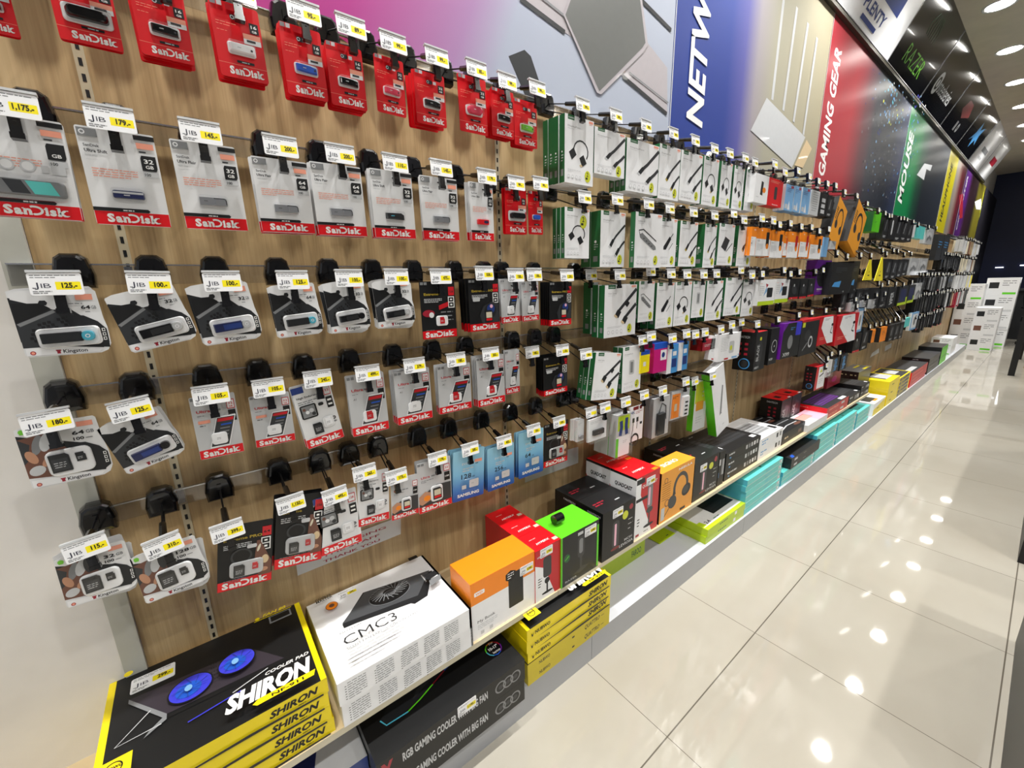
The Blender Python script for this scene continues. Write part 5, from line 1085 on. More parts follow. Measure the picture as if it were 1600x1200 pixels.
def gbox_mesh(w, h, d, pic, badge):
    b = MB(); b.box(0, w, 0, h, -d, 0, 'tagw', {'-x': 'ugreen', '-z': 'ugreen', '+y': 'paper'})
    b.rect(w*.1, h*.93, w*.32, h, 'ugreen'); b.text('UGREEN', w*.12, h*.95, h*.022, 'tagw', w=w*.18, bold=0)
    b.text({'hub': 'USB-C', 'vga': 'VGA Cable', 'dvi': 'DVI to HDMI Adapter', 'cables': 'HDMI Cable'}.get(pic, 'DisplayPort'), w*.1, h*.83, h*.024, 'grey', w=w*(.25 if pic in ('hub', 'vga') else .42), bold=0); b.small(w*.1, h*.8, w*.4, 1, h*.02, 'lgrey', 4)
    b.rect(w*.82, h*.95, w*.97, h*.985, 'salmon'); b.small(w*.83, h*.93, w*.13, 1, h*.02, 'salmon', 2)
    cable_art(b, w, h, pic)
    bx, by, q = (w*.8, h*.14, min(w*.13, .014)) if badge else (w*.74, h*.74, w*.15)
    b.disc(bx, by, q*.95, 'badge', 14, ry=q*1.2); b.text('2', bx-q*.3, by, q*.9, 'char', w=q*.55); b.small(bx-q*.6, by-q*.6, q*1.2, 1, q*.5, 'char', 3, .8)
    b.small(w*.1, h*.2, w*.45, 2, h*.02, 'lgrey', 5)
    for k in range(4): b.disc(w*(.14+.13*k), h*.1, w*.04, 'lgrey', 8); b.disc(w*(.14+.13*k), h*.1, w*.03, 'tagw', 8)
    b.M = Matrix(((0, 0, -1, 0), (0, 1, 0, 0), (1, 0, 0, -d), (0, 0, 0, 1))); b.z = 0   # green spine print
    b.rect(d*.3, h*.1, d*.75, h*.2, 'grey'); b.small(d*.35, h*.4, d*.4, 3, h*.04, 'lgrey', 4); b.disc(d*.5, h*.46, d*.12, 'tagw', 8)
    return b.mesh('carton')
def style_mesh(style, w, h, d):
    b = MB(); B = b.box
    def o(f, **k): B(0, w, 0, h, -d, 0, f, {a.replace('m', '-').replace('p', '+'): c for a, c in k.items()})
    if style == 'whitegadget': o('tagw'); b.pl([(w*.42, h*.3), (w*.6, h*.28), (w*.62, h*.75), (w*.46, h*.78)], 'char'); b.disc(w*.7, h*.48, w*.12, 'orange', ry=h*.1); b.small(w*.15, h*.2, w*.4, 1, h*.03, 'grey')
    elif style == 'redpack': o('red'); b.rr(w*.42, h*.25, w*.62, h*.72, w*.05, 'dgrey'); b.small(w*.1, h*.9, w*.7, 2, h*.05, 'salmon'); b.text('hoco', w*.35, h*.04, h*.045, 'white', w=w*.4)
    elif style == 'bluepack': o('lblue', mx='lgrey'); b.rect(w*.1, h*.08, w*.4, h*.25, 'lgrey'); b.small(w*.15, h*.85, w*.6, 3, h*.06, 'dblue'); b.pl([(w*.4, h*.05), (w*.55, h*.4), (w*.7, h*.05)], 'paper'); b.rect(w*.6, h*.88, w*.9, h*.97, 'wine')
    elif style == 'greypack': o('lgrey'); b.small(w*.2, h*.9, w*.6, 9, h*.09, 'grey', 8); 
    elif style == 'blackwhite': o('black'); [b.rect(w*.2, h*(.1+.25*k), w*.75, h*(.27+.25*k), 'lgrey') for k in range(3)]
    elif style == 'wd': o('tagw', mx='wdorange'); b.rect(0, h*.66, w, h, 'wdorange'); b.text('WD', w*.5, h*.88, h*.05, 'tagw'); b.small(w*.12, h*.6, w*.4, 1, h*.03, 'char'); b.small(w*.12, h*.5, w*.35, 4, h*.05, 'lgrey'); b.rect(w*.12, h*.4, w*.22, h*.46, 'char')
    elif style in ('wdb', 'wdr'): style_body = 'black' if style == 'wdb' else 'red2'; o('tagw', mx='wdorange'); b.rect(0, h*.6, w, h, 'wdorange'); b.text('WD', w*.3, h*.88, h*.05, 'tagw'); b.rr(w*.68, h*.35, w*.9, h*.86, w*.03, style_body); b.disc(w*.8, h*.35, w*.1, 'orange', ry=h*.1); b.small(w*.1, h*.52, w*.4, 1, h*.03, 'char'); b.small(w*.1, h*.4, w*.4, 5, h*.05, 'lgrey')
    elif style == 'lightblue': o('lblue')
    elif style == 'orangehs': o('nebula', mx='black'); n = 10; b.stroke([(w*(.55+.28*math.cos(t)), h*(.55+.3*math.sin(t))) for t in [math.pi*1.1-math.pi*1.2*i/n for i in range(n+1)]], w*.07, 'char'); b.disc(w*.3, h*.42, w*.12, 'dgrey', ry=h*.1); b.disc(w*.78, h*.42, w*.12, 'dgrey', ry=h*.1); [b.rect(w*.06, h*(.5+.05*k), w*.2, h*(.52+.05*k), 'char') for k in range(6)]
    elif style == 'blackring': o('black'); b.ring(w*.5, h*.7, w*.22, w*.28, 'dgrey'); b.small(w*.3, h*.3, w*.3, 2, h*.06, 'lgrey', 3, .6)
    elif style == 'darkpack': o('black', mx='char'); b.rr(w*.2, h*.3, w*.8, h*.85, w*.1, 'dgrey'); b.pl([(w*.3, h*.35), (w*.45, h*.35), (w*.6, h*.8), (w*.5, h*.8)], 'grey'); b.small(w*.2, h*.12, w*.5, 2, h*.05, 'lgrey', 4, .6)
    elif style == 'darkwhite': o('black'); [b.disc(w*.5, h*(.3+.12*k), w*.12, 'lgrey', 8) for k in range(4)]
    elif style == 'green': o('brightgreen', mx='ugreen'); b.small(w*.3, h*.5, w*.3, 2, h*.05, 'ugreen')
    elif style == 'tealpack': o('teal', mx='lgrey'); b.rect(w*.45, 0, w*.5, h, 'cyan')
    elif style == 'purplehs': o('purple'); b.disc(w*.5, h*.55, w*.4, 'char', 20, ry=h*.33); b.disc(w*.5, h*.55, w*.25, 'black', 20, ry=h*.22); b.rect(w*.2, h*.14, w*.8, h*.18, 'lgrey'); b.small(w*.2, h*.1, w*.5, 1, h*.03, 'lpink')
    elif style == 'hxblack': o('black', mx='char', py='char'); b.pl([(w*.1, h*.25), (w*.45, h*.22), (w*.5, h*.42), (w*.2, h*.38)], 'sky'); b.small(w*.2, h*.8, w*.5, 3, h*.06, 'dgrey', 4, .6); b.text('HX', w*.65, h*.05, h*.05, 'lgrey')
    elif style == 'triangle': b.prism([(0, 0), (w, 0), (w*.55, h), (w*.42, h)], -.004, 0, 'yellow'); b.z = 0; b.small(w*.3, h*.06, w*.4, 1, h*.03, 'char'); b.rect(w*.42, h*.2, w*.62, h*.25, 'char'); b.pl([(w*.5, h*.38), (w*.6, h*.45), (w*.55, h*.35)], 'char')
    elif style == 'clearbag': o('lgrey'); b.disc(w*.5, h*.6, w*.3, 'paper', ry=h*.2); b.stroke([(w*.2, h*.2), (w*.5, h*.5), (w*.8, h*.3)], w*.08, 'grey')
    elif style == 'phone': o('tagw', mx='paper'); b.rect(0, 0, w, h*.16, 'lime'); b.rr(w*.5, h*.3, w*.85, h*.68, w*.03, 'char'); b.pl([(w*.3, h*.35), (w*.45, h*.75), (w*.5, h*.55)], 'lblue'); b.pl([(w*.38, h*.85), (w*.55, h*.8), (w*.45, h*.68)], 'wine'); b.small(w*.06, h*.84, w*.28, 1, h*.04, 'salmon'); b.small(w*.06, h*.72, w*.25, 5, h*.08, 'lgrey')
    elif style == 'mouse': o('black', mx='char'); b.rect(0, 0, w, h*.1, 'red2'); b.text('hp', w*.3, h*.02, h*.05, 'white'); b.disc(w*.5, h*.45, w*.28, 'dgrey', ry=h*.22, rot=-.3); b.disc(w*.45, h*.66, w*.06, 'lgrey')
    elif style == 'fantech': o('char', mx='black', py='red2'); b.pl([(w*.2, h*.2), (w*.5, h*.05), (w*.7, h*.5), (w*.5, h*.85), (w*.3, h*.7)], 'dgrey'); b.text('BLADE', w*.38, h*.25, w*.22, 'lgrey', w=h*.42, rot=math.pi/2, bold=.0); b.text('HG11', w*.1, h*.05, h*.06, 'lgrey', w=w*.35); b.rect(w*.35, h*.78, w*.5, h*.86, 'badge')
    elif style == 'circle': o('char', mx='black'); b.ring(w*.55, h*.5, w*.28, w*.32, 'lgrey'); b.disc(w*.55, h*.5, w*.05, 'lgrey'); b.text('HG20', w*.1, h*.12, h*.06, 'lgrey', w=w*.4)
    elif style == 'purplebox': o('char', mx='purple', py='purple'); b.pl([(0, h*.75), (w*.25, h), (0, h)], 'purple'); b.rect(w*.7, h*.62, w, h, 'indigo'); b.disc(w*.45, h*.45, w*.14, 'grey', ry=h*.2, rot=-.2); b.text('X99', w*.12, h*.06, h*.1, 'lgrey', w=w*.36); b.small(w*.4, h*.85, w*.25, 2, h*.05, 'sky')
    elif style == 'redtop': o('char', mx='black', py='red2'); b.rect(0, h*.94, w, h, 'red2'); b.rect(w*.06, h*.8, w*.2, h*.93, 'badge'); b.ring(w*.6, h*.35, w*.08, w*.12, 'lgrey'); b.stroke([(w*.2, h*.15), (w*.45, h*.35)], w*.03, 'grey'); b.disc(w*.4, h*.55, w*.16, 'dgrey', ry=h*.16)
    elif style == 'redwhite': o('red2', mx='red2', py='red2'); b.pl([(w*.2, h*.98), (w*.78, h*.98), (w*.98, 0), (w*.62, 0), (w*.12, h*.62)], 'tagw'); b.small(w*.3, h*.9, w*.3, 2, h*.04, 'grey'); b.rr(w*.74, h*.62, w*.86, h*.72, w*.03, 'char'); b.stroke([(w*.8, h*.6), (w*.72, h*.4), (w*.84, h*.35)], w*.03, 'char'); b.small(w*.1, h*.25, w*.4, 2, h*.06, 'salmon', 2)
    elif style == 'palepack': o('lblue', mx='paper'); b.rect(w*.15, h*.1, w*.85, h*.9, 'paper'); b.disc(w*.5, h*.5, w*.15, 'grey', ry=h*.25)
    elif style == 'orangeflat': o('orange', mx='char'); b.small(w*.3, h*.7, w*.4, 3, h*.1, 'brown')
    elif style == 'redblackbox': o('red2', mx='black', py='red2'); b.rect(w*.25, h*.04, w, h*.96, 'tagw'); b.pl([(w*.35, h*.72), (w*.65, h*.72), (w*.5, h*.88)], 'badge'); b.stroke([(w*.4, h*.55), (w*.8, h*.65)], w*.05, 'char'); b.small(w*.4, h*.4, w*.4, 3, h*.08, 'lgrey')
    elif style == 'logi': o('char', mx='black'); b.text('logitech', w*.65, h*.08, w*.45, 'sky', w=h*.8, rot=math.pi/2)
    elif style == 'pinkpad': o('wine', mx='wine'); b.disc(w*.5, h*.5, w*.2, 'magenta', ry=h*.2)
    elif style == 'yellowink': o('yellow', py='blue'); b.rect(0, h*.82, w, h, 'blue'); b.rect(w*.3, h*.3, w*.6, h*.5, 'tagw')
    elif style == 'magentaink': o('magenta', mx='magenta', py='blue'); b.rect(0, h*.8, w, h, 'blue'); b.rect(w*.5, h*.4, w*.95, h*.75, 'tagw'); b.disc(w*.7, h*.58, w*.12, 'dblue')
    elif style == 'blueink': o('sky', mx='tagw', py='blue'); b.rect(0, 0, w*.4, h, 'tagw'); b.rect(w*.45, h*.2, w*.9, h*.5, 'dblue'); b.rect(w*.5, h*.6, w*.85, h*.75, 'tagw')
    elif style == 'redbox': o('wine', mx='dred', py='wine'); b.small(w*.15, h*.5, w*.6, 2, h*.14, 'lgrey')
    elif style == 'whitelean': o('tagw', mx='paper'); b.small(w*.1, h*.85, w*.35, 9, h*.06, 'lgrey', 4); b.rr(w*.5, h*.25, w*.75, h*.7, w*.05, 'lgrey'); b.disc(w*.6, h*.45, w*.06, 'badge', ry=h*.1); b.rect(w*.68, h*.03, w*.95, h*.1, 'lblue'); b.rect(w*.3, h*.03, w*.5, h*.09, 'red2')
    elif style == 'tplink': o('tagw', mx='brightgreen'); b.pl([(w*.36, h*.3), (w*.5, h*.3), (w*.82, h*.68), (w*.74, h*.7)], 'grey'); b.small(w*.15, h*.93, w*.5, 1, h*.02, 'grey'); b.stroke([(w*.35, h*.29), (w*.52, h*.3)], w*.02, 'char'); b.small(w*.5, h*.1, w*.3, 1, h*.03, 'lgrey')
    elif style == 'whitedongle': o('tagw'); b.small(w*.1, h*.85, w*.6, 2, h*.06, 'lgrey'); b.puff(rrect(w*.2, h*.26, w*.8, h*.5, h*.04), .001, .008, 'char', .08); b.z = .0095; b.small(w*.4, h*.37, w*.2, 1, h*.04, 'grey')
    elif style == 'silverdongle': o('paper'); b.small(w*.15, h*.85, w*.6, 2, h*.06, 'lgrey'); b.puff(rrect(w*.2, h*.14, w*.75, h*.32, h*.04), .001, .008, 'silver', .08)
    elif style == 'greencable': o('lgrey'); b.rect(w*.08, h*.62, w*.92, h*.97, 'lime'); b.stroke([(w*.3, h*.85), (w*.35, h*.7), (w*.28, h*.5)], w*.22, 'dblue'); b.stroke([(w*.7, h*.9), (w*.68, h*.7), (w*.75, h*.5)], w*.22, 'dblue'); b.rect(w*.02, 0, w*.98, h*.48, 'tagw'); b.rect(w*.0, 0, w*.18, h*.45, 'brightgreen'); b.small(w*.5, h*.35, w*.3, 2, h*.04, 'lgrey')
    elif style == 'fourk': o('tagw'); b.text('4K', w*.05, h*.8, h*.09, 'dblue', w=w*.3); b.small(w*.4, h*.83, w*.5, 2, h*.04, 'wine'); b.rect(w*.2, h*.9, w*.6, h, 'dred'); b.disc(w*.78, h*.95, w*.1, 'dred'); b.stroke([(w*.25, h*.65), (w*.22, h*.35), (w*.1, h*.1)], w*.04, 'char'); b.rect(w*.17, h*.55, w*.33, h*.68, 'char'); b.stroke([(w*.55, h*.65), (w*.52, h*.35)], w*.04, 'char'); b.rect(w*.47, h*.55, w*.63, h*.68, 'char'); b.ring(w*.4, h*.04, w*.22, w*.32, 'char'); b.rect(w*.75, h*.45, w*.92, h*.52, 'char')
    elif style == 'blackbar': o('lgrey', mx='grey'); b.puff(rrect(w*.2, h*.05, w*.62, h*.62, .003), .001, .012, 'char', .06); b.z = .002; b.stroke([(w*.35, h*.62), (w*.5, h*.85), (w*.75, h*.75), (w*.8, h*.4)], w*.05, 'dgrey')
    elif style == 'whitehub': o('lgrey'); b.rect(w*.04, h*.05, w*.48, h*.9, 'orange'); b.small(w*.08, h*.8, w*.3, 2, h*.05, 'char'); b.rect(w*.2, h*.3, w*.34, h*.55, 'cream'); b.puff(rrect(w*.54, h*.04, w*.9, h*.78, .005), .001, .012, 'tagw', .06); b.z = .0135; [b.rect(w*.64, h*(.12+.14*k), w*.8, h*(.18+.14*k), 'char') for k in range(4)]
    elif style == 'tallgreen': o('paper', mx='brightgreen'); b.rect(w*.05, h*.55, w*.9, h*.97, 'badge'); b.rect(w*.15, h*.4, w*.75, h*.58, 'nebula'); b.small(w*.6, h*.9, w*.2, 4, h*.08, 'lgrey'); b.small(w*.2, h*.25, w*.5, 3, h*.05, 'lgrey')
    elif style == 'viper': o('black', mx='char'); b.text('VIPER', w*.7, h*.15, w*.4, 'lgrey', w=h*.6, rot=math.pi/2)
    elif style == 'limeglass': o('char', mx='black'); b.rect(0, 0, w, h*.14, 'lime'); b.rect(w*.85, 0, w, h*.4, 'lime'); b.rect(w*.15, h*.2, w*.8, h*.85, 'navy')
    elif style == 'whitebook': o('paper', mx='lgrey'); b.small(w*.2, h*.8, w*.5, 2, h*.06, 'grey')
    elif style == 'brownbox': o('tan', mx='brown')
    elif style == 'bluegrey': o('dgrey', mx='char'); b.small(w*.2, h*.7, w*.6, 3, h*.1, 'sky')
    else: o(style)
    if style in ('fantech', 'redtop', 'redblackbox', 'circle'):
        b.M = Matrix(((0, 0, -1, 0), (0, 1, 0, 0), (1, 0, 0, -d), (0, 0, 0, 1))); b.z = 0
        b.text('FANTECH' if style == 'fantech' else 'X', d*.2, h*.84, h*.06, 'lgrey', w=d*(.5 if style == 'fantech' else .1))
        for k in range(6): b.rect(d*(.2+.3*(k % 2)), h*(.4+.13*(k//2)), d*(.36+.3*(k % 2)), h*(.46+.13*(k//2)), 'wine')
        b.ring(d*.55, h*.18, d*.22, d*.27, 'sky'); b.disc(d*.55, h*.18, d*.17, 'dgrey')
        b.M = None
    return b.mesh('carton')
SD = dict(whitegadget='white gadget carton', redpack='bright red gadget pack', bluepack='light blue cable pack', greypack='grey clear cable pack', blackwhite='black carton with pale squares', wd='orange and white drive carton',
    wdb='orange and white carton picturing a black drive', wdr='orange and white carton picturing a red drive', lightblue='thin light blue carton', orangehs='orange headset carton', blackring='black carton with ring emblem', darkpack='dark accessory pack', darkwhite='black pack with pale dots',
    green='bright green carton', tealpack='teal wrapped pack', purplehs='purple headset carton', hxblack='large black headset carton', triangle='yellow triangular tag', clearbag='clear plastic bagged accessory', phone='white carton with green foot',
    mouse='black mouse pack with red foot', fantech='black headset carton with red top', circle='black carton with a large circle', purplebox='purple and black mouse carton', redtop='dark mouse carton with red top edge', redwhite='red and white headset carton', palepack='pale blue slim pack',
    orangeflat='flat orange pack', redblackbox='red-edged black carton with white front', logi='black pack with blue vertical letters', pinkpad='dark pink mouse pad pack', yellowink='yellow ink bottle carton', magentaink='magenta ink bottle carton', blueink='white and blue ink bottle carton',
    redbox='small dark red carton', whitelean='white leaning carton', tplink='white slim carton with bright green side', whitedongle='white card pack with black dongle', silverdongle='clear pack with silver dongle', greencable='clear pack of blue cables over white box', fourk='white cable card with two black plugs',
    blackbar='clear pack with black adapter bar', whitehub='clear pack with white four-port hub on yellow card', tallgreen='tall green and white pack', viper='black carton with white vertical letters', limeglass='dark pack with lime foot', whitebook='white slim carton', brownbox='tan and brown carton', bluegrey='grey pack with blue print')
SD.update(black='plain black carton', char='charcoal carton', cream='cream carton', paper='plain white carton', yellow='plain yellow carton', dgrey='dark grey carton', wine='dark red carton')
PICD = dict(cables='two dark cable plugs', gold='two gold-tipped plugs', hdmi='two square cable plugs', vga='two broad screw plugs', adapter='looped adapter with gold tip', dvi='looped video adapter', small='small looped adapter', hub='long grey hub', bar='dark hub bar', box='dark square box', dongle='grey dongle')
CNT = {}
def ordlab(key):
    CNT[key] = CNT.get(key, -1)+1; return CNT[key]
tab = lambda w, h, d: (lambda b: (b.prism([(w*.25, h), (w*.75, h), (w*.7, h+.02), (w*.56, h+.026), (w*.44, h+.026), (w*.3, h+.02)], -d*.5-.0006, -d*.5, 'clear'), b.mesh('hang_tab'))[1])(MB())
for rec in GREEN:
    row, pic, X, Y, Z, w, h, roll, d, n, tY, tZ, side, price = rec
    k = hook(row, Y, X+.014, tY, tZ, price) if tY is not None else None
    c = ordlab(('g', row)); where = f'{nth(c)} green-spined carton of {ROWN[row]} row'
    me = gbox_mesh(w, h, d, pic, pic != 'dvi')
    t = thing('cable_carton', f'white carton picturing {PICD[pic]}, {where}', 'box', wallm(X, Y, Z, roll), 'white and green adapter cartons')
    ob('carton', me, t); ob('hang_tab', tab(w, h, d), t)
    for j in range(1, n):
        m_ = wallm(X-(d+.001)*j, Y-random.uniform(0, .004), Z+random.uniform(-.002, .002), roll)
        if X-(d+.001)*j-d < XW+.035: break
        t2 = thing('cable_carton', f'white carton {nth(j)} behind {where}', 'box', m_, 'white and green adapter cartons'); ob('carton', me, t2)
LAST = {}
for rec in FAR:
    row, style, X, Y, Z, w, h, roll, d, n, tY, tZ, price = rec
    if tY is not None: hook(row, Y, X+.014, tY, tZ, price)
    c = ordlab(('s', row, style)); far = Y > 3.2
    where = f'{ROWN[row]} row' + (f', {nth(c)} such' if c or sum(1 for r in FAR if r[0] == row and r[1] == style) > 1 else '')
    nm = 'hanging_tag' if style == 'triangle' else ('blister_pack' if 'pack' in SD.get(style, '') or 'clear' in style else 'hanging_carton')
    me = style_mesh(style, w, h, d)
    t = thing(nm, f'{SD[style]} on the {where}', 'package', wallm(X, Y, Z, roll), f'{SD[style]}s')
    ob('carton', me, t)
    if not far and style != 'triangle': ob('hang_tab', tab(w, h, d), t)
    if style in ('greencable', 'blackbar', 'whitehub', 'silverdongle', 'whitedongle', 'clearbag', 'tallgreen'):
        b = MB(); b.box(-.002, w+.002, -.002, h+.004, -d-.001, .014, 'clear'); ob('clear_shell', b.mesh('clear_shell'), t)
    for j in range(1, n):
        if X-(d+.002)*j-d < XW+.03: break
        m_ = wallm(X-(d+.002)*j, Y+random.uniform(-.003, .003), Z+random.uniform(-.002, .002), roll)
        tag(ob(nm, me, None, m_), f'{SD[style]} {nth(j)} behind one on {where}', 'package', f'{SD[style]}s')

# ================================================================== cartons standing on shelf and plinth
def sticker(t, M_, price=None, w=.034):
    p = ob('price_sticker', cached('st'+(price or ''), lambda: label_mesh(price)), t, M_); return p
FR = lambda x, z: Matrix(((1, 0, 0, x), (0, 0, -1, -.0006), (0, 1, 0, z), (0, 0, 0, 1)))
TP = lambda x, y, z, a=0: Matrix.Translation((x, y, z+.0004)) @ Matrix.Rotation(a, 4, 'Z')
def fanpad(b, w, d):
    """picture of a laptop cooler seen at a slant"""
    P = lambda u, v: (w*u, d*v)
    b.pl([P(.1, .70), P(.27, .38), P(.85, .36), P(.85, .41), P(.68, .69)], 'black'); b.pl([P(.1, .73), P(.27, .42), P(.83, .40), P(.67, .69)], mat('pad_print', (52, 46, 54), .4)); b.pl([P(.1, .73), P(.1, .69), P(.27, .37), P(.27, .42)], 'grey')
    b.pl([P(.27, .37), P(.27, .42), P(.2, .34), P(.18, .3)], 'grey'); b.stroke([P(.2, .52), P(.07, .34), P(.25, .35)], w*.006, 'lgrey'); b.stroke([P(.56, .3), P(.74, .37)], w*.006, 'lgrey'); b.stroke([P(.36, .24), P(.6, .28)], w*.007, 'indigo')
    for u, v, q in ((.375, .545, 1), (.6, .56, .92)):
        x, y = P(u, v); b.disc(x, y, w*.105*q, 'black', 32, ry=d*.125*q); b.disc(x, y, w*.098*q, 'indigo', 32, ry=d*.115*q); b.disc(x-w*.01, y-d*.01, w*.06*q, 'blue', 24, ry=d*.07*q)
        for k in range(9):
            t = k*.7; b.stroke([(x+w*.03*math.cos(t), y+d*.035*math.sin(t)), (x+w*.085*math.cos(t+.4), y+d*.1*math.sin(t+.4))], w*.003, 'dblue')
        b.disc(x-w*.008, y-d*.02, w*.018, 'lblue', 14, ry=d*.03)
    b.hold = True
    for k in range(5):
        for j in range(3): b.rect(w*(.475+.012*j), d*(.45+.04*k), w*(.481+.012*j), d*(.46+.04*k), 'black')
    b.hold = False; b.z += b.e
def carton(style, w, d, h, idx=0):
    b = MB(); B = b.box
    def o(f, **k): B(0, w, 0, d, 0, h, f, {a.replace('m', '-').replace('p', '+'): c for a, c in k.items()})
    F = lambda n: b.face(n, w, d, h)
    if style == 'shiron':
        o('shiron', pz='black'); B(.0, .012, .0, d, h-.001, h+.0004, 'shiron'); B(w-.012, w, .0, d, h-.001, h+.0004, 'shiron')
        F('top'); b.e = .0006; b.z = .0004; fanpad(b, w, d); b.text('SHIRON', w*.52, d*.07, d*.14, 'white', w=w*.43, shear=.3, bold=.05); b.text('COOLER PAD', w*.72, d*.235, d*.03, 'white', w=w*.23, shear=.3); b.pl([(w*.66, d*.005), (w*.94, d*.005), (w*.955, d*.055), (w*.67, d*.055), (w*.64, d*.03)], 'shiron'); b.text('NF-911', w*.73, d*.014, d*.026, 'black', w=w*.16)
        b.disc(w*.74, d*.9, w*.014, 'shiron'); b.text('FAN 80', w*.77, d*.89, d*.035, 'shiron', w=w*.14, shear=.3); b.rect(w*.72, d*.865, w*.94, d*.872, 'shiron'); b.rect(w*.8, d*.76, w*.93, d*.85, 'grey'); b.rect(w*.81, d*.775, w*.92, d*.84, 'black'); b.disc(w*.1, d*.9, w*.02, 'shiron'); b.rect(w*.03, d*.02, w*.16, d*.16, 'shiron'); b.ring(w*.095, d*.09, w*.03, w*.035, 'black'); b.text('NUBWO', w*.06, d*.085, d*.02, 'black', w=w*.07)
        F('front'); b.text('SHIRON', w*.7, h*.35, h*.42, 'black', w=w*.25, shear=.3, bold=.04); b.small(w*.84, h*.2, w*.08, 1, h*.12, 'black'); b.text('NUBWO', w*.08, h*.35, h*.3, 'black', w=w*.16); b.pl([(w*.04, h*.6), (w*.045, h*.3), (w*.055, h*.3), (w*.065, h*.6), (w*.052, h*.45)], 'black'); b.pl([(w*.1, h*.02), (w*.35, h*.0), (w*.7, h*.02), (w*.97, h*.0), (w*.97, h*.12), (w*.6, h*.2), (w*.35, h*.1)], 'char')
    elif style == 'cmc':
        o('tagw', pz='tagw', py='black'); B(w-.006, w+.0004, 0, d, 0, h, 'char'); F('top'); b.e = .0005; b.z = .0002
        b.pl([(w*.17, d*.56), (w*.17, d*.51), (w*.26, d*.5), (w*.66, d*.41), (w*.68, d*.38), (w*.8, d*.4), (w*.97, d*.7), (w*.4, d*.84)], 'char'); b.pl([(w*.17, d*.57), (w*.74, d*.46), (w*.95, d*.72), (w*.41, d*.83)], mat('pad_grey', (74, 76, 79), .35)); b.rect(w*.86, d*.58, w*.87, d*.7, 'lgrey'); x, y = w*.57, d*.66
        b.disc(x, y, w*.17, 'grey', 30, ry=d*.125); b.disc(x, y, w*.165, 'black', 30, ry=d*.12); b.disc(x, y, w*.05, 'grey', 20, ry=d*.04); b.disc(x, y, w*.042, 'dgrey', 20, ry=d*.034)
        for k in range(24):
            t = k*2*math.pi/24; b.stroke([(x+w*.055*math.cos(t), y+d*.045*math.sin(t)), (x+w*.155*math.cos(t+.5), y+d*.113*math.sin(t+.5))], w*.006, 'grey')
        b.disc(w*.15, d*.79, w*.045, 'dred', 18); b.disc(w*.15, d*.79, w*.041, 'orange', 18); b.disc(w*.15, d*.79, w*.02, 'brown', 12); b.text('COOLER', w*.06, d*.93, d*.028, 'char', w=w*.12); b.text('MASTER', w*.06, d*.895, d*.028, 'char', w=w*.12)
        b.text('NOTEPAL', w*.12, d*.39, d*.022, 'grey', w=w*.16, bold=0); b.text('CMC3', w*.12, d*.245, d*.105, 'char', w=w*.38, bold=-.008); b.text('SILENT FAN LAPTOP COOLING PAD', w*.12, d*.195, d*.024, 'grey', w=w*.52, bold=0); b.small(w*.12, d*.15, w*.38, 3, d*.038, 'lgrey', 3, .45)
        b.pl([(w*.84, d*.42), (w*.95, d*.45), (w*.97, d*.52), (w*.86, d*.5)], 'grey'); b.pl([(w*.86, d*.51), (w*.96, d*.53), (w*.95, d*.6), (w*.85, d*.6)], 'char'); b.rect(w*.84, d*.9, w*.92, d*.95, 'black')
        F('front')
        for k, x in enumerate((.06, .25, .43, .6, .76)): b.small(w*x, h*.82, w*.12, 8, h*.1, 'grey', k+3, .3)
        for x in (.04, .23, .41, .58):
            for j in range(6): b.rect(w*x, h*(.2+.12*j), w*(x+.01), h*(.23+.12*j), 'char')
    elif style == 'mybook':
        o('tagw', pz='wdorange', mx='wdorange'); F('front'); b.rect(0, h*.62, w, h, 'wdorange'); b.rr(w*.05, h*.75, w*.2, h*.82, .003, 'tagw'); b.text('WD', w*.07, h*.765, h*.04, 'wdorange', w=w*.1); b.rr(w*.56, h*.2, w*.8, h*.82, .004, 'char'); b.rect(w*.56, h*.5, w*.8, h*.505, 'black'); b.pl([(w*.52, h*.74), (w*.6, h*.68), (w*.68, h*.74), (w*.68, h*.84), (w*.6, h*.88), (w*.52, h*.84)], 'black'); b.small(w*.55, h*.82, w*.1, 3, h*.04, 'tagw')
        b.text('My Book', w*.08, h*.27, h*.05, 'char', w=w*.26, bold=0); b.small(w*.08, h*.22, w*.3, 3, h*.03, 'lgrey'); b.rect(w*.12, h*.05, w*.17, h*.11, 'lgrey'); b.rect(w*.25, h*.05, w*.3, h*.11, 'lgrey')
    elif style == 'duocast':
        o('red2', pz='red', mx='red2'); F('front'); b.pl([(0, h*.72), (w*.35, h*.6), (w*.75, 0), (0, 0)], 'tagw'); b.rr(w*.3, h*.4, w*.62, h*.8, .01, 'dgrey'); b.disc(w*.45, h*.33, w*.1, 'char'); b.rect(w*.42, h*.12, w*.48, h*.35, 'char'); b.disc(w*.46, h*.1, w*.22, 'char', ry=h*.025); b.text('HYPERX', w*.08, h*.84, h*.035, 'white', w=w*.25); b.small(w*.1, h*.42, w*.14, 4, h*.05, 'char')
        F('top'); b.text('HYPERX', w*.25, d*.25, d*.1, 'white', w=w*.5, shear=.3); b.small(w*.2, d*.6, w*.5, 1, d*.06, 'lgrey'); b.rect(w*.8, d*.1, w*.97, d*.25, 'cream')
    elif style == 'seiren':
        o('char', pz='brightgreen', mx='brightgreen'); F('front'); b.stroke([(w*.01, 0), (w*.01, h)], w*.03, 'brightgreen'); b.disc(w*.14, h*.55, w*.08, 'ugreen'); b.stroke([(w*.09, h*.52), (w*.19, h*.58)], w*.015, 'brightgreen')
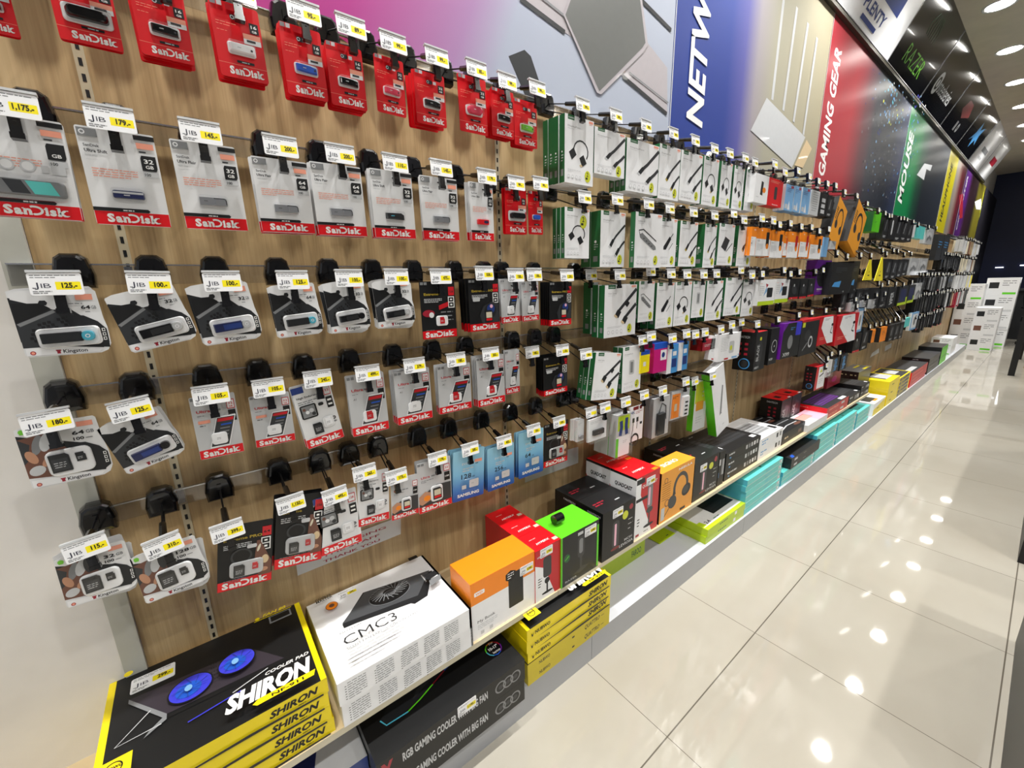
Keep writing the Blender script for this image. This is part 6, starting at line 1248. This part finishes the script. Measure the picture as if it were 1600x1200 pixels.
        b.rr(w*.42, h*.42, w*.6, h*.85, .012, 'dgrey'); b.rr(w*.46, h*.5, w*.56, h*.8, .008, 'grey'); b.rect(w*.48, h*.2, w*.54, h*.45, 'dgrey'); b.pl([(w*.3, h*.14), (w*.55, h*.22), (w*.75, h*.18), (w*.5, h*.1)], 'dgrey'); b.rect(w*.42, h*.88, w*.56, h*.94, 'lgrey'); b.text('RAZER', w*.1, h*.06, h*.035, 'lgrey', w=w*.3, bold=0); b.rect(w*.95, h*.02, w, h*.9, 'brightgreen')
    elif style == 'leviosa':
        o('black', pz='black', mx='black'); F('front'); b.rr(w*.3, h*.16, w*.5, h*.72, .014, 'dgrey'); b.rr(w*.36, h*.2, w*.42, h*.66, .004, 'lpink'); b.disc(w*.4, h*.14, w*.14, 'dred', ry=h*.03); b.text('MC01', w*.68, h*.18, h*.05, 'lgrey', w=w*.25); b.text('LEVIOSA', w*.52, h*.09, h*.06, 'lgrey', w=w*.44); b.disc(w*.86, h*.86, w*.06, 'wine'); b.small(w*.78, h*.6, w*.16, 3, h*.1, 'lgrey', 4, .15)
        if idx: b.disc(w*.68, h*.74, w*.09, 'badge', ry=h*.09)
        F('side'); b.text('FANTECH', d*.4, h*.88, h*.045, 'lgrey', w=d*.5); F('top'); b.small(w*.1, d*.5, w*.3, 2, d*.1, 'wine', 3, .5); b.small(w*.6, d*.3, w*.3, 1, d*.12, 'lgrey')
    elif style == 'quadcast':
        o('red2', pz='red', mx='tagw'); F('front'); b.pl([(0, h*.98), (w*.22, h*.98), (w*.2, h*.7), (w*.75, 0), (0, 0)], 'tagw'); b.pl([(w*.22, h*.98), (0, h*.98), (0, h*.8)], 'tagw'); b.rect(w*.02, h*.88, w*.35, h*.96, 'char'); b.text('QUADCAST', w*.25, h*.8, h*.045, 'white', w=w*.65, shear=.2); b.rr(w*.5, h*.42, w*.72, h*.8, .01, 'grey'); b.rr(w*.54, h*.46, w*.62, h*.76, .006, 'lpink'); b.rect(w*.02, h*.6, w*.5, h*.65, 'char'); b.disc(w*.62, h*.38, w*.14, 'dgrey', ry=h*.05); b.rect(w*.58, h*.15, w*.64, h*.38, 'dgrey'); b.disc(w*.6, h*.13, w*.22, 'char', ry=h*.025); b.small(w*.1, h*.3, w*.1, 3, h*.05, 'char'); b.rect(w*.06, h*.03, w*.2, h*.07, 'wine'); b.small(w*.4, h*.05, w*.4, 1, h*.03, 'char')
        F('side'); b.rect(0, h*.96, d, h, 'black'); b.pl([(0, 0), (d*.16, h*.6), (0, h*.75)], 'red2'); b.pl([(d*.9, 0), (d, 0), (d, h*.5)], 'red2'); b.text('QUADCAST', d*.2, h*.78, h*.06, 'black', w=d*.66, shear=.2, bold=.04)
        F('top'); b.text('HYPERX', w*.2, d*.3, d*.09, 'white', w=w*.5, shear=.3); b.small(w*.2, d*.7, w*.4, 1, d*.05, 'lgrey'); b.rect(w*.75, d*.02, w*.95, d*.14, 'orange')
    elif style == 'nebula':
        o('nebula', pz='nebula', mx='black'); F('front'); n = 12; pts = [(w*(.6+.2*math.cos(t)), h*(.55+.26*math.sin(t))) for t in [math.pi*1.15-math.pi*1.2*i/n for i in range(n+1)]]; b.stroke(pts, w*.07, 'dgrey'); b.stroke([(w*.4, h*.5), (w*.36, h*.36)], w*.06, 'char'); b.disc(w*.36, h*.32, w*.13, 'dgrey', ry=h*.13, rot=-.4); b.disc(w*.78, h*.42, w*.14, 'char', ry=h*.12, rot=.2); b.disc(w*.76, h*.43, w*.09, 'dgrey', ry=h*.08, rot=.2); b.stroke([(w*.3, h*.25), (w*.1, h*.06)], w*.015, 'char')
        b.text('NEBULA', w*.5, h*.9, h*.045, 'tagw', w=w*.42); [b.rect(w*.04, h*(.45+.045*k), w*.28, h*(.457+.045*k), 'char') for k in range(8)]; b.ring(w*.14, h*.82, w*.04, w*.05, 'brown'); b.ring(w*.2, h*.36, w*.05, w*.065, 'brown'); b.rect(w*.04, h*.05, w*.14, h*.3, 'lgrey'); b.rect(w*.62, h*.03, w*.78, h*.08, 'char')
        F('top'); b.text('SIGNO', w*.25, d*.35, d*.25, 'tagw', w=w*.45)
    elif style in ('kbblack', 'kbblack2'):
        o('black', pz='black', mx='black'); F('front'); b.small(w*.08, h*.6, w*.3, 1, h*.25, 'lgrey', idx+2, .7); b.rect(w*.1, h*.25, w*.14, h*.4, 'sky')
        for k in range(5): b.rect(w*(.55+.08*k), h*.3, w*(.6+.08*k), h*.75, ['lgrey', 'grey', 'lgrey', 'tagw', 'lgrey'][k])
        F('top'); keys(b, w*.1, d*.25, w*.8, d*.5, 'dgrey', 'char'); b.rect(w*.84, d*.06, w*.95, d*.16, 'tagw'); b.small(w*.1, d*.9, w*.3, 1, d*.06, 'lgrey')
    elif style == 'kbwhite':
        o('tagw', pz='tagw'); F('front'); b.small(w*.1, h*.6, w*.25, 2, h*.25, 'lblue', idx+2, .5); b.rect(w*.72, h*.3, w*.8, h*.75, 'char'); b.rect(w*.86, h*.3, w*.94, h*.75, 'grey'); F('top'); keys(b, w*.08, d*.2, w*.7, d*.5, 'grey', 'lgrey'); b.rect(w*.82, d*.1, w*.94, d*.3, 'char'); b.small(w*.1, d*.9, w*.3, 1, d*.08, 'badge')
    elif style == 'kbdark':
        o('char', pz='black', mx='black'); F('top'); b.stroke([(w*.1, d*.2), (w*.5, d*.4), (w*.9, d*.35)], w*.02, 'lgrey'); b.stroke([(w*.1, d*.7), (w*.5, d*.8), (w*.9, d*.75)], w*.02, 'grey'); b.disc(w*.8, d*.2, w*.14, 'brown', ry=d*.1); F('front'); b.small(w*.1, h*.4, w*.3, 1, h*.25, 'tan', 3, .6); b.rect(w*.7, h*.3, w*.85, h*.6, 'brown')
    elif style == 'kbpink':
        o('paper', pz='lpink'); F('top'); b.rect(0, 0, w*.5, d, 'tagw'); keys(b, w*.15, d*.4, w*.5, d*.4, 'cream', 'pink'); b.rect(w*.1, d*.08, w*.4, d*.2, 'tagw')
    elif style == 'kbred':
        o('red2', pz='char', mx='red'); F('top'); keys(b, w*.12, d*.25, w*.74, d*.5, 'dgrey', 'purple'); b.rect(w*.7, d*.04, w*.95, d*.16, 'tagw'); F('side'); b.small(d*.2, h*.55, d*.6, 1, h*.25, 'salmon'); F('front'); b.text('FANTECH', w*.1, h*.3, h*.35, 'salmon', w=w*.4); b.rect(w*.65, h*.3, w*.8, h*.7, 'lgrey')
    elif style == 'fanbox':
        o('char', pz='red', mx='black'); F('front'); b.pl([(w*.2, h*.2), (w*.6, h*.1), (w*.8, h*.7), (w*.4, h*.8)], 'dgrey'); b.text('BLADE', w*.4, h*.2, w*.25, 'lgrey', w=h*.45, rot=math.pi/2); F('side'); b.text('FANTECH', d*.3, h*.86, h*.06, 'lgrey', w=d*.5); b.ring(d*.55, h*.2, d*.2, d*.26, 'lgrey'); [b.rect(d*(.4+.25*(k % 2)), h*(.4+.13*(k//2)), d*(.52+.25*(k % 2)), h*(.47+.13*(k//2)), 'wine') for k in range(6)]
        F('top'); b.rect(w*.3, d*.3, w*.6, d*.6, 'black'); b.rect(w*.7, d*.02, w*.95, d*.12, 'tagw')
    elif style == 'rgbcool':
        o('black', pz='black', mx='dgrey'); F('front'); b.text('RGB GAMING COOLER WITH BIG FAN', w*.14, h*.42, h*.34, 'lgrey', w=w*.56, bold=.03); b.text('X', w*.02, h*.25, h*.6, 'wine', w=w*.07, bold=.05); b.small(w*.02, h*.12, w*.08, 1, h*.12, 'lgrey'); [b.ring(w*(.8+.06*k), h*.5, h*.2, h*.26, 'grey') for k in range(3)]; [b.disc(w*(.8+.06*k), h*.5, h*.1, 'dgrey') for k in range(3)]
        F('top'); b.e = .0005; b.pl([(w*.1, d*0.310), (w*.32, d*0.589), (w*.86, d*0.601), (w*.8, d*0.496), (w*.3, d*0.260), (w*.12, d*0.248)], 'char'); b.pl([(w*.3, d*0.310), (w*.34, d*0.372), (w*.6, d*0.521), (w*.58, d*0.459)], 'dgrey'); b.stroke([(w*.1, d*0.310), (w*.12, d*0.242), (w*.25, d*0.236)], w*.008, 'cyan'); b.stroke([(w*.25, d*0.236), (w*.34, d*0.273), (w*.44, d*0.329)], w*.008, 'brightgreen'); b.stroke([(w*.44, d*0.329), (w*.54, d*0.384)], w*.008, 'wine'); b.stroke([(w*.54, d*0.384), (w*.8, d*0.496)], w*.008, 'blue')
        for k, c_ in enumerate(('wine', 'orange', 'brightgreen', 'cyan', 'blue', 'purple')):
            b.stroke([(w*.88+w*.055*math.cos(t), d*.28+w*.055*math.sin(t)) for t in (k*1.047, k*1.047+.53, k*1.047+1.05)], w*.008, c_)
        b.text('10-17"', w*.845, d*.27, d*.035, 'white', w=w*.07); b.text('For', w*.87, d*.33, d*.025, 'white'); b.text('laptop', w*.855, d*.22, d*.025, 'white')
    elif style == 'blueprint':
        o('dblue', pz='lgrey', mx='tagw'); F('top'); b.pl([(0, 0), (w*.7, 0), (w*.9, d), (0, d)], 'navy'); b.disc(w*.55, d*.35, w*.06, 'dgrey'); b.pl([(w*.1, d*.2), (w*.5, d*.2), (w*.62, d*.8), (w*.2, d*.8)], 'char')
    elif style == 'nubwo2':
        o(mat('shiron_muted', (206, 186, 40), .5), pz='black'); F('front'); b.text('QUATTRO', w*.66, h*.35, h*.4, 'char', w=w*.2, shear=.3); b.small(w*.88, h*.5, w*.09, 1, h*.15, 'char'); b.text('NUBWO', w*.12, h*.35, h*.3, 'char', w=w*.12); b.rect(w*.5, h*.4, w*.53, h*.55, 'char')  # a more muted yellow for the lower cartons of the stack
    elif style == 'limeflat':
        o('lime', pz='lime'); F('front'); b.text('FAROO', w*.72, h*.3, h*.4, 'ugreen', w=w*.2); F('top'); b.small(w*.6, d*.1, w*.3, 1, d*.08, 'ugreen')
    elif style == 'kblime':
        o('lime', pz='lime'); F('top'); b.rect(w*.02, d*.1, w*.98, d*.98, 'paper'); keys(b, w*.42, d*.3, w*.52, d*.5, 'char', 'black'); b.pl([(w*.02, d*.12), (w*.1, d*.12), (w*.08, d*.3), (w*.02, d*.3)], 'lime'); b.text('2.4', w*.12, d*.14, d*.1, 'char', w=w*.1); b.small(w*.3, d*.16, w*.3, 1, d*.06, 'ugreen'); b.rect(w*.85, d*.84, w*.95, d*.95, 'lime'); F('front'); b.small(w*.3, h*.5, w*.4, 1, h*.3, 'ugreen', 4, .5); b.rect(w*.7, h*.3, w*.76, h*.8, 'tagw')
    elif style == 'kbteal':
        o('teal', pz='teal', mx='cyan'); F('front'); b.small(w*.5, h*.6, w*.2, 2, h*.2, 'cyan', idx, .5); b.rect(w*.9, h*.25, w*.97, h*.75, 'paper'); b.rect(w*.91, h*.35, w*.93, h*.65, 'grey'); b.rect(0, h*.02, w, h*.08, 'paper'); F('top'); b.pl([(w*.03, d*.3), (w*.9, d*.3), (w*.95, d*.95), (w*.08, d*.95)], 'black'); b.disc(w*.5, d*.15, w*.02, 'char')
    elif style == 'kbblackteal':
        o('char', pz='black'); F('front'); b.rect(w*.1, h*.3, w*.2, h*.7, 'lgrey'); b.small(w*.4, h*.5, w*.2, 1, h*.3, 'grey'); F('top'); b.pl([(w*.04, d*.02), (w*.12, d*.02), (w*.16, d*.12), (w*.08, d*.12)], 'blue')
    elif style in ('yellowwin', 'yellowdark', 'yellowplain'):
        o('shiron', pz='shiron'); F('top')
        if style == 'yellowwin': b.rect(w*.25, d*.2, w*.9, d*.85, 'dgrey'); b.rect(w*.35, d*.2, w*.9, d*.7, 'lgrey')
        else: b.rect(w*.05, d*.05, w*.95, d*.95, 'dgrey'); b.rect(w*.4, d*.3, w*.8, d*.7, 'lgrey')
        F('front')
        if style == 'yellowdark': b.rect(w*.04, h*.05, w*.9, h*.9, 'dgrey'); b.small(w*.15, h*.6, w*.4, 2, h*.3, 'shiron')
        else: b.small(w*.3, h*.4, w*.4, 1, h*.3, 'char')
    elif style == 'whiteyellow': o('shiron', pz='tagw', mx='tagw'); F('front'); b.pl([(0, h*.5), (w, h*.9), (w, h), (0, h)], 'tagw'); b.small(w*.3, h*.4, w*.4, 1, h*.2, 'char'); F('top'); b.rect(w*.1, d*.3, w*.6, d*.9, 'char'); b.rect(w*.3, d*.15, w*.6, d*.3, 'orange')
    elif style == 'redstack': o('red2', pz='dgrey', mx='red'); F('front'); b.small(w*.1, h*.5, w*.7, 1, h*.3, 'salmon', idx); F('top'); b.rect(w*.1, d*.1, w*.5, d*.3, 'lgrey')
    elif style == 'darkstack': o('dgrey', pz='dgrey', mx='black'); F('front'); b.small(w*.1, h*.5, w*.5, 1, h*.3, 'grey', idx+1); F('side'); b.small(d*.4, h*.5, d*.4, 1, h*.3, 'lgrey', idx+3)
    elif style == 'brownstack': o('dgrey', pz='grey', mx=mat('maroon_board', (48, 26, 28), .4)); F('side'); b.small(d*.12, h*.5, d*.3, 1, h*.25, 'tan', idx+1, .5); b.small(d*.6, h*.5, d*.3, 1, h*.25, 'tan', idx+2, .5); F('top'); b.rect(w*.5, d*.1, w*.9, d*.4, 'yellow')
    elif style == 'greenstack': o('brightgreen', pz='dgrey', mx='char'); F('front'); b.pl([(0, h*.8), (w, h*.9), (w, h*.84), (0, h*.74)], 'ugreen')
    elif style == 'whitebig': o('tagw', pz='paper', mx='paper'); F('side'); b.rect(d*.1, h*.4, d*.4, h*.75, 'brown' if idx % 2 else 'char'); b.small(d*.5, h*.8, d*.4, 3, h*.12, 'grey', idx); b.rect(d*.55, h*.05, d*.95, h*.17, 'brightgreen' if idx % 3 == 0 else 'lgrey')
    else: o(style)
    b.M = None
    return b.mesh('carton')
def keys(b, x, y, w, d, c1, c2):
    b.rect(x-w*.02, y-d*.05, x+w*1.02, y+d*1.05, c2); b.z += b.e; b.hold = True
    for i in range(14):
        for j in range(5): b.rect(x+w*i/14, y+d*j/5, x+w*(i+.8)/14, y+d*(j+.75)/5, c1)
    b.hold = False
for rec in STAND:
    style, X, Y, Z, w, d, h, yaw, n, nd, name, lab, cat, st = rec
    hh = h/n; dd = d/nd
    for j in range(n):
        for q in range(nd):
            jit = random.Random(int(Y*1000)+j*7+q); dx = jit.uniform(-.006, .004) if n > 1 and j < n-1 else 0
            sty = style
            if style == 'shiron' and name == 'cooler_carton_low': sty = 'nubwo2' if j < 2 else 'shiron'
            key = ('st', sty, round(w, 3), round(dd, 3), round(hh, 4), j % 3 if style != 'leviosa' else q)
            me = cached(key, lambda: carton(sty, w, dd, hh-.0008, j % 3 if style != 'leviosa' else (1 if q == 0 else 0)))
            mt = shelfm(X, Y, Z, yaw) @ Matrix.Translation((dx if n > 1 else 0, q*dd+abs(dx)*.6+(.001 if q else 0), j*hh)) @ Matrix.Rotation(dx*1.2, 4, 'Z')
            pos = ''
            if n > 1: pos = ', topmost' if j == n-1 else (', bottom one' if j == 0 else f', {nth(j)} from bottom')
            if nd > 1: pos += ', front one' if q == 0 else (f', {nth(q)} behind the front one')
            nm = 'cooler_carton' if name == 'cooler_carton_low' else name
            t = thing(nm, lab+pos, cat, mt, None if n*nd == 1 else lab.split(',')[0])
            ob('carton', me, t)
            if st and j == n-1 and q == 0:
                kind, fx, fy, price, sc = st
                M0 = (FR(w*fx, hh*fy) if kind == 'F' else TP(w*fx, dd*fy, hh-.0006)) @ Matrix.Scale(sc, 4)
                ob('price_sticker', cached('tag'+(price or ''), lambda: label_mesh(price)), t, M0)
# paper notices taped to the wood
for i, (pts, txt, lab) in enumerate(NOTES):
    b = MB(); Y0 = pts[0][0]; Z0 = pts[0][1]
    loc = [(y-Y0, z-Z0) for y, z in pts]; b.prism(loc, 0, .0008, mat('laminate_paper', (212, 212, 208), .3, noise=.02)); b.z = .0008
    t = thing('paper_notice', lab, 'notice', wallm(XW+.001, Y0, Z0), None)
    W_ = loc[1][0]; H_ = max(p[1] for p in loc)
    ob('sheet', b.mesh('sheet'), t)
    if txt:
        b = MB(); b.z = .0009
        for k, s in enumerate(txt): b.text(s, W_*(.5), H_*(.66-.27*k), H_*.12, 'wine', w=W_*(.55 if k else .7), center=True)
        ob('printed_words', b.mesh('printed_words'), t)

# ================================================================== far end of the shop
def simple(name, lab, cat, boxes, mtx=None, group=None):
    t = thing(name, lab, cat, mtx or Matrix(), group)
    for pn, fn in boxes:
        b = MB(); fn(b); ob(pn, b.mesh(pn), t)
    return t
def table(x0, x1, y0, y1, h, lab):
    simple('display_table', lab, 'table', [('table_top', lambda b: b.box(0, x1-x0, 0, y1-y0, h-.04, h, 'gloss'))]+
        [('leg', (lambda px, py: (lambda b: b.prism([(px-.03, py-.03), (px+.03, py-.03), (px+.03, py+.03), (px-.03, py+.03)], 0, h-.04, 'black')))(px, py)) for px in (.04, x1-x0-.04) for py in (.04, y1-y0-.04)]+
        [('apron', lambda b: b.box(.02, x1-x0-.02, .02, y1-y0-.02, h-.16, h-.04, 'black'))], Matrix.Translation((x0, y0, 0)))
table(-.2, .9, 8.5, 10.3, .92, 'tall black display table at the far right of the aisle')
def counter(x0, y0, y1, h, lab):
    simple('display_counter', lab, 'counter', [('cabinet', lambda b: b.box(0, .8, 0, y1-y0, .0, h-.03, 'black')), ('counter_top', lambda b: b.box(-.015, .815, -.01, y1-y0+.01, h-.03, h, 'gloss'))], Matrix.Translation((x0, y0, 0)))
counter(.135, 1.25, 2.22, .8, 'black display counter at the lower right edge of the aisle')
counter(.112, 2.9, 4.9, .85, 'black display counter further along the right edge of the aisle')
counter(.12, 5.3, 7.6, .85, 'black display counter in front of the tall black table')
simple('shipping_carton', 'brown cardboard box on the floor under the tall black table', 'box', [('carton', lambda b: b.box(0, .5, 0, .5, 0, .42, mat('cardboard', (160, 128, 84), .7))), ('tape', lambda b: b.box(.22, .28, -.001, .501, .419, .421, 'tan'))], Matrix.Translation((-.08, 9.3, 0)))
# swivel chairs and desk under a dark sheet beyond the white cartons
def office_chair(x, y, a, lab):
    t = thing('office_chair', lab, 'chair', Matrix.Translation((x, y, 0)) @ Matrix.Rotation(a, 4, 'Z'), None)
    b = MB(); b.prism(rrect(-.26, -.26, .26, .26, .08), .44, .53, 'char'); ob('seat', b.mesh('seat'), t)
    b = MB(); b.M = Matrix.Translation((0, .25, .6)) @ Matrix.Rotation(math.pi/2-.15, 4, 'X'); b.puff([(-.22, 0), (.22, 0), (.27, .3), (.2, .75), (-.2, .75), (-.27, .3)], 0, .08, 'char', .15); ob('backrest', b.mesh('backrest'), t)
    b = MB(); b.tube((0, 0, .1), (0, 0, .44), .03, 'dgrey', 10); ob('column', b.mesh('column'), t)
    for k in range(5):
        c = math.radians(72*k); b = MB(); b.tube((0, 0, .12), (.3*math.cos(c), .3*math.sin(c), .06), .022, 'dgrey', 8, .014); b.tube((.3*math.cos(c)-.012, .3*math.sin(c), .03), (.3*math.cos(c)+.012, .3*math.sin(c), .03), .03, 'black', 10); ob('leg', b.mesh('leg'), t)
    for s in (-1, 1):
        b = MB(); b.box(s*.28-.03, s*.28+.03, -.18, .15, .68, .71, 'black'); b.box(s*.28-.015, s*.28+.015, -.03, .02, .48, .68, 'dgrey'); ob('armrest', b.mesh('armrest'), t)
office_chair(.02, 12.35, .4, 'dark grey office chair beside the white printer cartons')
office_chair(.85, 12.5, -.3, 'dark office chair half hidden behind the right-hand table')
simple('service_desk', 'dark desk against the navy wall at the far end', 'desk', [('desk_top', lambda b: b.box(-1.0, 2.2, 13.3, 14.0, .98, 1.02, 'dgrey')), ('front_panel', lambda b: b.box(-.98, 2.18, 13.34, 13.38, 0, .98, 'char'))])
for i, x in enumerate((-.22, .12)):
    simple('computer_monitor', ['monitor with glowing white screen, left of the two on the far desk', 'monitor with glowing white screen, right of the two on the far desk'][i], 'monitor', [('bezel', lambda b: b.box(-.17, .17, 0, .03, .1, .42, 'black')), ('screen', lambda b: b.box(-.155, .155, -.002, 0, .115, .405, mat('lit_screen', (235, 238, 242), .4, emit=2.2, noise=0))), ('stand', lambda b: (b.tube((0, .02, 0), (0, .02, .14), .015, 'char'), b.box(-.08, .08, -.04, .08, 0, .01, 'char')))], Matrix.Translation((x, 13.5, 1.02)))
for i, (x, y, z) in enumerate(((-.9, 13.4, 1.25), (-.55, 13.45, 1.28))):
    simple('wall_lamp_strip', f'small white light strip on the navy wall, {["left","right"][i]} one', 'light', [('strip', lambda b: b.box(0, .12, 14.47-y, 14.5-y, .2, .22, mat('strip_glow', (240, 244, 250), .4, emit=2, noise=0)))], Matrix.Translation((x, y, z)))

t = thing('desk_speaker', 'small black round speaker lying on the bright green topped carton', 'speaker', Matrix.Translation((-.9, .855, .541)))
b = MB(); b.tube((0, 0, .016), (.0, .036, .016), .016, 'gloss', 20); ob('body', b.mesh('body'), t)
b = MB(); b.tube((0, .0361, .016), (.0, .038, .016), .013, 'dgrey', 20); ob('grille', b.mesh('grille'), t)
